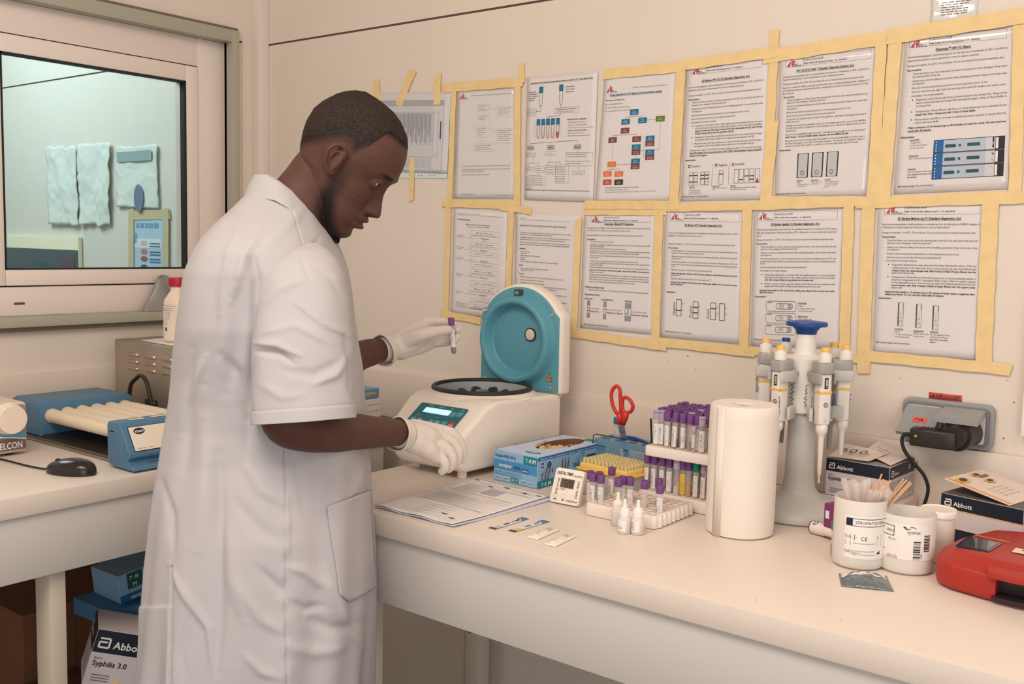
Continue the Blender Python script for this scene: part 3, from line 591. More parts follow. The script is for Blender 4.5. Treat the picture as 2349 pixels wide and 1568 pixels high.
# ------------------------------------------------------------------ instruction sheets on the right wall
PAPR2 = mat('sheet_paper', (226, 218, 217), .5); PAPG = mat('sheet_glossy', (226, 217, 214), .10, bump=1., bscale=26, coat=.8)
INK_BLUE = mat('ink_blue', (30, 78, 120), .6)
class Sheet:
    def __init__(s, label, quad, name='instruction_sheet', off=.0012, gloss=False, m=None, wave=.0012, seed=0):
        q = [W(*p) for p in quad]; s.q = q; s.off = off
        s.w = ((q[1] - q[0]).length + (q[2] - q[3]).length) / 2; s.h = ((q[0] - q[3]).length + (q[1] - q[2]).length) / 2
        s.t = thing(name, q[3], label, 'notice', 'instruction sheets on the wall'); s.o = q[3]; s.seed = seed; s.wave = wave
        mb = MB(); mb.grid(lambda a, b: s.P(a, 1 - b, 0) - q[3], 14, 18, m or (PAPG if gloss else PAPR2)); mb.build('paper', s.t, sharp=0, solid=.0003)
        s.k = Ink(lambda x, y, l: s.P(x, y, l) - q[3], .00025, .05); s.S = s.w   # x, y are fractions of the sheet, y down
    def P(s, x, y, l):
        q = s.q; p = (q[0] * (1 - x) + q[1] * x) * (1 - y) + (q[3] * (1 - x) + q[2] * x) * y
        b = s.wave * (1 + noise.noise(Vector((x * 2.3 + s.seed, y * 2.9, s.seed)))) * .8
        return Vector((p.x, -s.off - b - l, p.z))
    def txt(s, x0, x1, y, t, size=.0155, bold=0, m=None, under=False, dy=0.):
        """one line of print between two fractions of the width; size is the letter height as a fraction of the sheet height"""
        k = s.k; ar = s.h / s.w; sz = size * 1.45; w = text_w(t, bold) * sz * ar
        W_ = (x1 - x0) if x1 else w
        cx = x0; sx = W_ / max(w, 1e-6)
        for ch in t:
            g = GL.get((bold, ch))
            if g is None: continue
            if g[0]: k.mb.add(k._p([(cx + gx * sz * ar * sx, y - gy * sz) for gx, gy in g[0]], 4), g[1], m or SFT)
            cx += g[2] * sz * ar * sx
        if under: k.rect(x0, y + size * .22, x0 + W_, y + size * .32, m or SFT, 4)
    def hline(s, x0, y, x1, m=SFT, t=.0022): s.k.rect(x0, y - t / 2, x1, y + t / 2, m, 1)
    def vline(s, x, y0, y1, m=SFT, t=.0028): s.k.rect(x - t / 2, y0, x + t / 2, y1, m, 1)
    def box(s, x0, y0, x1, y1, m=SFT, t=.0024, fill=None):
        if fill: s.k.rect(x0, y0, x1, y1, fill, 0)
        s.hline(x0, y0, x1, m, t * s.w / s.h); s.hline(x0, y1, x1, m, t * s.w / s.h); s.vline(x0, y0, y1, m, t); s.vline(x1, y0, y1, m, t)
    def logo(s, x, y, w):
        """small red running strokes beside two lines of print"""
        k = s.k; a = s.w / s.h
        k.disc(x + w * .30, y + .0 * a, w * .05, BLK, 1, 10, ry=w * .05 * a)
        for i in range(4): k.path([(x + w * (.24 - .02 * i), y + w * a * (.10 + .07 * i)), (x + w * (.02 + .05 * i), y + w * a * (.40 + .01 * i))], .0075 * w / .16, RED, 1)
        for i in range(3): k.path([(x + w * (.28 + .03 * i), y + w * a * (.12 + .09 * i)), (x + w * (.52 - .03 * i), y + w * a * (.08 + .09 * i))], .008 * w / .16, RED, 1)
        k.path([(x + w * .28, y + w * a * .2), (x + w * .36, y + w * a * .42)], .009 * w / .16, RED, 1)
        s.txt(x + w * .42, x + w * .70, y + w * a * .34, 'MEDECINS', .0072, 1, BLK); s.txt(x + w * .40, x + w * .96, y + w * a * .44, 'SANS FRONTIERES', .0072, 1, BLK)
    def head(s, sub, title, ty=.125, tx=(.2, .72), hx=(.06, .92), hy=(.012, .075), col=INK_BLUE):
        s.box(hx[0], hy[0], hx[1], hy[1], SFT, .0020); s.vline(hx[0] + .19, hy[0], hy[1]); s.logo(hx[0] + .015, hy[0] + .012, .165)
        s.txt(hx[0] + .20, hx[0] + .40, hy[0] + .026, 'Laboratory SOP', .0125, 0, col); s.txt(hx[0] + .20, hx[0] + .20 + .0105 * len(sub), hy[0] + .050, sub, .0085, 1)
        s.txt(tx[0], tx[1], ty, title, .0155, 1, BLK, under=True)
    def lines(s, rows):
        for r in rows:
            x0, x1, y, t = r[:4]; fl = r[4] if len(r) > 4 else ''
            s.txt(x0, x1, y, t, .0118, 1 if 'b' in fl else 0, SFT if 'b' not in fl else BLK, under='u' in fl)
            if 'd' in fl: s.txt(x0 - .045, None, y, '-', .012)
            if 'o' in fl: s.k.disc(x0 - .035, y - .006, .006, BLK, 1, 8, ry=.0045)
    def done(s): s.k.build('print', s.t)
foot = 'MSF Hospital, Hangha Town, Kenema District'
# T4
s = Sheet('sheet with positive, negative and invalid strips, fourth in the upper row', [(1577, 150), (1766, 127), (1755, 457), (1562, 461)], seed=1)
s.head('MSF OCB: HIV testing Bioline - V1_Feb2018', 'SD Bioline HIV-1/2 3.0 (Standard diagnostics, Inc)', ty=.135, tx=(.2, .78))
s.lines([(.04, .955, .172, 'Immunochromatographic rapid screening test for the detection of antibodies to HIV-1 and HIV-2 in'), (.04, .72, .194, 'fingerstick whole blood, venous whole blood, serum or plasma specimens.'), (.04, .92, .232, 'Storage and stability: 1 to 30°C. Do not freeze. Do not use beyond the indicated expiration date.'), (.04, .18, .262, 'Test procedure:', 'b'),
 (.09, .95, .284, 'Check kit before use. Note down the opening date of the kit. Use only items that have not', 'd'), (.09, .52, .304, 'expired or been damaged. Check the desiccant.'), (.09, .95, .330, 'Always use universal safety precautions when handling specimens. Keep work areas clean', 'd'), (.09, .22, .350, 'and organized.'),
 (.09, .79, .378, 'Bring kit and previously stored specimens to room temperature prior to use.', 'd'), (.09, .63, .404, 'Open the test pouch and label the test strip with patient ID.', 'd'), (.09, .40, .430, 'According to the sample analysed:', 'd'),
 (.145, .95, .456, 'Fingerstick whole blood: take a 20µl capillary pipette provided, immerse the open', 'o'), (.145, .95, .475, 'end in the blood drop and then release the pressure to draw blood into the capillary'), (.145, .95, .494, 'pipette to black line. Add 20µl of drawn blood into the sample well (S). Add 4 drops', 'b'), (.145, .62, .513, '(120µl) of assay diluent into the specimen well (S).', 'b'),
 (.145, .95, .540, 'Venipuncture Whole Blood: add 20µl of whole blood into the sample well (S) using a', 'o'), (.145, .86, .559, 'micropipette. Add 4 drops (120µl) of assay diluent into the specimen well (S).'), (.145, .95, .586, 'Plasma/serum: add 10µl of plasma or serum into the sample well (S) using a', 'o'), (.145, .86, .605, 'micropipette. Add 4 drops (120µl) of assay diluent into the specimen well (S).'),
 (.09, .95, .634, 'Interpret test results in 10 to 20 minutes after adding assay diluent. Do not read test results', 'd'), (.09, .95, .654, 'after 20 minutes. Do not use the test for HIV-1/HIV-2 discrimination. Report only HIV', 'bu'), (.09, .31, .674, 'positive or HIV negative.', 'b'), (.04, .17, .705, 'Interpretation:', 'b')])
for x, t in ((.09, 'Positive'), (.42, 'Negative'), (.62, 'Invalid')): s.k.ring(x, .745, .012, .006, BLK, 1, 12, ry=.009); s.txt(x + .025, x + .135, .753, t, .017)
s.vline(.375, .735, .90); s.vline(.575, .73, .89)
def strips(xs, y0, y1, w, bars):
    for x, b in zip(xs, bars):
        s.box(x, y0, x + w, y1, SFT, .004)
        for q, c in b: s.k.rect(x, y0 + (y1 - y0) * q - .0035, x + w, y0 + (y1 - y0) * q + .0035, c, 2)
strips((.095, .15, .235, .29), .79, .885, .048, [((.25, BLK), (.75, BLK)), ((.25, BLK), (.5, LGR), (.75, BLK)), ((.25, BLK), (.52, BLK)), ((.25, BLK), (.52, BLK), (.75, LGR))])
strips((.46,), .785, .885, .048, [((.25, BLK),)]); strips((.64, .70, .76, .82, .885), .782, .88, .048, [(), ((.75, BLK),), ((.5, BLK),), ((.5, BLK), (.75, BLK)), ()])
for j in range(6): s.k.rect(.889 + .004 * j, .875 - .007 * j, .929 - .004 * j, .880 - .006 * j, RED, 2)
for j, t in enumerate('CST'): s.txt(.07, .082, .82 + .03 * j, t, .012, 0, LGR); s.txt(.435, .447, .82 + .03 * j, t, .012, 0, LGR); s.txt(.61, .622, .82 + .03 * j, t, .012, 0, LGR)
for x, a in ((.10, ('POSITIVE', '2 or 3 lines', '1 in the control area', '1 in the test 1 area', 'and/or 1 in test 2 area')), (.39, ('NEGATIVE', 'Only 1 line in the control', 'area')), (.60, ('INVALID', 'No line appears in the control area. Repeat', 'test with a new test device.'))):
    for j, t in enumerate(a): s.txt(x, None, .902 + .0125 * j, t, .0078, j == 0 or x == .60, under=j == 0)
s.txt(.02, .34, .972, foot, .0085, 1); s.done()
# T5
s = Sheet('glossy sheet with three grey test cassettes, fifth in the upper row', [(1790, 131), (2012, 106), (1986, 450), (1777, 457)], gloss=True, seed=2)
s.head('MSF OCB: HIV testing Stat-Pak - V1_Feb2018', 'HIV-1/2 STAT-PAK* (Chembio Diagnostic Systems, Inc)', ty=.118, tx=(.19, .79), hx=(.07, .95), hy=(.018, .078))
s.lines([(.05, .95, .15, 'Immunochromatographic rapid screening test for the detection of antibodies to HIV-1 and HIV-2 in'), (.05, .70, .170, 'fingerstick whole blood, venous whole blood, serum or plasma specimens.'), (.05, .90, .200, 'Storage and stability: 8 to 30°C. Do not freeze. Do not use beyond the indicated expiration date.'), (.05, .95, .226, 'Specimen collection: Patient samples perform best when tested immediately after collection. If'), (.05, .95, .246, 'not tested immediately, specimens should be refrigerated at 2 to 8°C and can be used up to 3 days', ''), (.05, .18, .266, 'after collection.'), (.06, .18, .292, 'Test procedure:', 'b'),
 (.10, .95, .314, 'Check kit before use. Note down the opening date of the kit. Use only items that have not', 'd'), (.10, .52, .332, 'expired or been damaged. Check the desiccant.'), (.10, .95, .356, 'Always use universal safety precautions when handling specimens. Keep work areas clean', 'd'), (.10, .22, .374, 'and organized.'), (.10, .79, .400, 'Bring kit and previously stored specimens to room temperature prior to use.', 'd'), (.10, .63, .424, 'Open the test pouch and label the test strip with patient ID.', 'd'),
 (.10, .95, .448, 'Touch the 5 µL sample loop provided to the specimen, allowing the opening of the loop to', 'd'), (.10, .25, .466, 'fill with the liquid.'), (.10, .95, .492, 'Holding the sample loop vertically, touch it to the sample pad in the center of the SAMPLE', 'd'), (.10, .95, .510, '(S) well of the device to dispense ~5 µL of sample (serum, plasma or whole blood) onto the'), (.10, .22, .528, 'sample pad.'),
 (.10, .95, .554, 'Invert the Running Buffer bottle and hold it vertically (not at an angle) over the sample well.', 'd'), (.10, .78, .572, 'Add 3 drops (~ 105 µL) of buffer slowly, dropwise, into the SAMPLE (S) well.', 'b'), (.10, .95, .598, 'Read the test result 10 minutes after the addition of the Running Buffer. In some cases a', 'd'), (.10, .95, .616, 'test line may appear in less than 10 minutes however, 10 minutes are needed to report a'), (.10, .89, .634, 'nonreactive result. Read results in a well-lit area. Do not read results after 20 minutes.', ''), (.04, .17, .662, 'Interpretation:', 'b')])
CAS = mat('cassette_grey', (190, 190, 192), .5)
for i, x in enumerate((.245, .405, .565)):
    s.k.rect(x, .685, x + .125, .855, BLK, 1); s.k.poly([(x + a, b) for a, b in ((.012, .695), (.02, .688), (.105, .688), (.113, .695), (.113, .845), (.105, .852), (.02, .852), (.012, .845))], CAS, 2)
    s.box(x + .05, .735, x + .072, .775, GRY, .003); s.k.ring(x + .06, .822, .02, .006, GRY, 3, 14, ry=.013)
for x, a in ((.25, ('POSITIVE', '2 lines', '1 in the control area', '1 in the test area')), (.41, ('NEGATIVE', 'Only 1 line in the', 'control area')), (.56, ('INVALID', 'No line appears in the', 'control area. Repeat', 'test with a new test', 'device.'))):
    for j, t in enumerate(a): s.txt(x, None, .880 + .0125 * j, t, .0078, j == 0, under=j == 0)
s.txt(.03, .36, .968, foot, .0085, 1); s.done()
# T6
s = Sheet('glossy sheet with three blue-ended strips, rightmost of the upper row', [(2078, 82), (2330, 55), (2312, 433), (2050, 445)], gloss=True, seed=3)
s.head('MSF OCB: HIV testing Determine - V1_Feb2018', 'Determine™ HIV-1/2 (Alere)', ty=.115, tx=(.30, .62), hx=(.045, .93), hy=(.022, .080))
s.lines([(.04, .95, .145, 'Immunochromatographic rapid screening test for the detection of antibodies to HIV-1 and HIV-2 in'), (.04, .70, .168, 'fingerstick whole blood, venous whole blood, serum or plasma specimens.'), (.04, .92, .200, 'Storage and stability: 2 to 30°C. Do not freeze. Do not use beyond the indicated expiration date.'), (.04, .18, .228, 'Test procedure:', 'b'),
 (.10, .95, .252, 'Check kit before use. Use only items that have not expired or been damaged. Note down', 'd'), (.10, .36, .270, 'the opening date of the kit.'), (.10, .95, .296, 'Always use universal safety precautions when handling specimens. Keep work areas clean', 'd'), (.10, .22, .314, 'and organized.'), (.10, .79, .340, 'Bring kit and previously stored specimens to room temperature prior to use.', 'd'), (.10, .95, .364, 'Tear one strip from the right. Label the test strip with patient ID number and remove cover.', 'd'), (.10, .40, .390, 'According to the sample analysed:', 'd'),
 (.15, .96, .416, 'Fingerstick whole blood: add 50 µL of whole blood to the Sample Pad. When all the', 'o'), (.15, .96, .436, 'blood is absorbed into the Sample Pad, immediately apply 1 drop of Chase Buffer to'), (.15, .29, .456, 'the Sample Pad.'), (.15, .96, .490, 'Venipuncture Whole Blood: add 50 µL of whole blood (precision pipette) to the', 'o'), (.15, .70, .510, 'Sample Pad. Wait 1 minute and add 1 drop of Chase Buffer.', 'b'), (.15, .96, .540, 'Plasma/serum: add 50 µL of serum or plasma (precision pipette) to Sample Pad. No', 'o'), (.15, .38, .560, 'need to add Chase Buffer.'),
 (.09, .96, .590, 'Wait a minimum of 15 minutes (up to 60 minutes) to read the result. Do not read test', 'b'), (.09, .31, .610, 'results after 60 minutes.', 'bu'), (.03, .16, .648, 'Interpretation:', 'b')])
STB = mat('strip_blue', (20, 96, 160), .5); STG = mat('strip_grey', (180, 188, 202), .5); STD = mat('strip_green', (30, 78, 84), .5)
for i, y in enumerate((.672, .755, .838)):
    s.k.rect(.34, y, .96, y + .082, BLK, 0); s.k.rect(.345, y + .004, .43, y + .078, STB, 1); s.k.rect(.43, y + .004, .80, y + .078, STG, 1); s.k.rect(.80, y + .004, .88, y + .078, mat('strip_pale', (206, 204, 208), .5), 1); s.k.rect(.855, y + .004, .87, y + .078, BLK, 1)
    s.k.rect(.445, y + .032, .54, y + .052, STD, 2); s.k.rect(.565, y + .033, .585, y + .05, STD, 2); s.k.rect(.64, y + .030, .75, y + .050, STD, 2); s.k.rect(.885, y + .008, .905, y + .075, WHT, 1)
    for j in range(4): s.k.disc(.365, y + .014 + j * .018, .006, WHT, 2, 8, ry=.004)
    for q, c in ((.555, mat('strip_pink', (200, 170, 180), .5)), (.605, MATS['strip_pink'])):
        if i < 2: s.k.rect(q, y + .026, q + .004, y + .056, c, 2)
for y, a in ((.668, ('REACTIVE', '2 visible lines', '1 in the control area', '1 in the test area')), (.768, ('NEGATIVE', 'Only 1 line in the control area')), (.852, ('INVALID', 'No line appears in the control', 'area. Repeat test with a new', 'test device.'))):
    for j, t in enumerate(a): s.txt(.12, None, y + .0165 * j, t, .0088, j == 0 or (y > .85 and j > 1), under=j == 0)
s.txt(.04, .36, .958, foot, .0085, 1); s.done()
# T3
s = Sheet('flow chart of blue, brown and orange boxes, third in the upper row', [(1388, 172), (1553, 156), (1541, 463), (1366, 467)], seed=4)
s.logo(.05, .095, .16); s.txt(.42, .88, .122, 'MSF OCB - MSF Hospital, Hangha Town, Kenema District', .0085, 0); s.txt(.10, .82, .168, 'Testing algorithm for HIV diagnosis in low prevalence settings', .0150, 1, INK_BLUE, under=True)
s.txt(.05, .32, .205, 'Prevention and disease use:', .0098, 1)
for i, t in enumerate(('Test A1: DETERMINE HIV1/2 - Alere', 'Test A2: HIV 1/2 STAT-PAK - Chembio Diagnostic Systems', 'Test A3: SD BIOLINE HIV1/2 3.0 - Standard Diagnostics, Inc')): s.txt(.05, .30 + .10 * i, .236 + .026 * i, t, .0085)
cb = mat('chart_blue', (30, 116, 156), .5); cg = mat('chart_green', (98, 128, 44), .5); cr = mat('chart_brown', (128, 66, 60), .5); co = mat('chart_orange', (226, 120, 66), .5); cred = mat('chart_red', (206, 74, 72), .5); ck = mat('chart_black', (56, 52, 46), .5)
def cbx(x, y, c, h=.043, c2=None):
    s.k.rect(x, y, x + .118, y + h, c, 1)
    if c2: s.k.rect(x, y + h, x + .118, y + 2 * h, c2, 1); s.txt(x + .03, x + .09, y + h + .020, 'A2+ but', .0075, 0, WHT); s.txt(x + .025, x + .10, y + h + .034, 'NEGATIVE', .0075, 0, WHT)
    for j, t in enumerate(('A1', 'POSITIVE')): s.txt(x + .03 + .01 * (1 - j), x + .09 - .01 * (1 - j), y + .019 + .014 * j, t, .0075, 0, WHT)
cbx(.40, .283, cb); cbx(.29, .352, cb); cbx(.52, .350, cb); cbx(.755, .347, cg); cbx(.29, .420, cr); cbx(.125, .487, cr); cbx(.455, .490, cr); cbx(.635, .492, cb, .040, cr); cbx(.455, .552, cb, .040, cr); cbx(.640, .596, cb, .040, cr); cbx(.455, .660, cb, .041, cr); cbx(.135, .675, co); cbx(.085, .748, co); cbx(.24, .752, co); cbx(.09, .812, cred); cbx(.245, .815, ck)
for a in ((.46, .326, .46, .338), (.35, .338, .58, .338), (.35, .338, .35, .352), (.58, .338, .58, .350), (.638, .372, .755, .369), (.35, .395, .35, .420), (.35, .463, .35, .474), (.185, .474, .51, .474), (.185, .474, .185, .487), (.51, .474, .51, .490), (.82, .39, .82, .60), (.76, .60, .82, .60), (.573, .60, .62, .60), (.62, .53, .62, .66), (.51, .632, .51, .66), (.19, .53, .195, .675), (.253, .70, .455, .70), (.195, .718, .195, .735), (.145, .735, .30, .735), (.145, .735, .145, .748), (.30, .735, .30, .752), (.145, .791, .145, .812), (.30, .795, .30, .815)): s.k.line(*a, .0028, GRY, 1)
for i, t in enumerate(('This is valid for strong specimen. Exclude low titer in results.', 'Refer to the result before making the decision.', 'Do not change the order of the steps of the chart; if result is not possible or lasts 4 hours, inform the manager')): s.txt(.13, (.58, .44, .80)[i], .882 + .017 * i, t, .0078, i == 0); s.txt(.10, None, .882 + .017 * i, '•', .008)
s.done()
# T2
s = Sheet('sheet drawing blue-capped tubes above a branching chart, second in the upper row', [(1212, 179), (1374, 163), (1363, 462), (1205, 457)], seed=5, off=.004)
s.txt(.06, .94, .055, 'Algorithm for Cerebral Fluid examination (based on Job Aid CSF 1 from MSF-OCG)', .0105, 1, BLK, under=True)
def tubeic(x, y, h, w, fill=None):
    s.k.poly([(x - w * .5, y), (x + w * .5, y), (x + w * .5, y + h * .3), (x - w * .5, y + h * .3)], cb, 2); s.k.frame(x - w * .5, y, x + w * .5, y + h * .3, .003, BLK, 3)
    s.k.path([(x - w * .38, y + h * .3), (x - w * .38, y + h * .85), (x - w * .15, y + h), (x + w * .15, y + h), (x + w * .38, y + h * .85), (x + w * .38, y + h * .3)], .004, SFT, 2)
    if fill: s.k.poly([(x - w * .38, y + h * .68), (x - w * .38, y + h * .85), (x - w * .15, y + h), (x + w * .15, y + h), (x + w * .38, y + h * .85), (x + w * .38, y + h * .68)], fill, 1)
tubeic(.215, .085, .155, .055); tubeic(.505, .082, .155, .055)
for i, t in enumerate(('Volume 2ml', 'Centrifuge 10', 'to 15 minutes', 'Remaining', 'sediment')): s.txt(.03, .03 + .014 * len(t) * .8, .125 + .017 * i, t, .0085, 1)
for i, t in enumerate(('Immediate', 'Direct cell', 'Measurement')): s.txt(.57, .69, .105 + .020 * i, t, .0085, 1)
s.box(.02, .255, .15, .315); s.k.path([(.215, .24), (.215, .28), (.15, .28)], .003, SFT); s.box(.42, .262, .76, .305)
for i, t in enumerate(('Gram stain', 'Examine with', 'the 100x')): s.txt(.03, .14, .272 + .016 * i, t, .008)
s.txt(.44, .73, .279, 'Clinical appearance: record the visual aspects', .0085, 1); s.txt(.44, .68, .297, 'centrifuged and clear or others', .0085)
s.k.path([(.505, .24), (.505, .262)], .003, SFT); s.k.path([(.505, .305), (.505, .322), (.31, .330), (.31, .345)], .003, SFT)
for i in range(11): s.hline(.12, .36 + .0135 * i, .53, LGR, .0016)
for i, c in enumerate((None, mat('tube_a', (232, 190, 170), .5), mat('tube_b', (226, 196, 160), .5), mat('tube_c', (238, 190, 180), .5), mat('tube_d', (196, 60, 50), .5))): tubeic(.19 + .07 * i, .345, .155, .05, c)
s.txt(.60, .87, .362, 'Classification based on appearance', .009, 1, under=True)
for i, t in enumerate(('Clear: more likely to indicate abscess', 'Xanthochromic: likely subarachnoid hg', 'Turbid or cloudy: more likely to see bacteria in disease', 'suggestive of bacterial meningitis', 'Blood stained: likely blood in csf', 'Bloody: more likely to indicate blood in csf')): s.txt(.62, (.87, .88, .97, .88, .84, .92)[i], .386 + .021 * i, t, .0085, i == 3); s.txt(.595, None, .386 + .021 * i, '•', .008)
s.k.path([(.08, .54), (.76, .525)], .003, SFT)
for x, t, y in ((.08, 'WCC < 5', .56), (.38, 'WCC', .56), (.76, 'RBC > 500', .56)): s.vline(x, y - .03, y); s.box(x - .05, y, x + .05, y + .032, SFT, .003, LGR); s.txt(x - .035, x + .035, y + .022, t, .0085, 1)
s.box(.02, .618, .16, .648); s.txt(.03, .14, .637, 'White cell count', .0085); s.box(.30, .610, .46, .640); s.txt(.33, .42, .630, 'Gram stain', .0085); s.vline(.08, .592, .618); s.vline(.38, .592, .61); s.vline(.76, .592, .62)
s.box(.60, .62, .97, .725)
for i, t in enumerate(('If total WCC has more blood than WCC 10', '-> indicates traumatic lumbar puncture', '', 'If blood cells have the same amount of tubes:', '-> subarachnoid haemorrhage')): s.txt(.61, .61 + .0075 * len(t), .638 + .018 * i, t, .0085)
s.vline(.78, .725, .765); s.box(.70, .765, .87, .795); s.txt(.73, .84, .785, 'Protein level', .0085)
s.vline(.12, .648, .70); s.hline(.06, .70, .20); s.vline(.38, .64, .695); s.hline(.34, .695, .52); s.vline(.34, .695, .72); s.vline(.52, .695, .72); s.vline(.06, .70, .735); s.vline(.20, .70, .73)
s.box(.02, .735, .12, .765); s.txt(.03, .11, .753, 'No stain', .0085); s.box(.15, .73, .29, .775); s.txt(.16, .25, .748, 'Lympho', .0085); s.txt(.17, .28, .766, '>50%/µl cells', .0085); s.box(.31, .72, .45, .79); s.box(.455, .715, .64, .86)
for i, t in enumerate(('Gram stain when', 'of the type of', 'bacteria')): s.txt(.32, .43, .738 + .02 * i, t, .0085)
for i, t in enumerate(('White cell count', 'differential count', 'if Mg > 2 (refer to', 'no deposit)', 'glucose and', 'protein if available', 'Perform new below')): s.txt(.465, .60, .735 + .019 * i, t, .0085, i == 0)
s.vline(.20, .775, .80); s.hline(.06, .80, .24); s.box(.02, .815, .12, .915); s.box(.13, .81, .31, .885)
for i, t in enumerate(('Monocytes', '>75%', 'consider viral', 'Glucose', 'Protein', 'if possible')): s.txt(.025, .11, .832 + .016 * i, t, .0075)
for i, t in enumerate(('Indication', 'Monocytes', 'differential, Gram', 'Protein if possible')): s.txt(.14, .28, .828 + .016 * i, t, .0075)
s.txt(.02, .95, .925, 'NB: Ignore all else if there is negative or if fluid does give negative direction within laboratory (WCC) if requested', .0085, 1); s.done()
# T1
s = Sheet('wrinkled plastic-covered flow chart, first in the upper row', [(1051, 208), (1181, 199), (1183, 455), (1042, 455)], m=mat('sleeve_paper', (222, 216, 214), .12, bump=.5, bscale=28, coat=.6), seed=6)
s.logo(.05, .035, .16); s.txt(.26, .95, .06, 'Flow chart sample handling and Sample collection timing', .010, 0, GRY)
for (x0, y0, x1, y1) in ((.36, .14, .58, .20), (.70, .17, .98, .26), (.37, .24, .58, .28), (.35, .345, .57, .44), (.70, .37, .99, .50), (.32, .50, .66, .57)):
    s.box(x0, y0, x1, y1, LGR)
    for j in range(int((y1 - y0) / .02)): s.txt(x0 + .03, x1 - .04 - .05 * (j % 2), y0 + .018 + .018 * j, ('Routine day', 'sample collection', 'before transport', 'notify clinician', 'if volume is low')[j % 5], .0085, 0, GRY)
for a in ((.47, .20, .47, .24), (.47, .28, .47, .345), (.46, .44, .46, .50), (.58, .17, .70, .20), (.57, .36, .70, .40)): s.k.line(*a, .003, LGR)
for i, (y, x1) in enumerate(((.705, .93), (.735, .93), (.755, .50), (.785, .60))): s.txt(.13, x1, y, ('Receive the required sample following the collection standard; keep labelled box closed', 'Collect and label containers appropriately before transfer to laboratory with full request', 'name of the person collecting', 'NOTE: Discard samples not properly labelled')[i], .0095, 0, GRY)
s.txt(.13, .34, .965, 'MSF Hospital Hangha lab', .008, 0, GRY); s.txt(.70, .90, .975, 'Version 01/2019', .008, 0, GRY); s.done()
# T0
s = Sheet('ruled bench chart under loose plastic, held by short strips of tape at the far left', [(862, 214), (1037, 211), (1028, 398), (855, 392)], m=mat('chart_paper', (212, 210, 214), .3), seed=7, off=.003)
s.k.rect(.03, .10, .92, .17, LGR); s.box(.03, .10, .92, .98, GRY); s.hline(.03, .245, .80, GRY); s.k.rect(.03, .245, .80, .62, mat('chart_tint', (200, 200, 206), .5)); s.k.rect(.03, .80, .80, .95, MATS['chart_tint']); s.hline(.03, .80, .88, GRY)
for i in range(46): s.vline(.04 + i * .0165, .10, .79, LGR, .0016)
for i in range(34):
    y0 = .26; y1 = y0 + (.18 + .22 * abs(math.sin(i * .9))); s.k.rect(.20 + .017 * i, y0, .206 + .017 * i, y1, GRY, 1)
for i in range(40): s.vline(.05 + i * .0185, .83, .94, GRY, .0016)
s.box(.80, .245, .86, .78, GRY); s.k.rect(.885, .36, .90, .58, SFT, 1); s.done()
s = Sheet('clear plastic edge strip with punched holes under the ruled bench chart', [(858, 394), (1028, 398), (1026, 409), (866, 408)], name='plastic_strip', m=PLS, seed=7)
for x in (.22, .34, .49, .52, .62, .66, .77, .83): s.k.disc(x, .5, .008, GRY, 1, 8, ry=.14)
s.done()
# T7
s = Sheet('small glossy plastic-covered note taped high on the wall at the right', [(2139, -12), (2247, -24), (2240, 42), (2135, 53)], m=mat('note_film', (224, 220, 216), .08, bump=1., bscale=45, coat=1.), seed=8)
for i in range(6):
    x = .22; rq = random.Random(i)
    while x < .80 - .05 * (i % 3): w_ = rq.uniform(.05, .14); s.k.rect(x, .33 + .085 * i, x + w_, .355 + .085 * i, SFT, 1); x += w_ + .03
s.done()
k = Ink(lambda x, y, l: (x, -.0012 - l, y)); a = W(2187, 57); b = W(2226, 50); k.scrawl(a.x, a.z, (b.x - a.x), .007, BLK, 9, 4, .0011); o = k.build('handwritten_note'); tag(o, 'tiny black handwriting on the wall under the small glossy note', 'writing')
# B1
s = Sheet('decision tree of long boxes, first in the lower row', [(1042, 478), (1166, 485), (1158, 734), (1036, 718)], seed=9)
s.txt(.08, .50, .045, 'Guide for appropriate use of transfusion', .0075, 0, GRY); s.hline(.08, .055, .92, GRY); s.txt(.08, .32, .105, '5. Decision trees', .0135, 1, BLK)
s.txt(.25, .70, .145, 'Massive transfusion and major bleeding decision', .0095, 1); s.txt(.27, .68, .165, 'If bleeding is present give RESUS (CAB) first', .0085)
for y0, y1, n in ((.195, .245, 2), (.30, .355, 2), (.395, .435, 1), (.49, .53, 1), (.555, .61, 2), (.665, .70, 1), (.72, .775, 2), (.83, .865, 1), (.885, .93, 2)):
    s.box(.34, y0, .86, y1, GRY)
    for j in range(n): s.txt(.42 - .04 * j, .78 + .03 * j, y0 + .024 + j * .02, ('Stop', 'By ratio of products (or blood loss) restore')[j] if n == 2 else 'Continue care and observe', .0082)
for i, y in enumerate((.262, .372, .472, .625, .79)):
    s.txt(.08, .22, y - .01, 'Massive surgery', .008); s.txt(.08, .19, y + .006, 'needed at once', .008); s.hline(.23, y + .005, .50, GRY); s.txt(.34, .37, y - .004, 'NO', .008); s.txt(.53, .68, y + .008, 'Bleeding over?', .0085, 1); s.txt(.57, .60, y + .030, 'YES', .008); s.vline(.61, y + .018, y + .034, GRY)
for i in range(5): s.txt(.09, (.30, .32, .25, .80, .78)[i], .885 + .012 * i, ('Information on this chart', 'taken from the national', 'transfusion guide', 'Note: if no blood product is available refer to the doctor in charge of the unit', 'and continue resuscitation according to the protocol in use and vital signs')[i], .0072)
s.done()
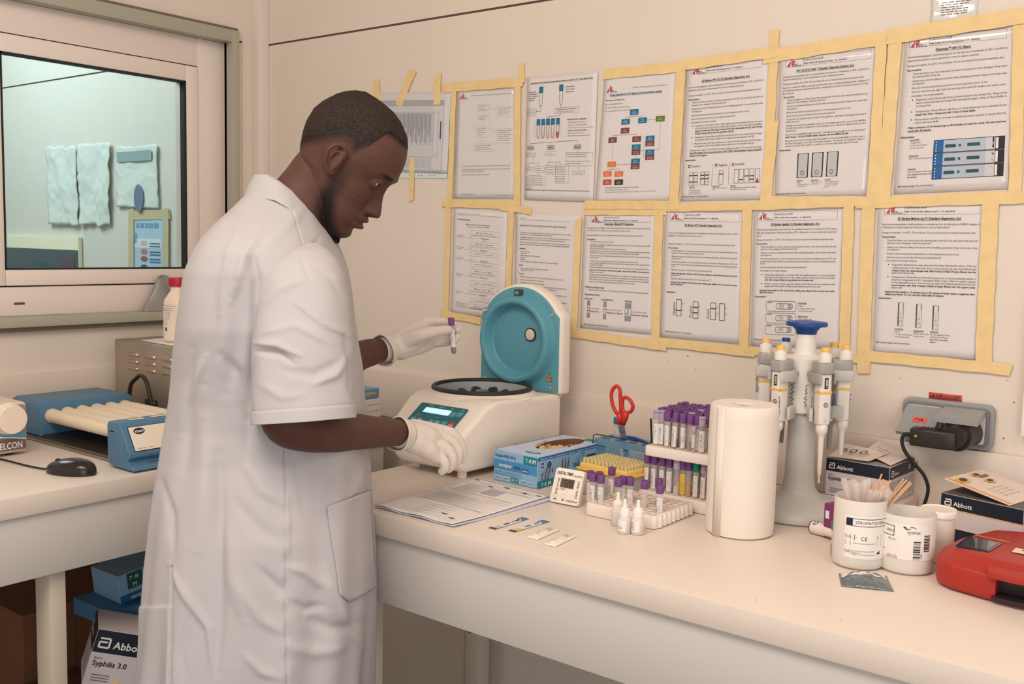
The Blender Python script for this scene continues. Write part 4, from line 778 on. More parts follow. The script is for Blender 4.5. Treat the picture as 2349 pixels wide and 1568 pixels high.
# B2
s = Sheet('crossmatch procedure page partly behind the raised lid, second in the lower row', [(1184, 487), (1332, 493), (1313, 757), (1180, 742)], seed=10)
s.txt(.08, .18, .05, 'Appendix 26', .0078, 0, GRY); s.hline(.08, .062, .86, GRY); s.txt(.08, .80, .118, 'Appendix 26. Crossmatch procedure (tile method)', .0165, 0, BLK)
s.lines([(.08, .88, .18, 'The objective of crossmatching blood units is to verify the compatibility between the red cells'), (.08, .61, .197, 'of the donor unit and the plasma of the recipient.'), (.08, .88, .222, 'Crossmatch is performed in the laboratory just before releasing the blood unit (or within 3'), (.08, .80, .240, 'days before planned surgery, once the result for transfusion is to be anticipated).'), (.08, .88, .266, 'When this test is performed at 30° to room temperature, it can detect naturally occurring'), (.08, .88, .284, 'regular anti-A and anti-B red regular haemolytic antibodies, and IgM agglutinating antibodies.'),
 (.08, .18, .322, 'Equipment', 'b'), (.10, .25, .350, 'White ceramic tile'), (.10, .20, .367, 'Plastic rods'), (.10, .42, .384, 'Automatic pipette (10-100 microlitres)'), (.10, .18, .401, 'Clipper tip'), (.10, .18, .418, 'Hard card'), (.10, .71, .435, 'Device or object for centrifuge to obtain the recipient plasma rapidly'), (.08, .15, .470, 'Samples', 'b'), (.10, .56, .498, 'Recipient\'s sample from EDTA tube (Sodium or Lithium-EDTA)'), (.10, .32, .514, '1 sample of the blood unit'), (.08, .17, .548, 'Procedure', 'b'),
 (.10, .80, .574, 'Write the donor unit number and the recipient identification number on the tile'), (.10, .50, .600, 'Wash the donor unit number on the blood unit'), (.10, .50, .626, 'Cut the sealed segment of the donor unit (pilot)'), (.10, .87, .652, 'Empty the contents of the segment onto the plastic plate; the segment must be completely empty'), (.10, .72, .672, 'gently. Place a drop of red blood cells on the middle of the tile only.'), (.10, .87, .715, 'Add 2 drops of recipient\'s plasma to the tile, mix it with the rod'), (.10, .89, .775, 'Rotate tile and tilt it gently from side to side for 2 minutes, while observing for agglutination'), (.35, .89, .835, 'of the donor unit is not transfused to the patient'), (.55, .89, .860, 'If the donor unit is'), (.55, .89, .876, 'transfused against the'), (.55, .89, .892, 'recipient serum unit')])
s.k.scrawl(.72, .925, .16, .02, BLK, 5, 3, .006); s.k.scrawl(.74, .965, .14, .02, BLK, 4, 5, .006); s.done()
# B3
s = Sheet('sheet with reactive and non-reactive strips and red print, third in the lower row', [(1341, 490), (1507, 490), (1498, 767), (1331, 751)], seed=11)
s.head('MSF OCB - HBsAg RDT Determine - V1_July 2021', 'Determine- HBsAg RDT Determine', ty=.095, tx=(.30, .70), hx=(.10, .92), hy=(.012, .072))
s.lines([(.06, .93, .128, 'Purpose: Determine 2 HBsAg is a lateral flow rapid test for the detection of surface antigen of hepatitis B'), (.06, .66, .150, 'virus (HBsAg) in human capillary and venous whole blood, plasma or serum.'), (.06, .84, .190, 'Storage and stability: 2 to 30°C. Do not freeze. Do not use beyond the indicated expiration date.'), (.06, .18, .225, 'Test procedure:', 'bu'),
 (.11, .44, .246, 'The test should be performed at 15 to 40°C'), (.11, .93, .272, 'Serum/plasma should be centrifuged for approximately 5 minutes at 1,000-1,200 g (approx. 3,000'), (.11, .31, .288, 'rpm with Hettich EBA 200).'), (.11, .62, .306, 'Allow all components of the test to reach room temperature.'), (.11, .93, .326, 'Break off the strip, at the right hand side of the card, by bending and tearing along the perforated'), (.11, .79, .343, 'line. Place the remaining strips in the bag, along with the desiccant and seal securely.'), (.11, .93, .366, 'Label or write the patient identification number on the top white area of the device, using a fine tip'), (.11, .24, .382, 'permanent marker.'), (.11, .79, .412, 'Carefully remove the protective foil cover of the test strip, start the assay within 2 hours.'),
 (.11, .93, .430, 'Serum or plasma: apply 50 µL of serum or plasma with a precision pipette to the sample pad. Do'), (.11, .30, .446, 'not add any chase buffer.'), (.11, .93, .466, 'Whole blood: apply 50 µL of whole blood with a precision pipette to the sample pad. Wait one', ''), (.11, .93, .490, 'minute or until the sample is absorbed then apply 1 drop of chase buffer to the sample pad,', 'b'), (.11, .31, .508, 'holding the bottle vertically.'), (.11, .93, .532, 'Capillary whole blood (EDTA capillary tube): Place the capillary tube containing the blood sample', ''), (.11, .93, .552, 'in the middle of the sample pad covered by the arrow symbol, in an upright (vertical) position.'), (.11, .93, .572, 'Wait until the blood has transferred from the capillary tube to the sample pad. Then immediately'), (.11, .75, .592, 'apply one drop of chase buffer to the sample pad, holding the bottle vertically.'),
 (.06, .33, .640, 'Reading and reporting of results:', 'bu'), (.11, .93, .664, 'Read the result no sooner than 15 minutes and no later than 30 minutes after applying the sample.'), (.06, .27, .705, 'Interpretation of Result:', 'bu')])
for x, t in ((.06, 'REACTIVE'), (.29, 'NON-REACTIVE'), (.62, 'INVALID')): s.txt(x, x + .012 * len(t) * 1.15, .745, t, .0135, 1)
SG = mat('strip_shade', (150, 146, 146), .5)
for x, c, p in ((.10, 1, 1), (.33, 1, 0), (.625, 0, 1), (.67, 0, 0)):
    s.box(x, .755, x + .034, .905, BLK, .004); s.k.rect(x, .755, x + .034, .80, SG, 1); s.k.rect(x, .862, x + .034, .905, SG, 1)
    if c: s.k.rect(x, .817, x + .034, .822, RED, 2)
    if p: s.k.rect(x, .840, x + .034, .846, BLK, 2)
for x, y, a, b in ((.14, .826, 'Control bar', 'Patient bar'), (.37, .826, 'Control bar (red)', 'Patient bar (black)'), (.71, .828, 'Control bar (red)', 'Patient bar (black)')): s.txt(x, x + .0118 * len(a), y, a, .0118, 0, RED); s.txt(x, x + .0118 * len(b), y + .026, b, .0118, 1)
s.txt(.06, .40, .968, foot, .0078, 1); s.done()
# B4
s = Sheet('sheet with sideways strips marked C and T, fourth in the lower row', [(1527, 485), (1705, 486), (1699, 789), (1516, 772)], seed=12)
s.head('MSF OCB: Bioline Hepatitis C - V1_Mar2018', 'SD Bioline HCV (Standard diagnostics, Inc)', ty=.112, tx=(.27, .75), hx=(.07, .96), hy=(.006, .076))
s.lines([(.06, .96, .172, 'Immunochromatographic rapid assay for the qualitative detection of antibodies specific to HCV in'), (.06, .51, .194, 'fingerstick or venous whole blood, plasma or serum.'), (.06, .92, .258, 'Storage and stability: 1 to 30°C. Do not freeze. Do not use beyond the indicated expiration date.'), (.06, .20, .290, 'Test procedure:', 'b'), (.11, .95, .312, 'Check kit before use. Note down the opening date of the kit. Use only items that have not', 'd'), (.11, .53, .330, 'expired or been damaged. Check the desiccant.'), (.11, .95, .356, 'Always use universal safety precautions when handling specimens. Keep work areas clean', 'd'), (.11, .24, .373, 'and organised.'), (.11, .95, .400, 'If the blood specimen is not immediately tested, it should be refrigerated at 2-8°C and', 'd'), (.11, .95, .420, 'tested within 3 days. Bring kit and previously stored specimens to room temperature prior', ''), (.11, .17, .434, 'to use.'), (.11, .64, .462, 'Open the test pouch and label the test strip with patient ID.', 'd'),
 (.11, .95, .490, 'Using a micropipette, dispense 10µl of serum, plasma or whole blood specimen into the', 'b'), (.11, .25, .506, 'sample well "S".'), (.11, .64, .532, 'Dispense 4 drops of assay diluent into the sample well "S".', 'd'), (.11, .95, .560, 'Interpret test results in 5-20 minutes after adding assay diluent. Do not read test results', 'b'), (.11, .27, .577, 'after 20 minutes.', 'b'), (.06, .18, .640, 'Interpretation:', 'b')])
for x, t, b in ((.135, 'Negative', (.66,)), (.35, 'Positive', (.33, .66)), (.57, 'Invalid', (.33,)), (.68, '', ())):
    y0 = .69 + .01 * (x > .3) ; s.box(x + .06, y0, x + .125, y0 + .13, BLK, .006)
    for q in b: s.k.rect(x + .06, y0 + .13 * q - .004, x + .125, y0 + .13 * q + .004, mat('bar_maroon', (96, 44, 46), .5), 2)
    for j, ch in enumerate('TC'): s.txt(x + .133, x + .155, y0 + .04 + .045 * j, ch, .012)
    n = len(t)
    if t:   # sideways word, read upwards
        cy_ = y0 + .125; ar = s.h / s.w
        for ch in t:
            g = GL[(0, ch)]; sz = .034; s.k.mb.add(s.k._p([(x + .045 - gy * sz * ar, cy_ - gx * sz * .85) for gx, gy in g[0]], 1), g[1], SFT); cy_ -= g[2] * sz * .85
s.txt(.06, .40, .955, foot, .0078, 1); s.done()
# B5
s = Sheet('sheet with three outlined cassettes behind the blue knob, fifth in the lower row', [(1731, 484), (1939, 479), (1925, 800), (1723, 792)], gloss=False, seed=13)
s.head('MSF OCB: Bioline Syphilis - V1_Mar2018', 'SD Bioline Syphilis 3.0 (Standard diagnostics, Inc)', ty=.108, tx=(.20, .74), hx=(.045, .925), hy=(.006, .075))
s.lines([(.04, .93, .143, 'Immunochromatographic rapid assay for the qualitative detection of antibodies of all isotypes'), (.04, .93, .166, '(IgG, IgA and IgG) against Treponema pallidum (TP) in fingerstick or venous whole blood, plasma or'), (.04, .10, .188, 'serum.'), (.04, .90, .218, 'Storage and stability: 1 to 30°C. Do not freeze. Do not use beyond the indicated expiration date.'), (.04, .17, .247, 'Test procedure:', 'b'), (.09, .93, .270, 'Check kit before use. Note down the opening date of the kit. Use only items that have not', 'd'), (.09, .51, .287, 'expired or been damaged. Check the desiccant.'), (.09, .93, .313, 'Always use universal safety precautions when handling specimens. Keep work areas clean', 'd'), (.09, .22, .330, 'and organised.'), (.09, .93, .357, 'If the blood specimen is not immediately tested, it should be refrigerated at 2-8°C and', 'd'), (.09, .93, .377, 'tested within 3 days. Bring kit and previously stored specimens to room temperature prior'), (.09, .15, .393, 'to use.'), (.09, .62, .420, 'Open the test pouch and label the test strip with patient ID.', 'd'), (.09, .40, .445, 'According to the sample analysed:', 'd'),
 (.145, .93, .476, 'Whole blood (fingerstick or venous): With the capillary pipette or a precision pipette', 'o'), (.145, .93, .495, 'take 20µl of blood (black line on the capillary pipette) and release it into the sample'), (.145, .70, .513, 'well. Add 4 drops (120µl) of assay diluent into the same well.', 'b'), (.145, .93, .541, 'Plasma or serum: Using a precision pipette add 10µl of serum or plasma in the', 'o'), (.145, .78, .559, 'sample well. Add 4 drops (120µl) of assay diluent into the same well.'), (.09, .93, .590, 'Interpret test results in 5-20 minutes after adding assay diluent. Do not read test results', 'b'), (.09, .25, .606, 'after 20 minutes.', 'b'), (.04, .17, .637, 'Interpretation:', 'b')])
for i, y in enumerate((.665, .752, .838)):
    pts = rr(.17, y, .515, y + .073, .02, 4); s.k.path(pts + pts[:1], .004, GRY); pts = rr(.285, y + .017, .475, y + .056, .018, 4); s.k.path(pts + pts[:1], .004, SFT)
    s.txt(.19, .24, y + .012, 'Syphilis', .008, 1); s.box(.32, y + .030, .37, y + .044, SFT, .003); s.vline(.335, y + .018, y + .044); s.vline(.355, y + .018, y + .044); s.k.ring(.44, y + .036, .022, .004, SFT, 1, 14, ry=.013); s.k.ring(.44, y + .036, .012, .003, SFT, 1, 10, ry=.007)
for y, a in ((.682, ('POSITIVE:', '2 lines', '1 in the control area', '1 in the test area')), (.778, ('NEGATIVE:', 'Only 1 line in the', 'control area')), (.850, ('INVALID:', 'No line appears in the', 'control area. Repeat test', 'with a new test device.'))):
    for j, t in enumerate(a): s.txt(.54, None, y + .0185 * j, t, .0105, j == 0, under=j == 0)
s.txt(.04, .36, .955, foot, .0078, 1); s.done()
# B6
s = Sheet('malaria instruction sheet with three narrow cassettes, rightmost of the lower row', [(2015, 467), (2262, 464), (2242, 826), (2003, 810)], seed=14)
s.head('MSF OCB: Bioline Malaria Ag P.f - V1_Mar2018', 'SD Bioline Malaria Ag P.f (Standard diagnostics, Inc)', ty=.107, tx=(.20, .79), hx=(.07, .95), hy=(.008, .073))
s.lines([(.05, .96, .142, 'Immunochromatographic rapid qualitative screening test for the detection of HRP-II antigen of'), (.05, .69, .162, 'P. falciparum in human fingerstick whole blood or venous whole blood.'), (.05, .93, .196, 'Storage and stability: 1 to 40°C. Do not freeze. Do not use beyond the indicated expiration date.'), (.05, .19, .224, 'Test procedure:', 'b'), (.105, .95, .247, 'Check kit before use. Note down the opening date of the kit. Use only items that have not', 'd'), (.105, .53, .265, 'expired or been damaged. Check the desiccant.'), (.105, .95, .292, 'Always use universal safety precautions when handling specimens. Keep work areas clean', 'd'), (.105, .23, .308, 'and organised.'), (.105, .79, .334, 'Bring kit and previously stored specimens to room temperature prior to use.', 'd'), (.105, .63, .358, 'Open the test pouch and label the test strip with patient ID.', 'd'), (.105, .40, .380, 'According to the sample analysed:', 'd'),
 (.16, .95, .407, 'Fingerstick whole blood: wipe away the first drop with sterile cotton. With the', 'o'), (.16, .95, .427, 'capillary pipette or the disposable loop or the inverted cup take 5µl of blood and'), (.16, .95, .445, 'release it into the round sample well. Add 4 drops (120µl) of assay diluent into the', 'b'), (.16, .38, .460, 'square assay diluent well.'), (.16, .95, .488, 'Venipuncture Whole Blood: If the blood specimen is not immediately tested, it', 'o'), (.16, .95, .506, 'should be refrigerated at 2-8°C and tested within 3 days. With the capillary pipette'), (.16, .95, .524, 'or the disposable loop or the inverted cup take 5µl of blood and draw it into the'), (.16, .95, .542, 'round sample well. Add 4 drops (120µl) of assay diluent into the square assay', 'b'), (.16, .27, .558, 'diluent well.'), (.10, .95, .586, 'Interpret test results in 15 minutes (up to 30 minutes if initial result is negative) after', 'b'), (.10, .67, .603, 'adding assay diluent. Do not read test results after 30 minutes.', 'b'), (.04, .17, .630, 'Interpretation:', 'b')])
for i, x in enumerate((.235, .41, .57)):
    y = .650 + .006 * i; s.k.rect(x, y, x + .012, y + .155, SFT, 1); s.box(x + .008, y, x + .055, y + .155, SFT, .003); s.box(x + .022, y + .118, x + .042, y + .136, GRY, .003); s.k.ring(x + .032, y + .10, .008, .003, GRY, 1, 8, ry=.005); s.k.disc(x + .032, y + .08, .004, BLK, 1, 6, ry=.003); s.box(x + .024, y + .05, x + .042, y + .068, LGR, .003); s.k.rect(x + .046, y + .005, x + .051, y + .04, GRY, 1)
for x, a in ((.21, ('POSITIVE', '2 lines', '1 in the control area', '1 in the test area')), (.395, ('NEGATIVE', 'Only 1 line in the', 'control area')), (.555, ('INVALID', 'No line appears in the', 'control area. Repeat', 'test with a new test', 'device.'))):
    for j, t in enumerate(a): s.txt(x, None, .832 + .0165 * j + .006 * (x > .3), t, .0095, j == 0 or (x > .5 and j > 2), under=j == 0)
s.txt(.03, .37, .925, foot, .0085, 1); s.done()

# ------------------------------------------------------------------ masking tape
TW = .0235
tl = [
 (864, 182, 869, 232, TW, 'short upright tape at the top left corner of the ruled bench chart'), (950, 160, 916, 243, .026, 'slanting tape across the top edge of the ruled bench chart'), (1007, 171, 1004, 243, TW, 'short upright tape at the top right corner of the ruled bench chart'), (948, 362, 946, 460, .017, 'upright tape hanging from the bottom edge of the ruled bench chart'),
 (1017, 203, 1204, 188, TW, 'tape along the top of the wrinkled plastic-covered flow chart'), (1044, 200, 1034, 471, .018, 'tape down the left side of the wrinkled plastic-covered flow chart'), (1190, 196, 1189, 470, .020, 'tape down the right side of the wrinkled plastic-covered flow chart'), (1198, 144, 1201, 192, .015, 'short upright tape rising above the wrinkled plastic-covered flow chart'), (1016, 465, 1192, 470, .022, 'tape under the wrinkled plastic-covered flow chart'), (1150, 474, 1222, 484, .018, 'short tape above the crossmatch page beginning at the decision tree'),
 (1387, 171, 1560, 154, TW, 'tape along the top of the coloured flow chart'), (1565, 143, 1547, 482, TW, 'upright tape between the coloured flow chart and the sheet of strips'), (1345, 470, 1560, 470, .020, 'tape under the coloured flow chart'), (1560, 152, 1790, 118, TW, 'tape along the top of the sheet with positive, negative and invalid strips'),
 (1779, 70, 1768, 300, .020, 'upper upright tape left of the three grey cassettes, rising above the row'), (1775, 280, 1757, 466, .026, 'lower upright tape left of the three grey cassettes'), (1752, 133, 2040, 86, .027, 'long tape along the top of the sheet with three grey cassettes'), (2024, 84, 2003, 470, .022, 'upright tape at the right side of the three grey cassettes'), (2056, 88, 2028, 468, .026, 'upright tape at the left side of the three blue-ended strips'), (1757, 461, 2012, 461, .020, 'tape under the sheet with three grey cassettes'),
 (2038, 86, 2352, 37, .029, 'long tape along the top of the sheet with blue-ended strips'), (2341, 30, 2329, 460, .022, 'upright tape at the right side of the three blue-ended strips'), (2018, 462, 2352, 450, .020, 'tape under the sheet with blue-ended strips'),
 (1031, 470, 1025, 722, .019, 'tape down the left side of the decision tree'), (1175, 484, 1168, 668, .019, 'upright tape between the decision tree and the crossmatch page'), (1012, 718, 1104, 735, .019, 'tape under the decision tree, ending behind the raised lid'), (1330, 500, 1319, 768, .018, 'upright tape left of the sheet with reactive strips'), (1283, 759, 1532, 795, .020, 'tape running under the crossmatch page and the sheet with reactive strips'), (1342, 482, 1528, 482, TW, 'tape along the top of the sheet with reactive strips'),
 (1514, 483, 1504, 802, .022, 'upright tape right of the sheet with reactive strips'), (1500, 477, 1740, 472, .018, 'tape along the top of the sheet with sideways strips'), (1716, 474, 1708, 815, .022, 'upright tape right of the sheet with sideways strips'), (1500, 782, 1732, 808, .020, 'tape under the sheet with sideways strips'), (1730, 473, 1970, 463, .018, 'tape along the top of the three outlined cassettes'), (1950, 462, 1938, 820, .022, 'upright tape right of the three outlined cassettes'), (1722, 802, 1790, 812, .018, 'short tape at the lower left of the three outlined cassettes'), (1870, 818, 1995, 822, .018, 'tape passing behind the pipette stand below the three outlined cassettes'),
 (1994, 458, 1982, 852, .026, 'tape down the left side of the malaria sheet'), (1968, 468, 2352, 455, .018, 'tape along the top of the malaria sheet'), (2274, 458, 2256, 852, .029, 'tape down the right side of the malaria sheet'), (1990, 815, 2322, 847, .022, 'tape under the malaria sheet'),
]
for i, (u0, v0, u1, v1, w_, lb) in enumerate(tl):
    A = W(u0, v0); B = W(u1, v1); strip(A.x, A.z, B.x, B.z, w_, lb, y=-.0040 - .0003 * (i % 7), seed=i)
# white board at the right edge
m = MB(); a = W(2340, 1000, -.02); m.bb((a.x, -.02, a.z), (a.x + .4, -.001, W(2346, 655, -.02).z), mat('board_white', (244, 240, 238), .4), bev=.002); tag(m.build('white_board'), 'edge of a white board at the right edge of the picture', 'board')
# ------------------------------------------------------------------ centrifuge
CW = mat('centrifuge_white', (240, 227, 213), .35, bump=.05, bscale=400); CTL = mat('centrifuge_teal', (92, 156, 172), .38, bump=.15, bscale=500); RUB = mat('rubber_black', (44, 40, 40), .5)
cf = thing('centrifuge', (1.14, -.29, CT), 'white bench centrifuge with its teal-lined lid standing open', 'centrifuge')
def boolean_cut(o, cutter):
    md = o.modifiers.new('cut', 'BOOLEAN'); md.operation = 'DIFFERENCE'; md.object = cutter; md.solver = 'EXACT'
    bpy.context.view_layer.update(); dg = bpy.context.evaluated_depsgraph_get(); me = bpy.data.meshes.new_from_object(o.evaluated_get(dg))
    o.modifiers.clear(); o.data = me; bpy.data.objects.remove(cutter)
XC, XH = 1.142, .130
prof = [(-.452, .914), (-.472, .930), (-.472, .985), (-.458, 1.001), (-.385, 1.051), (-.350, 1.060), (-.13, 1.053), (-.112, 1.045), (-.112, .914)]
m = MB(); bm = bmesh.new()
a = [bm.verts.new((XC - XH, y, z)) for y, z in prof]; b = [bm.verts.new((XC + XH, y, z)) for y, z in prof]; n = len(prof)
bm.faces.new(a); bm.faces.new(b[::-1])
for i in range(n): bm.faces.new((a[i], b[i], b[(i + 1) % n], a[(i + 1) % n]))
bmesh.ops.recalc_face_normals(bm, faces=bm.faces[:])
for v in bm.verts:
    k = max(0, min(1, (-.30 - v.co.y) / .16)); v.co.x = XC + (v.co.x - XC) * (1 - .17 * k) + .0125 * k + (.026 * k if v.co.x < XC and v.co.z < .95 else 0)
bmesh.ops.bevel(bm, geom=[e for e in bm.edges if e.calc_face_angle(0) > .12], offset=.011, segments=4, profile=.5, affect='EDGES')
m.bm(bm, CW, True); body = m.build('body', sharp=0)
m = MB(); BX, BY, BR, BZ = 1.136, -.247, .112, 1.069
m.cyl((BX, BY, .97), (BX, BY, 1.2), BR - .002, CW, 64); cut = m.build('cutter'); boolean_cut(body, cut); under(body, cf)
body.data.set_sharp_from_angle(angle=math.radians(35))
m = MB(); Mb = Matrix.Translation((BX, BY, 0))
m.lathe([(BR + .022, 1.052), (BR + .008, 1.063), (BR + .003, 1.066)], CW, 64, Mb, cap=False); inner(m.build('collar'), body)
m = MB(); m.tube([(BX + (BR + .002) * math.cos(t), BY + (BR + .002) * math.sin(t), 1.068) for t in [2 * math.pi * i / 64 for i in range(64)]], .0058, RUB, 12, closed=True); under(m.build('rim_seal'), cf)
m = MB(); m.lathe([(BR - .0035, 1.066), (BR - .006, 1.0), (BR - .01, .978), (0, .976)], mat('bowl_grey', (186, 186, 188), .4), 64, Mb, cap=False); under(m.build('bowl'), cf)
m = MB(); RT = mat('rotor_teal', (26, 72, 84), .3)
m.lathe([(0, 1.062), (.014, 1.060), (.028, 1.040), (.07, 1.022), (.075, .985), (0, .984)], mat('rotor_grey', (120, 126, 130), .3, .4), 40, Mb)
rotor = m.build('rotor'); under(rotor, cf)
for i in range(8):
    a_ = 2 * math.pi * i / 8 + .2; p = Vector((BX + .062 * math.cos(a_), BY + .064 * math.sin(a_), 1.030)); d = Vector((-.45 * math.cos(a_), -.45 * math.sin(a_), 1)).normalized()
    m = MB(); m.cyl(p - d * .02, p + d * .028, .0125, RT, 20); m.cyl(p + d * .028, p + d * .029, .009, BLK, 20); inner(m.build('tube_holder'), rotor)
# control panel lies on the front slope
s0 = Vector((XC + .010, -.459, 1.0015)); s1 = Vector((XC + .010, -.388, 1.0502)); up = (s1 - s0).normalized(); nn = Vector((1, 0, 0)).cross(up)
pn = plane_fn(s0 + nn * .0014, (1, 0, 0), up, nn); kk = Ink(pn, .0003); PT = mat('panel_teal', (24, 102, 116), .35)
kk.poly(rr(-.064, .002, .076, .071, .004), PT, 0); kk.rect(-.040, .042, .036, .058, mat('lcd_blue', (168, 214, 244), .3, emit=.9), 1); kk.frame(-.040, .042, .036, .058, .0015, mat('lcd_edge', (214, 232, 240), .4), 2)
for i in range(4): kk.rect(-.036 + .03 * i + (.006 if i > 1 else 0), .0635, -.022 + .03 * i, .0655, mat('panel_line', (140, 190, 196), .4), 1)
BT = mat('panel_button', (86, 150, 154), .4)
for x in (-.050, -.030, .004, .022): 
    kk.poly(rr(x - .007, .010, x + .007, .024, .003), BT, 1); kk.poly([(x - .004, .013), (x + .004, .013), (x, .021)] if x in (-.050, .004) else [(x - .004, .021), (x + .004, .021), (x, .013)], mat('panel_tri', (150, 196, 196), .4), 2)
for x, y, c in ((.046, .043, BT), (.064, .046, BT), (.042, .012, BT), (.063, .012, mat('stop_red', (206, 44, 52), .4))): kk.poly(rr(x - .008, y - .002, x + .008, y + .013, .0035), c, 1)
kk.text('STOP', .063, .014, .006, WHT, 1, align='C', layer=2); kk.text('SPEED', -.05, .030, .005, MATS['panel_line'], align='L'); kk.text('TIME', .005, .030, .005, MATS['panel_line'])
inner(kk.build('control_panel'), body)
for x, y in ((1.098, -.425), (1.240, -.435), (1.085, -.15), (1.23, -.15)):
    m = MB(); m.cyl((x, y, CT + .0003), (x, y, CT + .017), .0105, CW, 24); under(m.build('foot'), cf)
# lid
def arc(cx_, cz_, r, a0, a1, n=20): return [(cx_ + r * math.cos(math.radians(a0 + (a1 - a0) * i / n)), cz_ + r * math.sin(math.radians(a0 + (a1 - a0) * i / n))) for i in range(n + 1)]
def lid_outline(hw, z0, z1, ztop):
    # straight sides to z1, then a shoulder and an arc over the top
    R_ = ((hw * .88) ** 2 + (ztop - z1 - .012) ** 2) / (2 * (ztop - z1 - .012)); t = math.degrees(math.asin(hw * .88 / R_))
    return [(-hw, z0), (hw, z0), (hw * .99, z1)] + arc(0, ztop - R_, R_, 90 - t, 90 + t, 18) + [(-hw * .99, z1)]
Ml = Matrix(((1, 0, 0, 1.141), (0, 0, 1, 0), (0, 1, 0, 0), (0, 0, 0, 1)))
m = MB(); m.prism(lid_outline(.127, 1.047, 1.236, 1.308), -.112, -.072, CW, Ml, bev=.009, seg=4); lid = m.build('lid'); under(lid, cf)
m = MB(); m.prism(lid_outline(.119, 1.053, 1.232, 1.301), -.1165, -.111, CTL, Ml, bev=.0015); 
Mr = Matrix.Translation((1.141, -.1165, 1.172)) @ Matrix.Rotation(math.pi / 2, 4, 'X')
m.lathe([(.113, -.002), (.110, .004), (.106, .009), (.104, .024), (.101, .0275), (.092, .028), (.088, .024), (.082, .004), (.076, -.0015), (0, -.0012)], CTL, 72, Mr)
ln_ = m.build('lid_liner', sharp=50); inner(ln_, lid)
# cut the ring a floor: the liner plate would hide the dish, so the dish floor is the plate itself
m = MB(); wz = 1.187; wx = 1.178
m.lathe([(.0165, .001), (.0165, .004), (.014, .0045), (.014, .002), (0, .002)], RUB, 32, Matrix.Translation((wx, -.1165, wz)) @ Matrix.Rotation(math.pi / 2, 4, 'X')); m.lathe([(.0135, .002), (.0135, .0045), (.012, .0055), (0, .0055)], mat('sight_glass', (226, 206, 188), .2), 32, Matrix.Translation((wx, -.1165, wz)) @ Matrix.Rotation(math.pi / 2, 4, 'X')); inner(m.build('sight_window'), lid)
for x, z in ((1.036, 1.240), (1.241, 1.240), (1.036, 1.066), (1.244, 1.066)):
    m = MB(); m.lathe([(.0062, -.0005), (.0062, .001), (.005, .0014), (.004, .0004), (0, .0003)], mat('screw_steel', (190, 200, 204), .25, .9), 20, Matrix.Translation((x, -.1165, z)) @ Matrix.Rotation(math.pi / 2, 4, 'X')); inner(m.build('screw'), lid)
m = MB(); m.bb((1.128, -.124, 1.279), (1.152, -.116, 1.295), mat('latch_metal', (74, 84, 82), .35, .6), bev=.002); m.bb((1.134, -.127, 1.283), (1.144, -.123, 1.291), mat('latch_light', (150, 156, 150), .35, .6)); inner(m.build('latch'), lid)
k = Ink(plane_fn((1.236, -.1168, 1.078), (1, 0, 0), (0, 0, 1), (0, -1, 0))); k.poly([(-.010, 0), (.010, 0), (0, .023)], BLK, 0); k.poly([(-.008, .0015), (.008, .0015), (0, .0200)], mat('warn_orange', (232, 146, 66), .5), 1); k.ring(0, .0075, .003, .0012, BLK, 2, 10); k.path([(0, .0105), (0, .0135)], .0012, BLK, 2); inner(k.build('warning_sign'), lid)
m = MB()
for x in (1.045, 1.235): m.cyl((x - .02, -.098, 1.050), (x + .02, -.098, 1.050), .010, CW, 16)
under(m.build('hinge'), cf)

# ------------------------------------------------------------------ stack left of the centrifuge, mostly behind the man
xr_ = .715; ya_, yb2 = -.40, L(874, 930, xr_).y; zt_b = L(872, 890, xr_).z; zb_b = L(872, 912, xr_).z
t_ = carton('slide_carton', 'stack of white cartons on the window bench, seen past the man towards the centrifuge', 'carton', (xr_ - .07, (ya_ + yb2) / 2, CT + .0005), (.14, yb2 - ya_, zb_b - CT - .001), 0, None, body=mat('carton_white', (226, 218, 212), .55))
m = MB()
for i in range(1, 5): z = (zb_b - CT) * i / 5; m.bb((-.0703, -(yb2 - ya_) / 2 - .0003, z), (.0703, (yb2 - ya_) / 2 + .0003, z + .001), GRY)
m.build('edge_lines', t_)
t_ = carton('tissue_box', 'small blue box with an orange mark on top of the white cartons', 'box', (xr_ - .065, (ya_ + yb2) / 2 - .002, zb_b + .0005), (.125, yb2 - ya_ - .006, zt_b - zb_b), 0, None, body=mat('box_skyblue', (96, 146, 190), .5))
k = Ink(side((.125, yb2 - ya_ - .006, zt_b - zb_b), 'x+')[0]); w_ = yb2 - ya_; k.poly([(w_ - .055, .008), (w_ - .016, .012), (w_ - .018, .016), (w_ - .055, .020)], mat('box_yellow', (206, 160, 84), .5), 1); k.build('print', t_)
# ------------------------------------------------------------------ glove box beside the centrifuge
gb = carton_at('glove_box', 'light blue box of examination gloves marked 7-8 M beside the centrifuge', 'box', (1.423, -.409, CT + .0004), (.12, .245, .066), rz=-.035, faces=glove_faces, body=BXB)
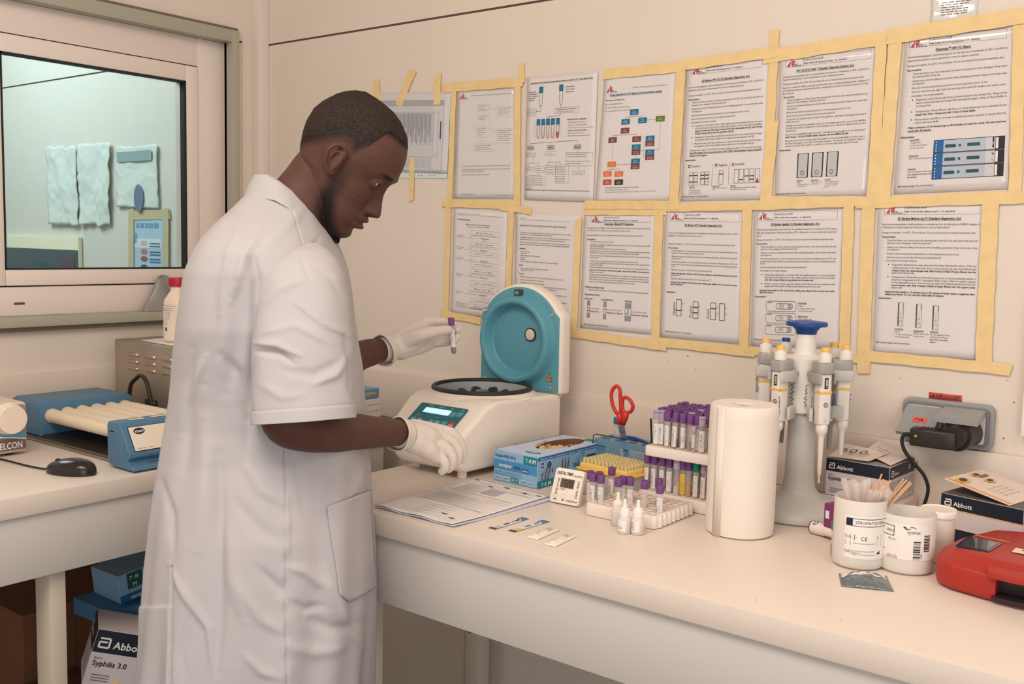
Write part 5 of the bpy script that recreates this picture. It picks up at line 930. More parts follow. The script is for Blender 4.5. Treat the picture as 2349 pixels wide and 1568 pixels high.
# its oval opening, torn card and gloves inside: recessed dish set in the top
k = Ink(lambda x, y, l: (x, y, .0664 + l)); k.text('7-8 M', .028, .110, .012, WHT, 1); k.rect(.012, .098, .058, .1215, TEA, 0); k.disc(.020, -.088, .020, BLU, 1, 24, ry=.009); k.disc(.020, -.088, .017, mat('glove_top', (150, 190, 220), .5), 2, 24, ry=.007)
k.rect(-.059, -.06, -.057, .12, MATS['glove_edge']); k.build('top_print', gb)
for o in [x for x in COL.objects if x.parent == gb and x.name.startswith('carton')]:
    m = MB(); m.lathe([(0, .012), (1, .012), (1, .2), (0, .2)], CB, 40, Matrix.Translation((.002, .03, 0)) @ Matrix.Diagonal((.034, .078, 1, 1))); c_ = m.build('cutter'); c_.parent = gb; boolean_cut(o, c_)
m = MB(); m.lathe([(0, .0125), (.985, .0125), (.985, .0658)], CB, 40, Matrix.Translation((.002, .03, 0)) @ Matrix.Diagonal((.034, .078, 1, 1)), cap=False); m.build('lining', gb)
m = MB(); TPC = mat('glove_top_pale', (190, 202, 224), .5)
for i in range(40):
    q = []
    for a in (2 * math.pi * i / 40, 2 * math.pi * (i + 1) / 40):
        c, s_ = math.cos(a), math.sin(a); f = min(.0585 / max(1e-6, abs(c)), .1205 / max(1e-6, abs(s_))); q += [(.002 + .0345 * c, .03 + .0785 * s_, .06615), (c * f, s_ * f, .06615)]
    m.add([q[0], q[1], q[3], q[2]], [(0, 1, 2, 3)], TPC)
m.build('top_panel', gb)
m = MB(); LTX = mat('latex_cream', (206, 178, 146), .6, sss=.1)
def glf(s, t):
    x = (s - .5) * .058; y = .03 + (t - .5) * .140; z = .054 + .020 * noise.noise(Vector((s * 5, t * 7, 2.2))) + .010 * abs(noise.noise(Vector((s * 11 + t * 6, t * 10, 5)))) - .03 * max(0, t - .45)
    return (x * (1 - (2 * t - 1) ** 2 * .3), y, min(z, .077))
m.grid(glf, 30, 50, LTX); m.build('latex_gloves', gb, sharp=0)
m = MB(); m.add([(-.032, -.015, .0655), (-.010, -.046, .0655), (.004, -.02, .079), (-.02, .004, .074)], [(0, 1, 2, 3)], mat('card_tan', (190, 160, 128), .6)); m.build('torn_flap', gb, solid=.0006)

# ------------------------------------------------------------------ requests lying on the worktop
qd = [C(858, 1161, CT + .0008), C(1093, 1098, CT + .0008), C(1262, 1140, CT + .0008), C(1038, 1207, CT + .0008)]
def paper(name, q, label, off=0., curl=True, m_=None):
    t = thing(name, (q[0] + q[2]) / 2, label, 'paper'); o0 = t.location
    def P(x, y, l):
        p = (q[0] * (1 - x) + q[1] * x) * (1 - y) + (q[3] * (1 - x) + q[2] * x) * y
        z = off + .0009 * (1 + math.sin(x * 5 + y * 3)) * .6 + (.0022 * math.sin(y * math.pi * 2.2 + .6) ** 2 * max(0, .3 - x) / .3 if curl else 0)
        return Vector((p.x, p.y, CT + .0006 + z + l)) - o0
    mb = MB(); mb.grid(lambda a, b: P(a, b, 0), 30, 24, m_ or mat('form_paper', (232, 222, 216), .5)); mb.build('page', t, sharp=0, solid=.0002); return t, P
q2 = [p + Vector((.006, -.004, 0)) for p in qd]; q2[2] += Vector((.012, 0, 0)); paper('request_form', q2, 'lower printed form peeping out under the other one', 0, m_=mat('form_paper_shaded', (198, 198, 214), .5))  # the bluish shadow on this lower sheet is put into its paper colour
t, P = paper('request_form', qd, 'printed request form lying at the front edge of the worktop', .0022)
k = Ink(P, .0003)   # x towards the centrifuge end, y towards the timer
def fl(x0, y0, x1, y1, m=GRY, w=.0035): k.line(x0, y0, x1, y1, w, m)
for i, x in enumerate((.93, .90, .86, .845, .66, .645, .60, .565, .35, .335)): fl(x, .06, x, .94 - .03 * (i % 3), GRY if i % 2 else SFT, .0025)
for i in range(16): fl(.36 + .013 * i, .10, .36 + .013 * i, .58 + .3 * ((i * 7) % 3) / 3, LGR, .003)
for i in range(20): fl(.05 + .013 * i, .15 + .1 * (i % 3), .05 + .013 * i, .45 + .35 * ((i * 5) % 4) / 4, LGR, .0028)
for i in range(10): fl(.69 + .015 * i, .10, .69 + .015 * i, .3 + .1 * (i % 3), LGR, .003)
k.rect(.70, .42, .84, .62, mat('form_grey', (176, 172, 172), .6)); k.rect(.40, .05, .62, .055, GRY)
for y in (.20, .32, .44, .56, .68, .8): fl(.37, y, .64, y, LGR, .0018)
for i, (x, y) in enumerate(((.93, .45), (.905, .72), (.88, .30), (.14, .65), (.10, .80), (.92, .88))): k.scrawl(x, y, .02, .10, SFT, 4, i, .004, rot=.0)
k.rect(.955, .03, .975, .09, SFT); k.build('print', t)

# ------------------------------------------------------------------ timer
b0 = C(1263, 1151); b1 = C(1328, 1164); tw = (b1 - b0).length; rz = math.atan2(b1.y - b0.y, b1.x - b0.x)
tm = thing('digital_timer', (b0 + b1) / 2, 'white digital timer showing 15:00 leaning before the glove box', 'timer'); tm.rotation_euler = (math.radians(-21), 0, rz)
TWH = mat('timer_white', (244, 230, 216), .35); m = MB(); th = .070
m.prism(rr(-tw / 2, .001, tw / 2, th, .006), -.007, .006, TWH, Matrix(((1, 0, 0, 0), (0, 0, 1, 0), (0, 1, 0, 0), (0, 0, 0, 1))), bev=.0018); m.build('case', tm)
m = MB(); m.bb((-.02, .006, .012), (.02, .022, .016), TWH); m.build('stand', tm)
k = Ink(plane_fn((0, -.0072, 0), (1, 0, 0), (0, 0, 1), (0, -1, 0))); h2 = tw / 2
k.text('DIGITAL TIMER', -h2 + .006, .057, .0085, BLK, 1, fit=.036); k.text('Count Down/Up', h2 - .022, .0572, .0045, BLK, 0, fit=.019); k.rect(h2 - .022, .0562, h2 - .003, .0566, BLK)
k.rect(-.0155, .032, .0155, .050, mat('lcd_grey', (104, 92, 84), .3)); 
def seg7(k, x, y, w, h, d, m):
    S7 = {'0': 'abcdef', '1': 'bc', '5': 'acdfg'}; t = w * .2
    L_ = {'a': (0, h, w, h), 'b': (w, h / 2, w, h), 'c': (w, 0, w, h / 2), 'd': (0, 0, w, 0), 'e': (0, 0, 0, h / 2), 'f': (0, h / 2, 0, h), 'g': (0, h / 2, w, h / 2)}
    for c in S7[d]: a = L_[c]; k.line(x + a[0], y + a[1], x + a[2], y + a[3], t, m, 2)
for i, d in enumerate('1500'): seg7(k, -.0115 + i * .0066 - (.001 if i == 0 else 0), .035, .0042, .012, d, BLK)
k.text('RESET', -.012, .0275, .0042, BLK, 0); k.path([(-.014, .0262), (-.014, .0282)], .0004, BLK); k.path([(.004, .0262), (.004, .0282)], .0004, BLK)
for x, t_ in ((-.020, 'MIN'), (-.002, 'SEC'), (.018, 'START/STOP')): k.text(t_, x, .0065, .0045, BLK, 1, align='C'); k.ring(x, .016, .0055, .0004, LGR, 1, 20, ry=.0042)
k.text('Blood Bank', -h2 + .010, .050, .0072, SFT, 0, rot=-math.pi / 2, shear=.2); k.text('24/6/ WRS', h2 - .010, .050, .0078, SFT, 0, rot=-math.pi / 2, shear=.2)
k.build('face_print', tm)
# ------------------------------------------------------------------ tip box
YEL = mat('tip_yellow', (240, 190, 84), .45); CLR = mat('clear_grey', (196, 190, 184), .25, alpha=.75)
q = [C(1335, 1067, .952), C(1421, 1102, .952), C(1477, 1087, .952)]; xd = (q[1] - q[0]); 
tx = math.atan2(-.003, 1.); tbx = thing('tip_box', (1.568, -.338, CT), 'yellow tray of clear pipette tips in a grey box in front of the blue rack', 'tip box'); tbx.rotation_euler = (0, 0, -.12)
m = MB(); m.bb((-.062, -.044, .001), (.062, .044, .050), CLR, bev=.003); m.build('box', tbx)
m = MB(); m.bb((-.066, -.047, .050), (.066, .047, .055), YEL, bev=.001); m.bb((-.060, -.042, .055), (.060, .042, .064), mat('tip_yellow_light', (242, 206, 116), .45), bev=.001); m.build('tray', tbx)
m = MB(); TPM = mat('tip_clear', (240, 222, 168), .25, alpha=.6)
for i in range(12):
    for j in range(8): m.lathe([(.0034, .064), (.0037, .0735), (.0028, .0735), (.0026, .066)], TPM, 8, Matrix.Translation((-.0535 + i * .0097, -.0345 + j * .0098, 0)))
o = m.build('pipette_tips', tbx); o['kind'] = 'stuff'
# ------------------------------------------------------------------ blue see-through tube rack with scissors
BG = mat('rack_blue', (110, 168, 196), .12, alpha=.42, spec=.6); BGS = mat('rack_blue_solid', (110, 160, 188), .25, alpha=.75)
br = thing('tube_rack', (1.53, -.165, CT), 'see-through blue tube rack holding red-handled scissors behind the yellow tray', 'rack'); br.rotation_euler = (0, 0, -.04)
m = MB(); m.bb((-.105, -.035, .002), (.105, .035, .006), BG); m.bb((-.105, -.035, .064), (.105, .035, .078), BGS); m.bb((-.105, -.035, .030), (.105, .035, .033), BG)
for x in (-.105, .101): m.bb((x, -.035, .002), (x + .004, .035, .078), BG)
m.bb((-.105, -.0365, .012), (.105, -.0345, .062), BG); m.build('frame', br)
for i in range(6):
    for j in range(2):
        m = MB(); m.lathe([(0, .0782), (.0105, .0782), (.0105, .0786), (0, .0787)], mat('hole_dark', (58, 98, 124), .5), 20, Matrix.Translation((-.088 + i * .035, -.016 + j * .032, 0))); m.build('hole', br)
m = MB(); m.tube([(-.112, -.040, .02), (-.106, -.040, .085), (-.100, -.040, .0885), (.11, -.040, .088)], .0012, mat('wire_dark', (30, 44, 56), .4), 8); m.build('wire_edge', br)
sc = thing('scissors', (1.465, -.17, .965), 'scissors with red handles standing in the blue rack', 'scissors'); RH = mat('handle_red', (206, 50, 42), .35); 
sp = lambda u, v: W(u, v, -.17)
def loop(pts, r, name):
    m = MB(); P = [sp(*p) for p in pts]; n = len(P); Q = []
    for i in range(n):
        p0, p1, p2, p3 = P[i - 1], P[i], P[(i + 1) % n], P[(i + 2) % n]
        for k in range(5): t = k / 5; Q.append(.5 * ((2 * p1) + (p2 - p0) * t + (2 * p0 - 5 * p1 + 4 * p2 - p3) * t * t + (3 * p1 - p0 - 3 * p2 + p3) * t ** 3))
    m.tube(Q, r, RH, 10, closed=True); return m
m = loop([(1404, 896), (1403, 915), (1408, 935), (1418, 950), (1424, 938), (1423, 915), (1422, 893), (1414, 885)], .0042, 'h')
m.tube([sp(1421, 945), sp(1422, 960), sp(1420, 972)], [.006, .0075, .006], RH, 10); under(m.build('handle', sharp=0), sc)
m = loop([(1429, 915), (1428, 935), (1433, 945), (1446, 944), (1452, 932), (1446, 918), (1436, 911)], .0042, 'h')
m.tube([sp(1436, 944), sp(1434, 958), sp(1429, 974)], [.0075, .0075, .005], RH, 10); under(m.build('handle', sharp=0), sc)
m = MB(); a, b, c, d = [sp(*p) for p in ((1418, 975), (1430, 968), (1443, 1046), (1432, 1048))]
m.add([a, b, c, d, *[p + Vector((0, .003, 0)) for p in (a, b, c, d)]], [(0, 1, 2, 3), (7, 6, 5, 4), (0, 4, 5, 1), (1, 5, 6, 2), (2, 6, 7, 3), (3, 7, 4, 0)], mat('blade_steel', (150, 160, 170), .22, 1.)); under(m.build('blade'), sc)
bc = sp(1406, 966); bt = thing('centrifuge_tube', (bc.x, -.150, CT + .012), 'clear tube with a bright blue screw cap left of the scissors', 'tube'); hz = bc.z - CT - .012
CLG = mat('tube_plastic', (226, 214, 208), .15, alpha=.38, spec=.5)
m = MB(); m.lathe([(.001, 0), (.006, .012), (.0075, .03), (.0080, hz - .006)], CLG, 20); m.build('body', bt); m = MB(); m.lathe([(0, hz - .008), (.0092, hz - .008), (.0092, hz + .006), (.0085, hz + .0068), (0, hz + .0068)], mat('cap_bright_blue', (20, 110, 190), .4), 24); m.build('cap', bt)
m = MB(); A = W(1438, 1001, -.20); B = W(1478, 1013, -.20); m.tube([A, (A + B) / 2 + Vector((0, 0, .001)), B, B + (B - A) * .28], [.003, .0042, .0036, .0012], mat('pen_blue', (24, 66, 138), .3), 12); tag(m.build('pen'), 'dark blue pen lying on the blue rack', 'pen')

# ------------------------------------------------------------------ sample tubes
GLS = mat('tube_glass', (236, 222, 214), .1, alpha=.26, spec=.6)
CAPM = {'purple': mat('cap_purple', (118, 72, 128), .5), 'lilac': mat('cap_lilac', (176, 160, 186), .3), 'green': mat('cap_green', (14, 136, 96), .45), 'pink': mat('cap_pink', (200, 166, 192), .4)}
LIQ = {'plasma': mat('liquid_amber', (196, 130, 60), .25), 'blood': mat('liquid_dark_blood', (104, 36, 30), .2), 'pale': mat('liquid_pale', (212, 196, 190), .3), 'pinkish': mat('liquid_pinkish', (196, 140, 126), .3), 'brown': mat('liquid_brown', (150, 100, 70), .3)}
LBL = mat('tube_label', (228, 220, 216), .55); LBY = mat('tube_label_yellow', (232, 190, 66), .5)
PROTO = {}
def tube_proto(cap, liq, lab):
    key = (cap, liq, lab)
    if key in PROTO: return PROTO[key]
    m = MB(); m.lathe([(.0, 0), (.003, .0005), (.0056, .0035), (.0062, .007), (.0062, .072)], GLS, 18); b = m.build('glass')
    c = MB(); c.lathe([(0, .064), (.0064, .064), (.0070, .066), (.0072, .080), (.0068, .0825), (.0045, .0828), (.0045, .0795), (0, .0795)], CAPM[cap], 20)
    if cap == 'lilac': c.lathe([(.0066, .0775), (.0073, .0775), (.0073, .0790), (.0066, .0790)], GRY, 20)
    c = c.build('cap')
    parts = [b, c]
    if liq:
        h = {'plasma': .036, 'blood': .030, 'pale': .030, 'pinkish': .034, 'brown': .03}[liq]; l = MB(); l.lathe([(0, .0008), (.003, .0014), (.0052, .004), (.0057, .008), (.0057, h), (0, h)], LIQ[liq], 16); parts.append(l.build('contents'))
    if lab:
        k = Ink(cyl_fn((0, 0, 0), .0063, math.radians(-52 - (30 if lab > 1 else 0))), .00015); r = random.Random(lab * 7 + len(cap)); M_ = LBY if lab == 4 else LBL
        x1 = (.013, .010, .012, .014)[lab - 1]; k.rect(-x1 / 2, .016, x1 / 2, .056, M_, 0, 8)
        if lab in (1, 3):
            for q in range(9): k.rect(-x1 * .4, .050 - q * .0008 * 4, -x1 * .4 + x1 * r.uniform(.4, .8), .0508 - q * .0032, SFT, 1, 2)
        if lab == 1: k.scrawl(-x1 * .3, .018, .016, .006, SFT, 6, 3, .0006, rot=math.pi / 2)
        else: k.scrawl(x1 * .25, .018, .034, .007, SFT, 8, lab, .0007, rot=math.pi / 2)
        parts.append(k.build('label_sticker'))
    for p in parts: COL.objects.unlink(p)
    PROTO[key] = parts; return parts
def put_tube(x, y, z, cap, liq, lab, label, group, name='blood_tube', rz=0., tilt=0., sc=1.):
    t = thing(name, (x, y, z), label, 'tube', group); t.rotation_euler = (tilt, 0, rz); t.scale = (sc, sc, sc)
    for p in tube_proto(cap, liq, lab): c = p.copy(); COL.objects.link(c); c.parent = t
    return t
RKW = mat('rack_white', (240, 226, 216), .45)
def foam_rack(x0, y0, x1, y1, z, h, nx, ny, label, holes=True, scallop=False):
    t = thing('tube_rack', ((x0 + x1) / 2, (y0 + y1) / 2, z), label, 'rack'); w, d = (x1 - x0) / 2, (y1 - y0) / 2
    m = MB(); m.prism(rr(-w, -d, w, d, .008), .0006, h, RKW, bev=.002)
    if scallop:
        for j in range(ny): m.lathe([(.0085, .002), (.0085, h - .004), (.007, h - .001), (0, h - .001)], RKW, 16, Matrix.Translation((w - .005, -d + .02 + j * (2 * d - .028) / max(1, ny - 1), 0)))
    m.build('block', t)
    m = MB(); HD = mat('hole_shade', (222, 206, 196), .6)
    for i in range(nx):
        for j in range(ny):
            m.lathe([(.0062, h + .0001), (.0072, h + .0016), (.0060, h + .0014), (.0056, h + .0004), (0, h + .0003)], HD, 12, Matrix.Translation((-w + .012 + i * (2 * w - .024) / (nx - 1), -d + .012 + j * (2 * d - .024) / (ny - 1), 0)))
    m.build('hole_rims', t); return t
foam_rack(1.606, -.505, 1.757, -.362, CT, .024, 9, 8, 'low white tube rack with many empty holes at the front', scallop=True)
LF = [(1354.9, 1079, 'purple', None, 2), (1361, 1084.5, 'purple', None, 3), (1376, 1081.5, 'purple', None, 2), (1379, 1088, 'purple', None, 1), (1404, 1071, 'purple', None, 3), (1419, 1095.6, 'purple', 'pale', 0), (1429.4, 1091, 'purple', None, 3), (1446.3, 1093, 'purple', 'pale', 1), (1479.4, 1100.8, 'purple', 'pale', 0), (1512.6, 1096.5, 'purple', 'pinkish', 0), (1514.4, 1111, 'purple', None, 1)]
nm = ['rear left of the four at the left end', 'front left of the four at the left end', 'rear right of the four at the left end', 'front right of the four at the left end', 'alone behind the others, before the yellow tray', 'pale and unlabelled, left of a close pair', 'rear one of the close pair in the middle', 'front one of the close pair in the middle', 'alone with pale contents, right of the middle', 'behind the rightmost tube', 'rightmost and nearest, covered by a written label']
for (u, v, cap, liq, lab), s_ in zip(LF, nm):
    p = C(u, v, .9755); tt_ = put_tube(p.x, p.y, CT + .0046, cap, liq, lab, 'purple-capped tube in the front rack, ' + s_, 'tubes in the front rack'); tt_.scale = (1.04, 1.04, .856)
# dropper bottles
DW = mat('dropper_white', (240, 230, 222), .4, sss=.1); DB = mat('dropper_body', (232, 222, 214), .3, alpha=.85)
for i, (u, v, lb) in enumerate(((1433, 1226, 'small dropper bottle marked CE before the front rack, left of the pair'), (1464, 1228, 'small dropper bottle with a striped label before the front rack, right of the pair'), (1454, 1205, 'small dropper bottle behind the pair before the front rack'))):
    p = C(u, v) + Vector((-.0065, .008, 0)) ; t = thing('dropper_bottle', (p.x, p.y, CT), lb, 'bottle', 'dropper bottles')
    if i == 2: t.location = (1.690, -.523, CT)
    m = MB(); m.lathe([(0, .0004), (.0105, .0004), (.0118, .002), (.0118, .026), (.010, .0295), (.0085, .031), (.0085, .034)], DB, 28); m.build('body', t)
    m = MB(); m.lathe([(.0092, .031), (.0094, .042), (.0080, .0455), (.0045, .0475), (.0030, .056), (.0032, .060), (.0024, .0615), (0, .0615)], DW, 28); m.build('cap', t)
    if i < 2:
        k = Ink(cyl_fn((0, 0, 0), .0119, math.radians(-100)), .0002); k.rect(-.006, .006, .012, .026, WHT, 0, 8)
        if i == 0: k.text('CE', -.003, .010, .006, BLK, 0)
        else:
            for q in range(5): k.rect(-.005, .010 + q * .003, .002, .0108 + q * .003, SFT, 1, 3)
        k.build('label_sticker', t)
# stacked racks with tubes
foam_rack(1.625, -.350, 1.826, -.200, CT, .024, 11, 7, 'lower white tube rack of the stack left of the paper roll')
row = [('purple', None, 2), ('purple', None, 3), ('purple', None, 2), ('purple', None, 1), ('lilac', 'pale', 0), ('purple', None, 4), ('purple', 'plasma', 0), ('green', 'pinkish', 2), ('lilac', None, 3), ('lilac', 'pale', 1), ('purple', 'brown', 1)]
ordn = ['first', 'second', 'third', 'fourth', 'fifth', 'sixth', 'seventh', 'eighth', 'ninth', 'tenth', 'eleventh', 'twelfth']
cw = {'purple': 'purple', 'lilac': 'pale lilac', 'green': 'green', 'pink': 'pink'}
us = [1485, 1501, 1519, 1536, 1553, 1568, 1581, 1598, 1616, 1633, 1650]
for i, (c, l, b) in enumerate(row):
    y = -.330 - (.006 if i == 4 else 0); x = W(us[i], 1070, y).x
    put_tube(x, y, CT + .0120, c, l, b, '%s-capped tube, %s from the left in the front row of the lower stacked rack' % (cw[c], ordn[i]), 'tubes in the lower stacked rack', rz=random.uniform(-.3, .3))
rnd = random.Random(4)
for j in range(1, 4):
    for i in range(11):
        cp_ = 'purple' if rnd.random() < .9 else 'lilac'; put_tube(1.640 + i * .0172, -.330 + j * .030, CT + .0120, cp_, rnd.choice([None, 'pale', 'plasma', 'pinkish']), rnd.choice([0, 1, 2, 3]), '%s-capped tube in the %s row from the front of the lower stacked rack' % (cw[cp_], ordn[j]), '%s-capped tubes in the %s row of the lower stacked rack' % (cw[cp_], ordn[j]), rz=rnd.uniform(-.5, .5))
zu = .9852 + .0125
foam_rack(1.640, -.352, 1.838, -.205, .9955, .020, 11, 7, 'upper white tube rack resting on the tubes below, left of the paper roll')
row2 = [('lilac', 'plasma', 1), ('lilac', 'brown', 3), ('purple', None, 2), ('purple', 'blood', 3), ('purple', None, 1), ('purple', 'brown', 0), ('purple', None, 2), ('lilac', None, 3), ('purple', 'pinkish', 1), ('purple', 'pinkish', 2), ('purple', 'blood', 1)]
us2 = [1505, 1518, 1532, 1548, 1566, 1583, 1600, 1611, 1631, 1645, 1660]
for i, (c, l, b) in enumerate(row2):
    y = -.335 - (.006 if i == 7 else 0) + (.004 if i in (1, 6) else 0); x = W(us2[i], 990, y).x
    put_tube(x, y, 1.0035, c, l, b, '%s-capped tube, %s from the left in the front row of the upper rack' % (cw[c], ordn[i]), 'tubes in the upper rack', rz=rnd.uniform(-.3, .3), tilt=rnd.uniform(-.03, .03))
x = W(1591, 1030, -.345).x; put_tube(x, -.347, 1.0155, 'pink', None, 2, 'short tube with a pink cap before the front row of the upper rack', 'tubes in the upper rack', sc=.62)
for j in range(1, 7):
    for i in range(11):
        cp_ = 'purple' if rnd.random() < .88 else 'lilac'; put_tube(1.655 + i * .0172 + rnd.uniform(-.0015, .0015), -.335 + j * .0200 + rnd.uniform(-.0015, .0015), 1.0035 + rnd.uniform(0, .003), cp_, None if j > 1 else rnd.choice([None, 'pale', 'blood']), 0 if j > 1 else 1, '%s-capped tube in the %s row from the front of the upper rack' % (cw[cp_], ordn[j]), '%s-capped tubes in the %s row of the upper rack' % (cw[cp_], ordn[j]), rz=rnd.uniform(-.5, .5), tilt=rnd.uniform(-.03, .03))
m = MB(); p = W(1497, 960, -.30); m.tube([(p.x, -.30, 1.01), (p.x - .004, -.30, p.z)], .002, GASK, 8); tag(m.build('marker_pen'), 'thin black pen standing at the left end of the upper rack', 'pen')
# ------------------------------------------------------------------ paper roll
pr_ = thing('paper_towel_roll', (1.873, -.405, CT), 'tall white paper towel roll standing on the worktop', 'paper roll')
PRM = mat('towel_paper', (236, 224, 212), .8, bump=.5, bscale=260); m = MB(); PH = .232
m.lathe([(.019, .0006), (.056, .0006), (.0595, .003), (.0605, .03), (.0605, PH - .02), (.0595, PH - .004), (.056, PH), (.0215, PH - .001), (.019, PH - .004), (.019, .0006)], PRM, 64, cap=False); m.build('sheets', pr_)
m = MB(); m.lathe([(.0188, PH - .006), (.0188, .004), (.0175, .004), (.0175, PH - .006)], mat('core_grey', (170, 158, 146), .8), 40, cap=False); m.build('core', pr_)
m = MB(); m.add([(.0612 * math.cos(a), .0612 * math.sin(a), z) for a in (-2.0, -1.9, -1.8, -1.7) for z in (.001, PH - .004)], [(0, 2, 3, 1), (2, 4, 5, 3), (4, 6, 7, 5)], PRM, True); m.build('loose_end', pr_, solid=.0008)
# ------------------------------------------------------------------ pipette stand
SG_ = mat('stand_grey', (196, 192, 186), .4); SGD = mat('stand_mid_grey', (164, 158, 152), .45); KB = mat('knob_blue', (24, 66, 140), .4); PW = mat('pipette_white', (232, 224, 214), .35); PY = mat('pipette_yellow', (240, 186, 84), .4)
cc = C(1862, 1203) ; SX, SY = 1.903, -.212
st = thing('pipette_stand', (SX, SY, CT), 'grey carousel stand with a blue knob holding six pipettes', 'pipette stand')
m = MB(); m.lathe([(0, .0006), (.098, .0006), (.102, .004), (.101, .012), (.094, .020), (.066, .030), (.040, .040), (.031, .052), (.0275, .075), (.0255, .215)], SG_, 56); m.build('base_column', st)
zt_ = lambda v, d=1.93: 1.405 + (CAM_R @ Vector(((1850 - 1174.5), -(v - 784), -CAM_F)))[2] * d / CAM_F - CT
z_k, z_n, z_c0, z_c1, z_l = zt_(735), zt_(762), zt_(812), zt_(850), zt_(935)
m = MB(); m.lathe([(.0315, .2), (.033, z_l - .004), (.034, z_l + .004), (.036, z_c1), (.040, z_c0 - .004), (.034, z_c0), (.022, z_c0 + .003), (.0195, z_c0 + .012), (.0185, z_n), (0, z_n)], PW, 48); m.build('neck', st)
m = MB(); m.lathe([(0, z_n - .001), (.0185, z_n - .001), (.020, z_n + .006), (.027, z_n + .014), (.0375, z_k - .008), (.0385, z_k - .003), (.037, z_k), (.02, z_k + .002), (0, z_k + .002)], KB, 48); m.build('knob', st)
Ax, Bx = Vector((.787, .617, 0)), Vector((.617, -.787, 0))     # along the wall side and towards the room
for i, (th, bc_) in enumerate(((12, 1), (-53, 1), (-112, 1), (118, 1), (80, 1), (-166, 0))):
    t_ = math.radians(th); dr = Ax * math.sin(t_) + Bx * math.cos(t_); sd = Vector((-dr.y, dr.x, 0)); ang_ = math.atan2(dr.y, dr.x)
    # cradle arms are parts of the stand
    m = MB(); Mx_ = Matrix.Rotation(ang_, 4, 'Z')
    m.bb((.030, -.013, z_c1 - .004), (.066, .013, z_c1 + .006), SGD, bev=.003, M=Mx_)
    for s_ in (-1, 1): m.prism([(.034, s_ * .004), (.040, s_ * .015), (.062, s_ * .022), (.088, s_ * .017), (.090, s_ * .013), (.064, s_ * .0155), (.045, s_ * .008)], z_c1 - .012, z_c1 + .008, SGD if i < 1 else SG_, Mx_, bev=.0015)
    m.build('cradle', st)
    m = MB(); m.prism([(.028, -.006), (.045, -.016), (.070, -.024), (.072, -.018), (.050, -.006), (.050, .006), (.072, .018), (.070, .024), (.045, .016), (.028, .006)], z_l - .012, z_l + .012, SG_, Mx_, bev=.0015); m.build('lower_fork', st)
    pc = Vector((SX, SY, 0)) + dr * .074
    pt_ = thing('pipette', (pc.x, pc.y, CT), ('pipette hanging nearest in the stand, its window facing out', 'pipette at the left front of the stand', 'leftmost pipette in the stand, behind the left front one', 'pipette at the right rear of the stand', 'rightmost pipette in the stand', 'blue-topped pipette at the back of the stand')[i], 'pipette', 'pipettes in the stand', rz=ang_)
    dz = (0, .0, .006, .0, .0, .004)[i]; pt_.location.z += dz
    top = z_c0 + .012
    m = MB(); m.lathe([(0, top + .004), (.0082, top + .004), (.0082, top + .0095), (.0070, top + .011), (0, top + .011)], PY if bc_ else KB, 20); m.build('button', pt_)
    m = MB(); m.lathe([(.006, top - .018), (.0112, top - .016), (.0118, top - .004), (.0108, top - .001), (.0072, top), (.0070, top + .005), (0, top + .005)], PW, 24); m.build('collar', pt_)
    # body: soft box from collar down to the tip holder
    m = MB(); zb = z_l - .018
    m.prism(rr(-.014, zb, .010, top - .016, .006), -.0115, .0115, PW, Matrix(((1, 0, 0, 0), (0, 0, 1, 0), (0, 1, 0, 0), (0, 0, 0, 1))), bev=.004, seg=3); m.prism([(-.020, -.009), (-.013, -.012), (-.013, .012), (-.020, .009)], zb + .03, top - .03, SGD, bev=.002); m.build('body', pt_)
    m = MB(); m.prism([(-.024, -.013), (-.012, -.0165), (.006, -.0160), (.0135, -.011), (.0135, .011), (.006, .0160), (-.012, .0165), (-.024, .013)], top - .038, top - .017, SGD, bev=.003); m.build('hook', pt_)
    m = MB(); yb_ = z_c1 - .030; m.bb((-.0142, -.0120, yb_), (.0104, .0120, yb_ + .005), PY if bc_ else KB, bev=.0008); m.build('band', pt_)
    k = Ink(plane_fn((.0103, -.0115, 0), (0, 1, 0), (0, 0, 1), (1, 0, 0)), .0002)
    k.rect(.007, yb_ + .010, .0145, yb_ + .030, BLK); k.text('1000', .0135, yb_ + .0115, .0065, WHT, 1, rot=math.pi / 2, layer=2, fit=.016); k.ring(.0115, yb_ - .020, .0038, .0016, GRY, 1, 16); k.disc(.0115, yb_ - .020, .0022, LGR, 1); k.frame(.0095, zb + .008, .0135, zb + .013, .0005, LGR); k.build('face_print', pt_)
    for sg in (1, -1):
        k = Ink(plane_fn((.006 if sg > 0 else -.012, sg * .0117, 0), (-sg, 0, 0), (0, 0, 1), (0, sg, 0)), .0002)
        k.text('eppendorf', -.004 + (0 if sg > 0 else .0), yb_ - .045 if i not in (2,) else yb_ - .02, .0085, DBL, 1, rot=math.pi / 2, fit=.036, layer=1); k.text('Research plus', -.004, yb_ + .0, .0065, BLK if i in (0, 4) else RED, 0, rot=math.pi / 2, fit=.034, layer=1); k.build('side_print', pt_)
    m = MB(); zl_ = zb; m.lathe([(.0075, zl_ + .004), (.0112, zl_ - .002), (.0108, zl_ - .012), (.0065, zl_ - .018), (.0055, zl_ - .024)] + ([(.0042, zl_ - .075), (.0036, zl_ - .092), (.0022, zl_ - .094), (.0018, zl_ - .108), (0, zl_ - .108)] if i == 0 else [(.0044, zl_ - .060), (.0036, zl_ - .066), (0, zl_ - .066)]), PW if i < 3 or i == 4 else SGD, 24); m.build('tip_cone', pt_)
k = Ink(plane_fn((SX, SY, CT), Ax, (0, 0, 1), Bx)); 
k = Ink(cyl_fn((SX, SY, CT), .0372, math.atan2(Bx.y, Bx.x) - .35), .0002)
k.scrawl(-.014, z_c1 - .062, .046, .010, SFT, 7, 5, .0012, rot=math.pi / 2); k.scrawl(.012, z_c1 - .062, .046, .010, SFT, 7, 9, .0012, rot=math.pi / 2)
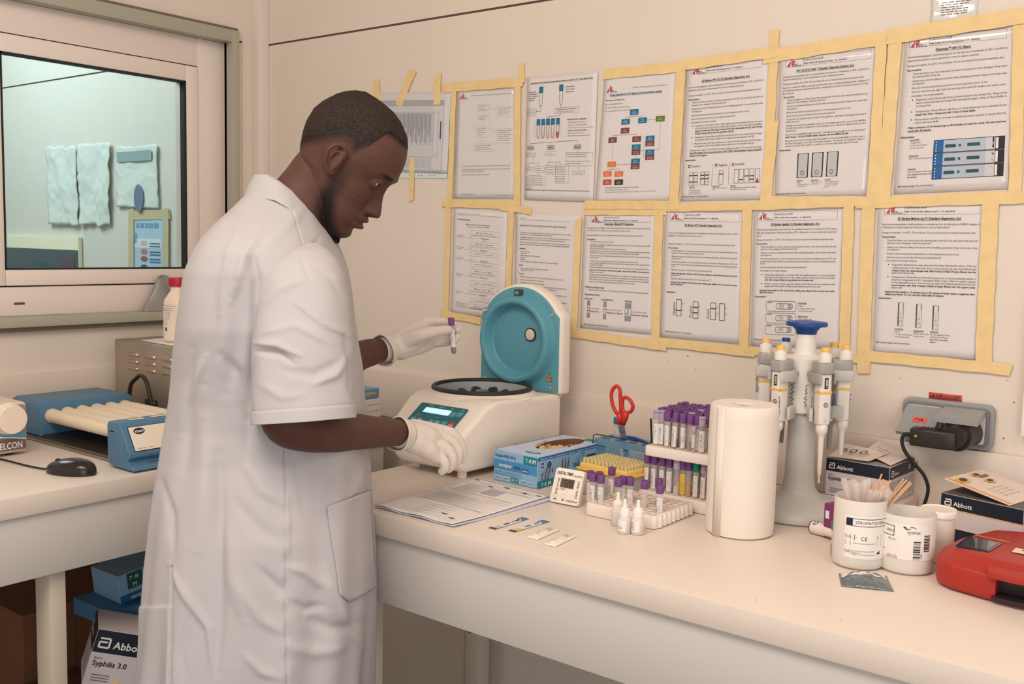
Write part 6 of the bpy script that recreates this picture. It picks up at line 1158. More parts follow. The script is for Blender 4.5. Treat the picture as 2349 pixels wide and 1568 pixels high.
k.build('handwriting'); under(COL.objects[-1], st)
# ------------------------------------------------------------------ right end of the worktop
ubx = carton_at('kit_carton', 'pale carton under the navy and white kit box with the torn lid', 'box', (2.068, -.150, CT + .0004), (.145, .125, .028), rz=-.03, body=mat('carton_pale', (226, 212, 204), .5))
carton1 = carton_at('test_kit_box', 'navy and white kit box with torn lid behind the wooden sticks', 'box', (2.053, -.148, CT + .0290), (.125, .128, .073), rz=-.06, faces=lambda t, d: test_box_faces('Syphilis 3.0', .34, side_='y-', other='x+')(t, d), body=BXP)
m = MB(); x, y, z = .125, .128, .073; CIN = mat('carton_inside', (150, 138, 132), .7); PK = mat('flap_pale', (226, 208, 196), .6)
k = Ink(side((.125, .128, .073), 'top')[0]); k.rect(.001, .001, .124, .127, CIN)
k.build('top', carton1)
def flap(parent, pts, name, m_, pr=None, th=.0006):
    mb = MB(); mb.add(pts, [tuple(range(len(pts)))], m_); o = mb.build(name, parent, solid=th)
    if pr:
        a, b, c = Vector(pts[0]), Vector(pts[1]), Vector(pts[-1]); fn = plane_fn(a, b - a, c - a, (b - a).cross(c - a).normalized()); kk = Ink(fn, .0006); pr(kk, (b - a).length, (c - a).length); kk.build('print', parent)
    return o
def fp1(k, w, h):
    for i in range(3): k.ring(w * (.16 + .25 * i), h * .5, w * .07, w * .035, mat('ink_slate2', (60, 68, 92), .6), 1, 12, ry=h * .12)
flap(carton1, [(-.062, -.058, .0745), (.020, -.060, .078), (.030, .010, .085), (-.055, .010, .092)], 'flap', PK, fp1)
flap(carton1, [(-.012, -.008, .084), (.060, -.055, .0755), (.062, .060, .079), (-.010, .062, .098)], 'flap', PK, lambda k, w, h: (k.scrawl(w * .2, h * .55, w * .5, h * .10, SFT, 8, 2, .001), k.scrawl(w * .3, h * .4, w * .3, h * .07, SFT, 6, 6, .0008)))
k = Ink(plane_fn((.0628, -.02, .0405), (0, 1, 0), (0, 0, 1), (1, 0, 0)), .0006); k.text('10', .045, .016, .014, WHT, 1); k.build('number', carton1)
# second kit box on its dark twin
low = carton_at('test_kit_box', 'dark kit box lying under the kit box with the orange line', 'box', (2.304, -.238, CT + .0004), (.145, .155, .024), rz=-.22, body=BXN)
ob = mat('box_orange_line', (232, 170, 90), .5)
c2 = carton_at('test_kit_box', 'kit box with navy band and orange line, its lid ajar, behind the red device', 'box', (2.302, -.240, CT + .0250), (.143, .155, .060), rz=-.22, faces=test_box_faces('', .42, ob, side_='y-', other='x+'), body=BXP)
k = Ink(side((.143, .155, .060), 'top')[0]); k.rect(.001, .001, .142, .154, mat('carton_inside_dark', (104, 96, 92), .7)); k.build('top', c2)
def fp2(k, w, h):
    for (a, b, r) in ((.16, .22, .13), (.34, .62, .10), (.12, .62, .10)): k.disc(w * b, h * (1 - a), w * r, mat('spot_orange', (236, 184, 108), .5), 1, 20, ry=w * r * .6); k.disc(w * b, h * (1 - a), w * r * .6, SFT, 2, 16, ry=w * r * .32)
    for i in range(4): k.scrawl(w * .25, h * (.45 - .08 * i), w * .4, h * .04, SFT, 6, i, .0006)
    k.rect(w * .05, h * .02, w * .10, h * .98, mat('flap_orange', (236, 160, 76), .5), 0); k.rect(w * .6, h * .78, w * .8, h * .84, GRY, 1)
flap(c2, [(.046, -.074, .0615), (.046, .070, .0615), (-.071, .072, .083), (-.071, -.072, .084)], 'lid_flap', PK, fp2)
# purple box, green-capped tube, small lying vial
p = C(1916, 1216); vb = carton('reagent_box', 'narrow purple box standing behind the left cut bottle', 'box', (2.022, -.325, CT + .0004), (.030, .04, .062), -.3, None, body=mat('box_magenta', (132, 52, 106), .45))
k = Ink(side((.030, .04, .062), 'y-')[0]); k.rect(.004, .036, .012, .050, WHT); k.rect(.004, .006, .026, .012, WHT); k.build('print', vb)
p = D(1914, 1252, 1.66); t = put_tube(p.x - .002, p.y, CT + .0004, 'green', 'brown', 0, 'green-capped tube standing behind the left cut bottle', 'loose tubes', sc=.72)
pa = C(1862, 1222); pb = C(1908, 1236); vv = (pb - pa).normalized(); vl = thing('specimen_vial', (pa.x, pa.y, CT), 'small white vial with a purple cap lying beside the stand base', 'vial', rz=math.atan2(vv.y, vv.x))
Mv = Matrix.Translation((0, 0, .0122)) @ Matrix.Rotation(math.pi / 2, 4, 'Y'); VW = mat('vial_white', (234, 222, 214), .35)
m = MB(); m.lathe([(0, .0), (.0105, .0), (.0115, .001), (.0115, .003)], mat('vial_purple', (130, 56, 110), .4), 28, Mv); m.build('cap', vl)
m = MB(); m.lathe([(.0114, .003), (.0114, .020), (.0108, .021), (.0108, .030), (.0098, .031), (.0098, .048), (.006, .052), (0, .052)], VW, 28, Mv); m.build('body', vl)
k = Ink(lambda x, y, l: Mv @ Vector((-(.0117 + l) * math.cos((y - .018) / .0115), (.0117 + l) * math.sin((y - .018) / .0115) * -1, x))); 
for i in range(5): k.text(('A6 36', '14 42', 'P 6', '4 8', 'c')[i % 5], .006 + .0002 * i, .002 + .006 * i, .005, BLK, 1, fit=.010)
k.build('label_print', vl)
# cut plastic bottles
HD_ = mat('bottle_translucent', (244, 236, 228), .35, alpha=.72, sss=.05); LW = mat('bottle_label', (240, 232, 224), .45)
def jar(name, cx_, cy_, r, h, label, wall=.0012, neck=True):
    t = thing(name, (cx_, cy_, CT), label, 'bottle')
    m = MB(); m.lathe([(0, .0005), (r - .006, .0005), (r - .001, .004), (r, .010), (r, h - .001), (r - wall * .5, h), (r - wall, h - .001), (r - wall, .008), (r - .008, .004), (0, .003)], HD_, 64); t['b'] = m.build('body', t).name; return t
a_cam = lambda x, y: math.atan2(CAM_P.y - y, CAM_P.x - x)
X1, Y1_ = 2.101, -.448; j1 = jar('cut_bottle', X1, Y1_, .0405, .112, 'translucent cut bottle full of wooden sticks and clear transfer pipettes')
ac = a_cam(X1, Y1_); k = Ink(cyl_fn((0, 0, 0), .0408, ac), .00015); N_ = 20
k.rect(-.023, .020, .066, .089, LW, 0, 30)
k.rect(-.020, .073, -.010, .0845, BXN, 1, 4); k.frame(-.020, .073, .063, .0845, .0009, BXN, 2, 24); k.text('STROMATOLYSER', -.006, .0765, .0065, BLK, 0, fit=.050, layer=2); k.text('-WH', .047, .0765, .0065, BLK, 0, layer=2)
for i, (x, y, t_) in enumerate(((-.021, .052, 'IVD'), (-.021, .042, 'i'), (-.021, .028, 'REP'), (.030, .052, '2'), (.030, .042, ''))): k.frame(x, y, x + .009, y + .006, .0005, SFT, 1); k.text(t_, x + .0015, y + .0012, .0045, SFT, 0, layer=2)
k.text('CE', .003, .050, .009, BLK, 0); k.path([(-.006, .050), (-.006, .059)], .0008, BLK); k.path([(-.011, .053), (-.002, .055)], .0005, BLK)
for i in range(3): k.text(('Stromatolyser Europe GmbH', 'Bornbarch 1', '22848 Norderstedt, Germany')[i], -.010, .032 - i * .0028, .0030, SFT)
k.text('www.sysmex-europe.com', -.008, .0445, .0032, SFT); k.poly([(.031, .028), (.037, .028), (.037, .034), (.034, .031), (.031, .031)], BLK, 1); k.build('label_print', bpy.data.objects[j1['b']]); del j1['b']
X2, Y2 = 2.168, -.418; j2 = jar('cut_bottle', X2, Y2, .0425, .094, 'translucent empty cut bottle with a barcode label beside the red device')
ac = a_cam(X2, Y2); k = Ink(cyl_fn((0, 0, 0), .0428, ac), .00015); k.rect(-.062, .026, .056, .083, LW, 0, 40)
k.frame(-.060, .062, -.020, .0775, .0009, BXN, 2, 16); k.text('LYSER', -.059, .067, .0065, BLK, 0, layer=2); k.text('-WH', -.035, .067, .0068, BLK, 0, layer=2); k.text('500 mL', -.030, .055, .0045, BLK)
k.text('sysmex', .000, .068, .0095, BLK, 0, fit=.020); k.poly([(-.007, .079), (-.003, .079), (.001, .0745), (-.003, .0745)], BLK, 1); k.poly([(-.001, .0745), (.003, .0745), (.009, .0795), (.005, .0795)], BLK, 1); k.poly([(.007, .0795), (.012, .0765), (.014, .0765), (.009, .0795)], BLK, 1)
r_ = random.Random(3)
for (x0, y0, y1) in ((.010, .0275, .0560), (.0265, .040, .066)):
    y = y0
    while y < y1: h_ = r_.choice((.0004, .0006, .0012, .0018)); k.rect(x0, y, x0 + .011, y + h_, BLK, 1, 4); y += h_ + r_.choice((.0004, .0007, .0011))
k.text('4-821', .0245, .029, .004, BLK, 1, rot=math.pi / 2)
for x, y, t_ in ((-.046, .045, 'Date:'), (-.048, .037, 'REF 984-1'), (-.030, .029, 'Made in EU'), (-.032, .0265, 'Sysmex Corp.')): k.text(t_, x, y, .0035, SFT)
k.build('label_print', bpy.data.objects[j2['b']]); del j2['b']
# capillary pipettes and wooden sticks in the left bottle
CP = mat('clear_plastic', (240, 226, 216), .08, alpha=.33, spec=.8); WD = mat('stick_wood', (224, 172, 124), .6)
r_ = random.Random(11)
tg = [(1935, 1095, .0, .8), (1947, 1100, .01, 1), (1958, 1098, .0, 1), (1965, 1105, -.01, 1), (1975, 1104, .01, 1), (1985, 1098, .0, 1), (1993, 1096, .01, 1), (1999, 1122, -.02, 1), (2005, 1128, -.02, 1), (2013, 1122, -.02, 1), (2022, 1126, -.015, 1), (2031, 1112, 0, 1), (2040, 1118, 0, 1), (2046, 1125, .0, 1), (2012, 1104, .02, 1), (2024, 1108, .02, 1)]
for i, (u, v, dd, _) in enumerate(tg):
    top = D(u, v, 1.625 + dd); bx = X1 + (top.x - X1) * -.35; by = Y1_ + (top.y - Y1_) * -.35; d_ = math.hypot(bx - X1, by - Y1_)
    if d_ > .03: bx = X1 + (bx - X1) * .03 / d_; by = Y1_ + (by - Y1_) * .03 / d_
    bot = Vector((bx, by, CT + .012 + .004 * (i % 3))); t = thing('transfer_pipette', bot, 'clear plastic transfer pipette standing bulb up in the left cut bottle', 'pipette', 'transfer pipettes in the cut bottle')
    d = top - bot; m = MB(); P = [bot + d * s_ - bot for s_ in (0, .55, .72, .76, .96, .99, 1.)]; m.tube(P, [.0014, .0020, .0024, .0052, .0056, .0042, .0008], CP, 12); m.build('tube', t, sharp=0)
for i, (u, v) in enumerate(((2023, 1086), (2018, 1100), (2027, 1098), (2033, 1101), (2038, 1104), (2010, 1103), (2014, 1108), (2000, 1108), (2043, 1101), (2073, 1098), (2079, 1101), (2088, 1104), (2091, 1108))):
    top = D(u, v, 1.625 + .02 * (i % 2)); bot = Vector((X1 + (top.x - X1) * -.4, Y1_ + (top.y - Y1_) * -.4, CT + .010)); d_ = math.hypot(bot.x - X1, bot.y - Y1_)
    if d_ > .032: bot.x = X1 + (bot.x - X1) * .032 / d_; bot.y = Y1_ + (bot.y - Y1_) * .032 / d_
    t = thing('wooden_stick', bot, 'thin wooden stick ' + ('leaning out to the right of the left cut bottle' if i > 8 else 'among the clear pipettes in the left cut bottle'), 'stick', 'leaning wooden sticks' if i > 8 else 'wooden sticks in the cut bottle')
    m = MB(); m.cyl((0, 0, 0), top - bot, .0013, WD, 8); m.build('stick', t)
# white tub with lid
X3, Y3 = 2.192, -.335; t = thing('lidded_tub', (X3, Y3, CT), 'white plastic tub with a flat lid between the cut bottle and the kit box', 'tub'); zl = D(2186, 1168, 1.66).z - CT
m = MB(); m.lathe([(0, .0005), (.024, .0005), (.0262, .003), (.0268, zl - .004)], mat('tub_white', (238, 224, 212), .35), 48); m.build('body', t); m = MB(); m.lathe([(.0264, zl - .008), (.0290, zl - .008), (.0294, zl), (.0278, zl + .003), (.0262, zl + .0015), (0, zl + .001)], mat('tub_lid', (244, 232, 220), .3), 48); m.build('lid', t)
k = Ink(cyl_fn((0, 0, 0), .0269, a_cam(X3, Y3)), .0002); k.rect(-.03, .012, .03, .040, mat('tub_label', (226, 206, 196), .5), 0, 16); k.scrawl(-.022, .018, .02, .006, SFT, 6, 4, .0006); k.build('label_print', t)
# foil pouch
qb = [C(1924, 1316, CT), C(2034, 1322, CT), C(2050, 1357, CT), C(1930, 1345, CT)]
def pouch(s_, t_):
    p = (qb[0] * (1 - s_) + qb[1] * s_) * (1 - t_) + (qb[3] * (1 - s_) + qb[2] * s_) * t_
    b = math.sin(math.pi * s_) ** .6 * math.sin(math.pi * t_) ** .6 * .011
    return Vector((p.x, p.y, CT + .001 + b * (1 + .35 * noise.noise(Vector((s_ * 9, t_ * 6, 3))))))
pc = thing('foil_pouch', (qb[0] + qb[2]) / 2, 'small silvery grey pouch with a pale label before the left cut bottle', 'pouch'); o0 = pc.location.copy()
m = MB(); m.grid(lambda a, b: pouch(a, b) - o0, 40, 24, mat('foil_grey', (120, 130, 134), .2, .5, bump=.8, bscale=60)); m.build('bag', pc, sharp=0, solid=.0008)
m = MB(); m.grid(lambda a, b: pouch(.03 + a * .9, .05 + b * .45) - o0 + Vector((0, 0, .0009)), 24, 10, mat('pouch_label', (232, 220, 216), .4)); m.build('label_sticker', pc, sharp=0, solid=.0003)
k = Ink(lambda x, y, l: pouch(.03 + x * .9, .05 + y * .45) - o0 + Vector((0, 0, .0014 + l))); k.rect(.10, .55, .42, .72, mat('pouch_ink', (90, 104, 132), .5), 0, 8); k.rect(.56, .62, .92, .80, MATS['pouch_ink'], 0, 8); k.text('SYPHILIS', .12, .58, .1, WHT, 1, fit=.28, layer=2); k.build('print', pc)
# red desktop device, cut by the frame
RD = mat('device_red', (172, 46, 36), .42, bump=.12, bscale=500); RDD = mat('device_red_low', (160, 42, 34), .42, bump=.12, bscale=500)
rd = thing('red_reader', (2.32, -.39, CT), 'red moulded desktop device with a dark display and slot at the right edge', 'laboratory reader')
R0 = [(2.218, -.395), (2.220, -.440), (2.228, -.468), (2.250, -.484), (2.300, -.496), (2.350, -.500), (2.44, -.486), (2.50, -.42), (2.50, -.33), (2.44, -.27), (2.33, -.26), (2.25, -.30)]
cx_, cy_ = 2.36, -.38
def ring(sc_, z, dx=0, dy=0): return [(cx_ + (x - cx_) * sc_ + dx, cy_ + (y - cy_) * sc_ + dy, z) for x, y in R0]
def shellr(rings, m_, mb):
    n = len(rings[0]); vs = [p for r in rings for p in r]; fs = [(i * n + k, i * n + (k + 1) % n, (i + 1) * n + (k + 1) % n, (i + 1) * n + k) for i in range(len(rings) - 1) for k in range(n)]
    fs.append(tuple((len(rings) - 1) * n + k for k in range(n))); fs.append(tuple(range(n))[::-1]); bm = bmesh.new(); V = [bm.verts.new(v) for v in vs]
    for f in fs: bm.faces.new([V[i] for i in f])
    bmesh.ops.recalc_face_normals(bm, faces=bm.faces[:]); bmesh.ops.bevel(bm, geom=[e for e in bm.edges if e.calc_face_angle(0) > .35], offset=.0035, segments=3, profile=.5, affect='EDGES'); mb.bm(bm, m_, True)
m = MB(); shellr([ring(.97, CT + .0025), ring(1.0, CT + .010), ring(1.0, CT + .040), ring(.93, CT + .052, .008, .012), ring(.90, CT + .0575, .011, .016)], RD, m); hs = m.build('housing', sharp=50); 
m = MB(); s0_, s1_ = C(2296, 1322, CT + .03), C(2296, 1372, CT + .008)
m.bb((2.318, -.53, CT + .011), (2.46, -.475, CT + .038), BLK); cut = m.build('cutter'); boolean_cut(hs, cut); hs.data.set_sharp_from_angle(angle=math.radians(45)); under(hs, rd)
m = MB(); m.prism([(2.314, -.474), (2.314, -.503), (2.35, -.5065), (2.462, -.492), (2.462, -.474)], CT + .007, CT + .012, mat('slot_black', (40, 34, 34), .35), bev=.001); m.bb((2.316, -.476, CT + .010), (2.464, -.472, CT + .039), MATS['slot_black']); under(m.build('slot'), rd)
m = MB(); m.prism([(2.298, -.452), (2.306, -.506), (2.345, -.512), (2.47, -.497), (2.47, -.45)], CT + .0385, CT + .0505, RD, bev=.003); under(m.build('visor'), rd)
dq = [C(2190, 1252, CT + .0585), C(2224, 1229, CT + .0585), C(2300, 1246, CT + .0585), C(2268, 1265, CT + .0585)]
m = MB(); m.add(dq, [(0, 3, 2, 1)], mat('display_bezel', (24, 36, 80), .15, coat=.6)); c_ = sum(dq, Vector()) / 4; dq2 = [c_ + (p - c_) * .82 + Vector((0, 0, .0006)) for p in dq]; m.add(dq2, [(0, 3, 2, 1)], mat('display_glass', (70, 72, 80), .06, coat=1.)); under(m.build('display', solid=.0008), rd)
k = Ink(lambda x, y, l: (x, y, CT + .0586 + l)); a = C(2328, 1258, CT + .0586); b = C(2375, 1275, CT + .0586); k.rect(a.x, b.y - .002, b.x, a.y + .006, mat('device_label', (236, 214, 200), .4)); k.poly([(a.x + .01, a.y - .002), (a.x + .016, a.y + .003), (a.x + .013, a.y - .005)], BLK, 1)
A = C(2237, 1227, CT + .0586); B = C(2316, 1244, CT + .0586); k.line(A.x, A.y, B.x, B.y, .003, ob, 1); k.build('sticker'); under(COL.objects[-1], rd)
for x, y in ((2.25, -.46), (2.26, -.32), (2.45, -.45), (2.45, -.30)):
    m = MB(); m.cyl((x, y, CT + .0002), (x, y, CT + .004), .006, GASK); under(m.build('foot'), rd)
# ------------------------------------------------------------------ wall socket
SKG = mat('socket_grey', (150, 150, 150), .4); SKD = mat('socket_dark', (116, 116, 118), .45); SKW = mat('socket_white', (214, 206, 196), .4)
sk = thing('wall_socket', (2.115, -.02, 1.075), 'grey double wall socket box with hinged covers under the red label', 'socket')
x0, x1_, z0, z1 = 2.030, 2.199, 1.034, 1.121
Ms = Matrix(((1, 0, 0, 0), (0, 0, 1, 0), (0, 1, 0, 0), (0, 0, 0, 1)))
m = MB(); m.prism(rr(x0, z0, x1_, z1, .014), -.016, -.0005, SKG, Ms, bev=.002); m.prism(rr(x0 + .007, z0 + .007, x1_ - .007, z1 - .007, .010), -.024, -.014, SKD, Ms, bev=.002); under(m.build('box'), sk)
m = MB(); m.prism(rr(2.112, z0 + .012, x1_ - .013, z1 - .012, .006), -.0265, -.0235, SKW, Ms, bev=.001); m.prism(rr(x0 + .012, z0 + .012, 2.108, z1 - .012, .006), -.0265, -.0235, SKW, Ms, bev=.001); under(m.build('frame'), sk)
m = MB(); A = [Vector((2.042, -.028, 1.108)), Vector((2.108, -.028, 1.108)), Vector((2.104, -.072, 1.060)), Vector((2.036, -.072, 1.060))]
m.add(A + [p + Vector((0, .006, -.006)) for p in A], [(0, 3, 2, 1), (4, 5, 6, 7), (0, 1, 5, 4), (1, 2, 6, 5), (2, 3, 7, 6), (3, 0, 4, 7)], SKG); under(m.build('cover'), sk)
fn = plane_fn(A[3] + Vector((0, -.0003, .0003)), A[2] - A[3], A[0] - A[3], (0, -.73, .68)); k = Ink(fn); k.rect(.022, .026, .048, .038, mat('label_red', (226, 92, 80), .5)); k.text('P4', .033, .0285, .009, BLK, 1, layer=1); k.path([(.025, .029), (.029, .036), (.030, .031)], .001, BLK, 1); k.build('cover_label'); under(COL.objects[-1], sk)
m = MB(); A = [Vector((2.112, -.026, 1.112)), Vector((2.186, -.026, 1.112)), Vector((2.186, -.082, 1.100)), Vector((2.108, -.082, 1.100))]
m.add(A + [p + Vector((0, 0, -.011)) for p in A], [(0, 3, 2, 1), (4, 5, 6, 7), (0, 1, 5, 4), (1, 2, 6, 5), (2, 3, 7, 6), (3, 0, 4, 7)], SKG); under(m.build('cover'), sk)
PB = mat('plug_black', (46, 38, 34), .4)
pg = thing('power_plug', (2.15, -.06, 1.068), 'large black plug pushed into the grey wall socket', 'plug')
m = MB(); m.cyl((2.158, -.027, 1.068), (2.150, -.060, 1.066), .028, PB, 36); m.cyl((2.150, -.060, 1.066), (2.147, -.072, 1.066), .030, PB, 36); m.cyl((2.147, -.072, 1.066), (2.146, -.088, 1.064), .027, PB, 36, r2=.020); under(m.build('head'), pg)
m = MB(); m.prism([(2.152, -.050), (2.152, -.092), (2.130, -.100), (2.070, -.098), (2.068, -.068), (2.12, -.052)], 1.040, 1.074, PB, bev=.004, seg=3)
for i in range(6): m.box((2.088 + .008 * i, -.083, 1.0745), (.003, .03, .002), PB, bev=.0005)
m.bb((2.080, -.0995, 1.058), (2.084, -.098, 1.062), mat('led_green', (170, 190, 90), .4)); under(m.build('body'), pg)
m = MB(); m.tube(spline([(2.070, -.085, 1.060), (2.058, -.087, 1.058), (2.054, -.088, 1.046), (2.060, -.086, 1.026), (2.076, -.080, 1.004), (2.094, -.076, .984), (2.104, -.075, .960), (2.102, -.078, .935), (2.094, -.085, .906)], 5), .0034, GASK, 10); under(m.build('cable'), pg)
m = MB(); a = W(2248, 1036, -.01); m.cyl((a.x, -.010, a.z + .004), (a.x - .010, -.014, a.z - .060), .0035, SKD, 10); a = W(2118, 1018, -.01); m.cyl((a.x, -.008, a.z + .006), (a.x - .010, -.014, a.z - .05), .004, SKG, 10); under(m.build('conduit'), sk)
k = MB(); a = W(2131, 899); b = W(2207, 922); lq = [W(2131, 898.5), W(2207, 907), W(2207, 922), W(2131, 912)]
t = thing('socket_label', lq[3], 'small red label reading UPS SOCKET on the wall above the socket', 'label'); lm = lambda x, y, l: (lq[3] * (1 - x) + lq[2] * x) * (1 - y) + (lq[0] * (1 - x) + lq[1] * x) * y + Vector((0, -.0006 - l, 0)) - lq[3]
mb = MB(); mb.grid(lambda a, b: lm(a, b, 0), 2, 2, mat('label_red2', (214, 84, 76), .5)); mb.build('sticker', t, solid=.0008)
k = Ink(lm, .0005); 
def lt(s_, x0, x1, y, h, bold): 
    w = text_w(s_, bold); cx = x0; sx = (x1 - x0) / w
    for ch in s_:
        g = GL.get((bold, ch)); 
        if g and g[0]: k.mb.add(k._p([(cx + gx * sx, y + gy * h) for gx, gy in g[0]], 1), g[1], BLK)
        cx += g[2] * sx
lt('UPS SOCKET', .24, .95, .22, .80, 1); k.poly([(.10, .35), (.15, .75), (.17, .30), (.13, .2)], BLK, 1); k.build('print', t)
# scuffs on the wall and specks on the worktop
m = MB(); SCF = mat('scuff_brown', (120, 100, 84), .7); r_ = random.Random(8)
for u, v in ((1985, 890), (1640, 835), (1535, 830), (1578, 815), (2325, 920), (2300, 1000), (2310, 870), (2060, 870), (1700, 860), (660, 760), (1600, 850)):
    p = W(u + r_.uniform(-6, 6), v + r_.uniform(-5, 5)); a = r_.uniform(.0008, .0022); m.add([(p.x + a * math.cos(q) * r_.uniform(.6, 1.6), -.0004, p.z + a * math.sin(q) * .7) for q in [i * math.pi / 3.5 for i in range(7)]], [tuple(range(7))[::-1]], SCF)
o = m.build('scuff_marks'); tag(o, 'brown scuff specks scattered on the wall below the sheets', 'stain', kind='stuff')
m = MB()
for u, v in ((1450, 1300), (1497, 1303), (1573, 1290), (2115, 1490), (1930, 1420), (1735, 1375), (1290, 1232), (1460, 1480), (1617, 1505)):
    p = C(u + r_.uniform(-3, 3), v, CT + .0004)
    if p.y < -.758: continue
    a = r_.uniform(.0006, .0016); m.add([(p.x + a * math.cos(q) * r_.uniform(.6, 1.8), p.y + a * math.sin(q) * .7, CT + .0004) for q in [i * math.pi / 3 for i in range(6)]], [tuple(range(6))], SCF)
o = m.build('specks'); tag(o, 'dark specks on the front part of the long worktop', 'stain', kind='stuff')

# rapid tests laid out on the worktop
for i, (a, b, lb) in enumerate((((1127, 1214), (1203, 1190), 'blue-ended paper test strip nearest the request form'), ((1172, 1220), (1254, 1195), 'blue-ended paper test strip with a yellowish end, right of the first'))):
    A = C(*a); B = C(*b); d_ = B - A; ln = .098; t = thing('test_strip', (A.x, A.y, CT), lb, 'test strip', rz=math.atan2(d_.y, d_.x)); w_ = .0085
    m = MB(); m.bb((0, -w_, .0004), (ln, w_, .0012), mat('strip_body', (224, 222, 220), .4)); m.build('card', t)
    k = Ink(lambda x, y, l: (x, y, .0012 + l), .0002); k.rect(0, -w_, .010, w_, mat('strip_dark_end', (66, 66, 62), .5)); k.rect(.010, -w_ * .9, .026, w_ * .7, mat('strip_end_grey', (186, 190, 182), .5) if i == 0 else mat('strip_end_yellow', (224, 184, 104), .5))
    k.rect(ln - .018, -w_, ln, w_, STB); [k.disc(ln - .009, -w_ * .6 + w_ * .4 * q, .0012, WHT, 1, 8) for q in range(4)]; k.rect(ln - .0185, -w_ * .3, ln - .014, w_ * .3, WHT, 1); k.rect(.010, -w_, ln, -w_ + .0012, BLK, 1)
    for x0, x1_ in (((.036, .052), (.060, .063), (.068, .080)) if i == 0 else ((.040, .055), (.066, .078))): k.rect(x0, -w_ * .15, x1_, w_ * .45, SFT if i == 0 else GRY, 1)
    k.build('print', t)
for i, (a, b, lb) in enumerate((((1222, 1236), (1268, 1216), 'white plastic test cassette beside the paper strips'), ((1262, 1252), (1308, 1230), 'white plastic test cassette nearest the front rack'))):
    A = C(*a); B = C(*b); d_ = B - A; t = thing('test_cassette', (A.x, A.y, CT), lb, 'test cassette', rz=math.atan2(d_.y, d_.x)); CP2 = mat('cassette_white', (240, 228, 214), .3); ln = .072; w_ = .0115
    m = MB(); m.prism(rr(-.002, -w_, ln, w_, .003), .0005, .0042, CP2, bev=.001); m.tube([(.010 + .0 + .005 * math.cos(q), .0055 * math.sin(q), .0042) for q in [j * math.pi / 8 for j in range(16)]], .0009, CP2, 8, closed=True)
    m.tube([(x, y, .0042) for x, y in rr(.024, -.0035, .046, .0035, .002, 3)], .0008, CP2, 8, closed=True); m.build('case', t, sharp=60)
    k = Ink(lambda x, y, l: (x, y, .0043 + l), .0002); k.rect(.026, -.002, .044, .002, WHT); k.scrawl(.052, -.007, .014, .004, GRY, 5, i, .0005, rot=1.2); k.scrawl(.058, -.007, .014, .004, SFT, 5, i + 3, .0006, rot=1.2); k.rect(.0235, .006, .032, .0066, GRY); k.build('print', t)
# ------------------------------------------------------------------ the man
AX = Vector((.787, .617, 0)).normalized(); FX = Vector((-.617, .787, 0)).normalized(); UP = Vector((0, 0, 1))
NAX = np.array(AX); NFX = np.array(FX)
SKIN = mat('skin_dark', (94, 63, 53), .5, bump=.25, bscale=900, var=.10, vscale=30, sss=.08, spec=.25)
def skin_nodes():
    nt = SKIN.node_tree; b = nt.nodes['Principled BSDF']; at = nt.nodes.new('ShaderNodeAttribute'); at.attribute_name = 'hair_mask'
    n = nt.nodes.new('ShaderNodeTexNoise'); n.inputs['Scale'].default_value = 950; n.inputs['Detail'].default_value = 2; tc = nt.nodes.new('ShaderNodeTexCoord'); nt.links.new(tc.outputs['Object'], n.inputs['Vector'])
    mu = nt.nodes.new('ShaderNodeMath'); mu.operation = 'MULTIPLY_ADD'; mu.inputs[1].default_value = 1.5; nt.links.new(at.outputs['Fac'], mu.inputs[0]); 
    sb = nt.nodes.new('ShaderNodeMath'); sb.operation = 'SUBTRACT'; sb.inputs[1].default_value = .95; nt.links.new(n.outputs['Fac'], sb.inputs[0]); nt.links.new(sb.outputs[0], mu.inputs[2])
    mr = nt.nodes.new('ShaderNodeMapRange'); mr.inputs[1].default_value = -.25; mr.inputs[2].default_value = .75; nt.links.new(mu.outputs[0], mr.inputs[0])
    mx = nt.nodes.new('ShaderNodeMix'); mx.data_type = 'RGBA'; src = b.inputs['Base Color'].links[0].from_socket; nt.links.new(mr.outputs[0], mx.inputs[0]); nt.links.new(src, mx.inputs[6]); mx.inputs[7].default_value = srgb((34, 26, 24)) + (1,)
    nt.links.new(mx.outputs[2], b.inputs['Base Color'])
    at2 = nt.nodes.new('ShaderNodeAttribute'); at2.attribute_name = 'lip_mask'; mx2 = nt.nodes.new('ShaderNodeMix'); mx2.data_type = 'RGBA'; nt.links.new(at2.outputs['Fac'], mx2.inputs[0]); nt.links.new(mx.outputs[2], mx2.inputs[6]); mx2.inputs[7].default_value = srgb((100, 56, 48)) + (1,); nt.links.new(mx2.outputs[2], b.inputs['Base Color'])
skin_nodes()
HAIR = mat('hair_black', (32, 26, 24), .7, bump=1., bscale=420, var=.5, vscale=330, vcol=(62, 46, 38), spec=.3)
PERSON_DATA = 1
person = thing('person', D(600, 2130, 1.8), 'man in a white short-sleeved lab coat looking down, holding a blood tube', 'person'); person.location.z = 0
PL = person.location.copy()
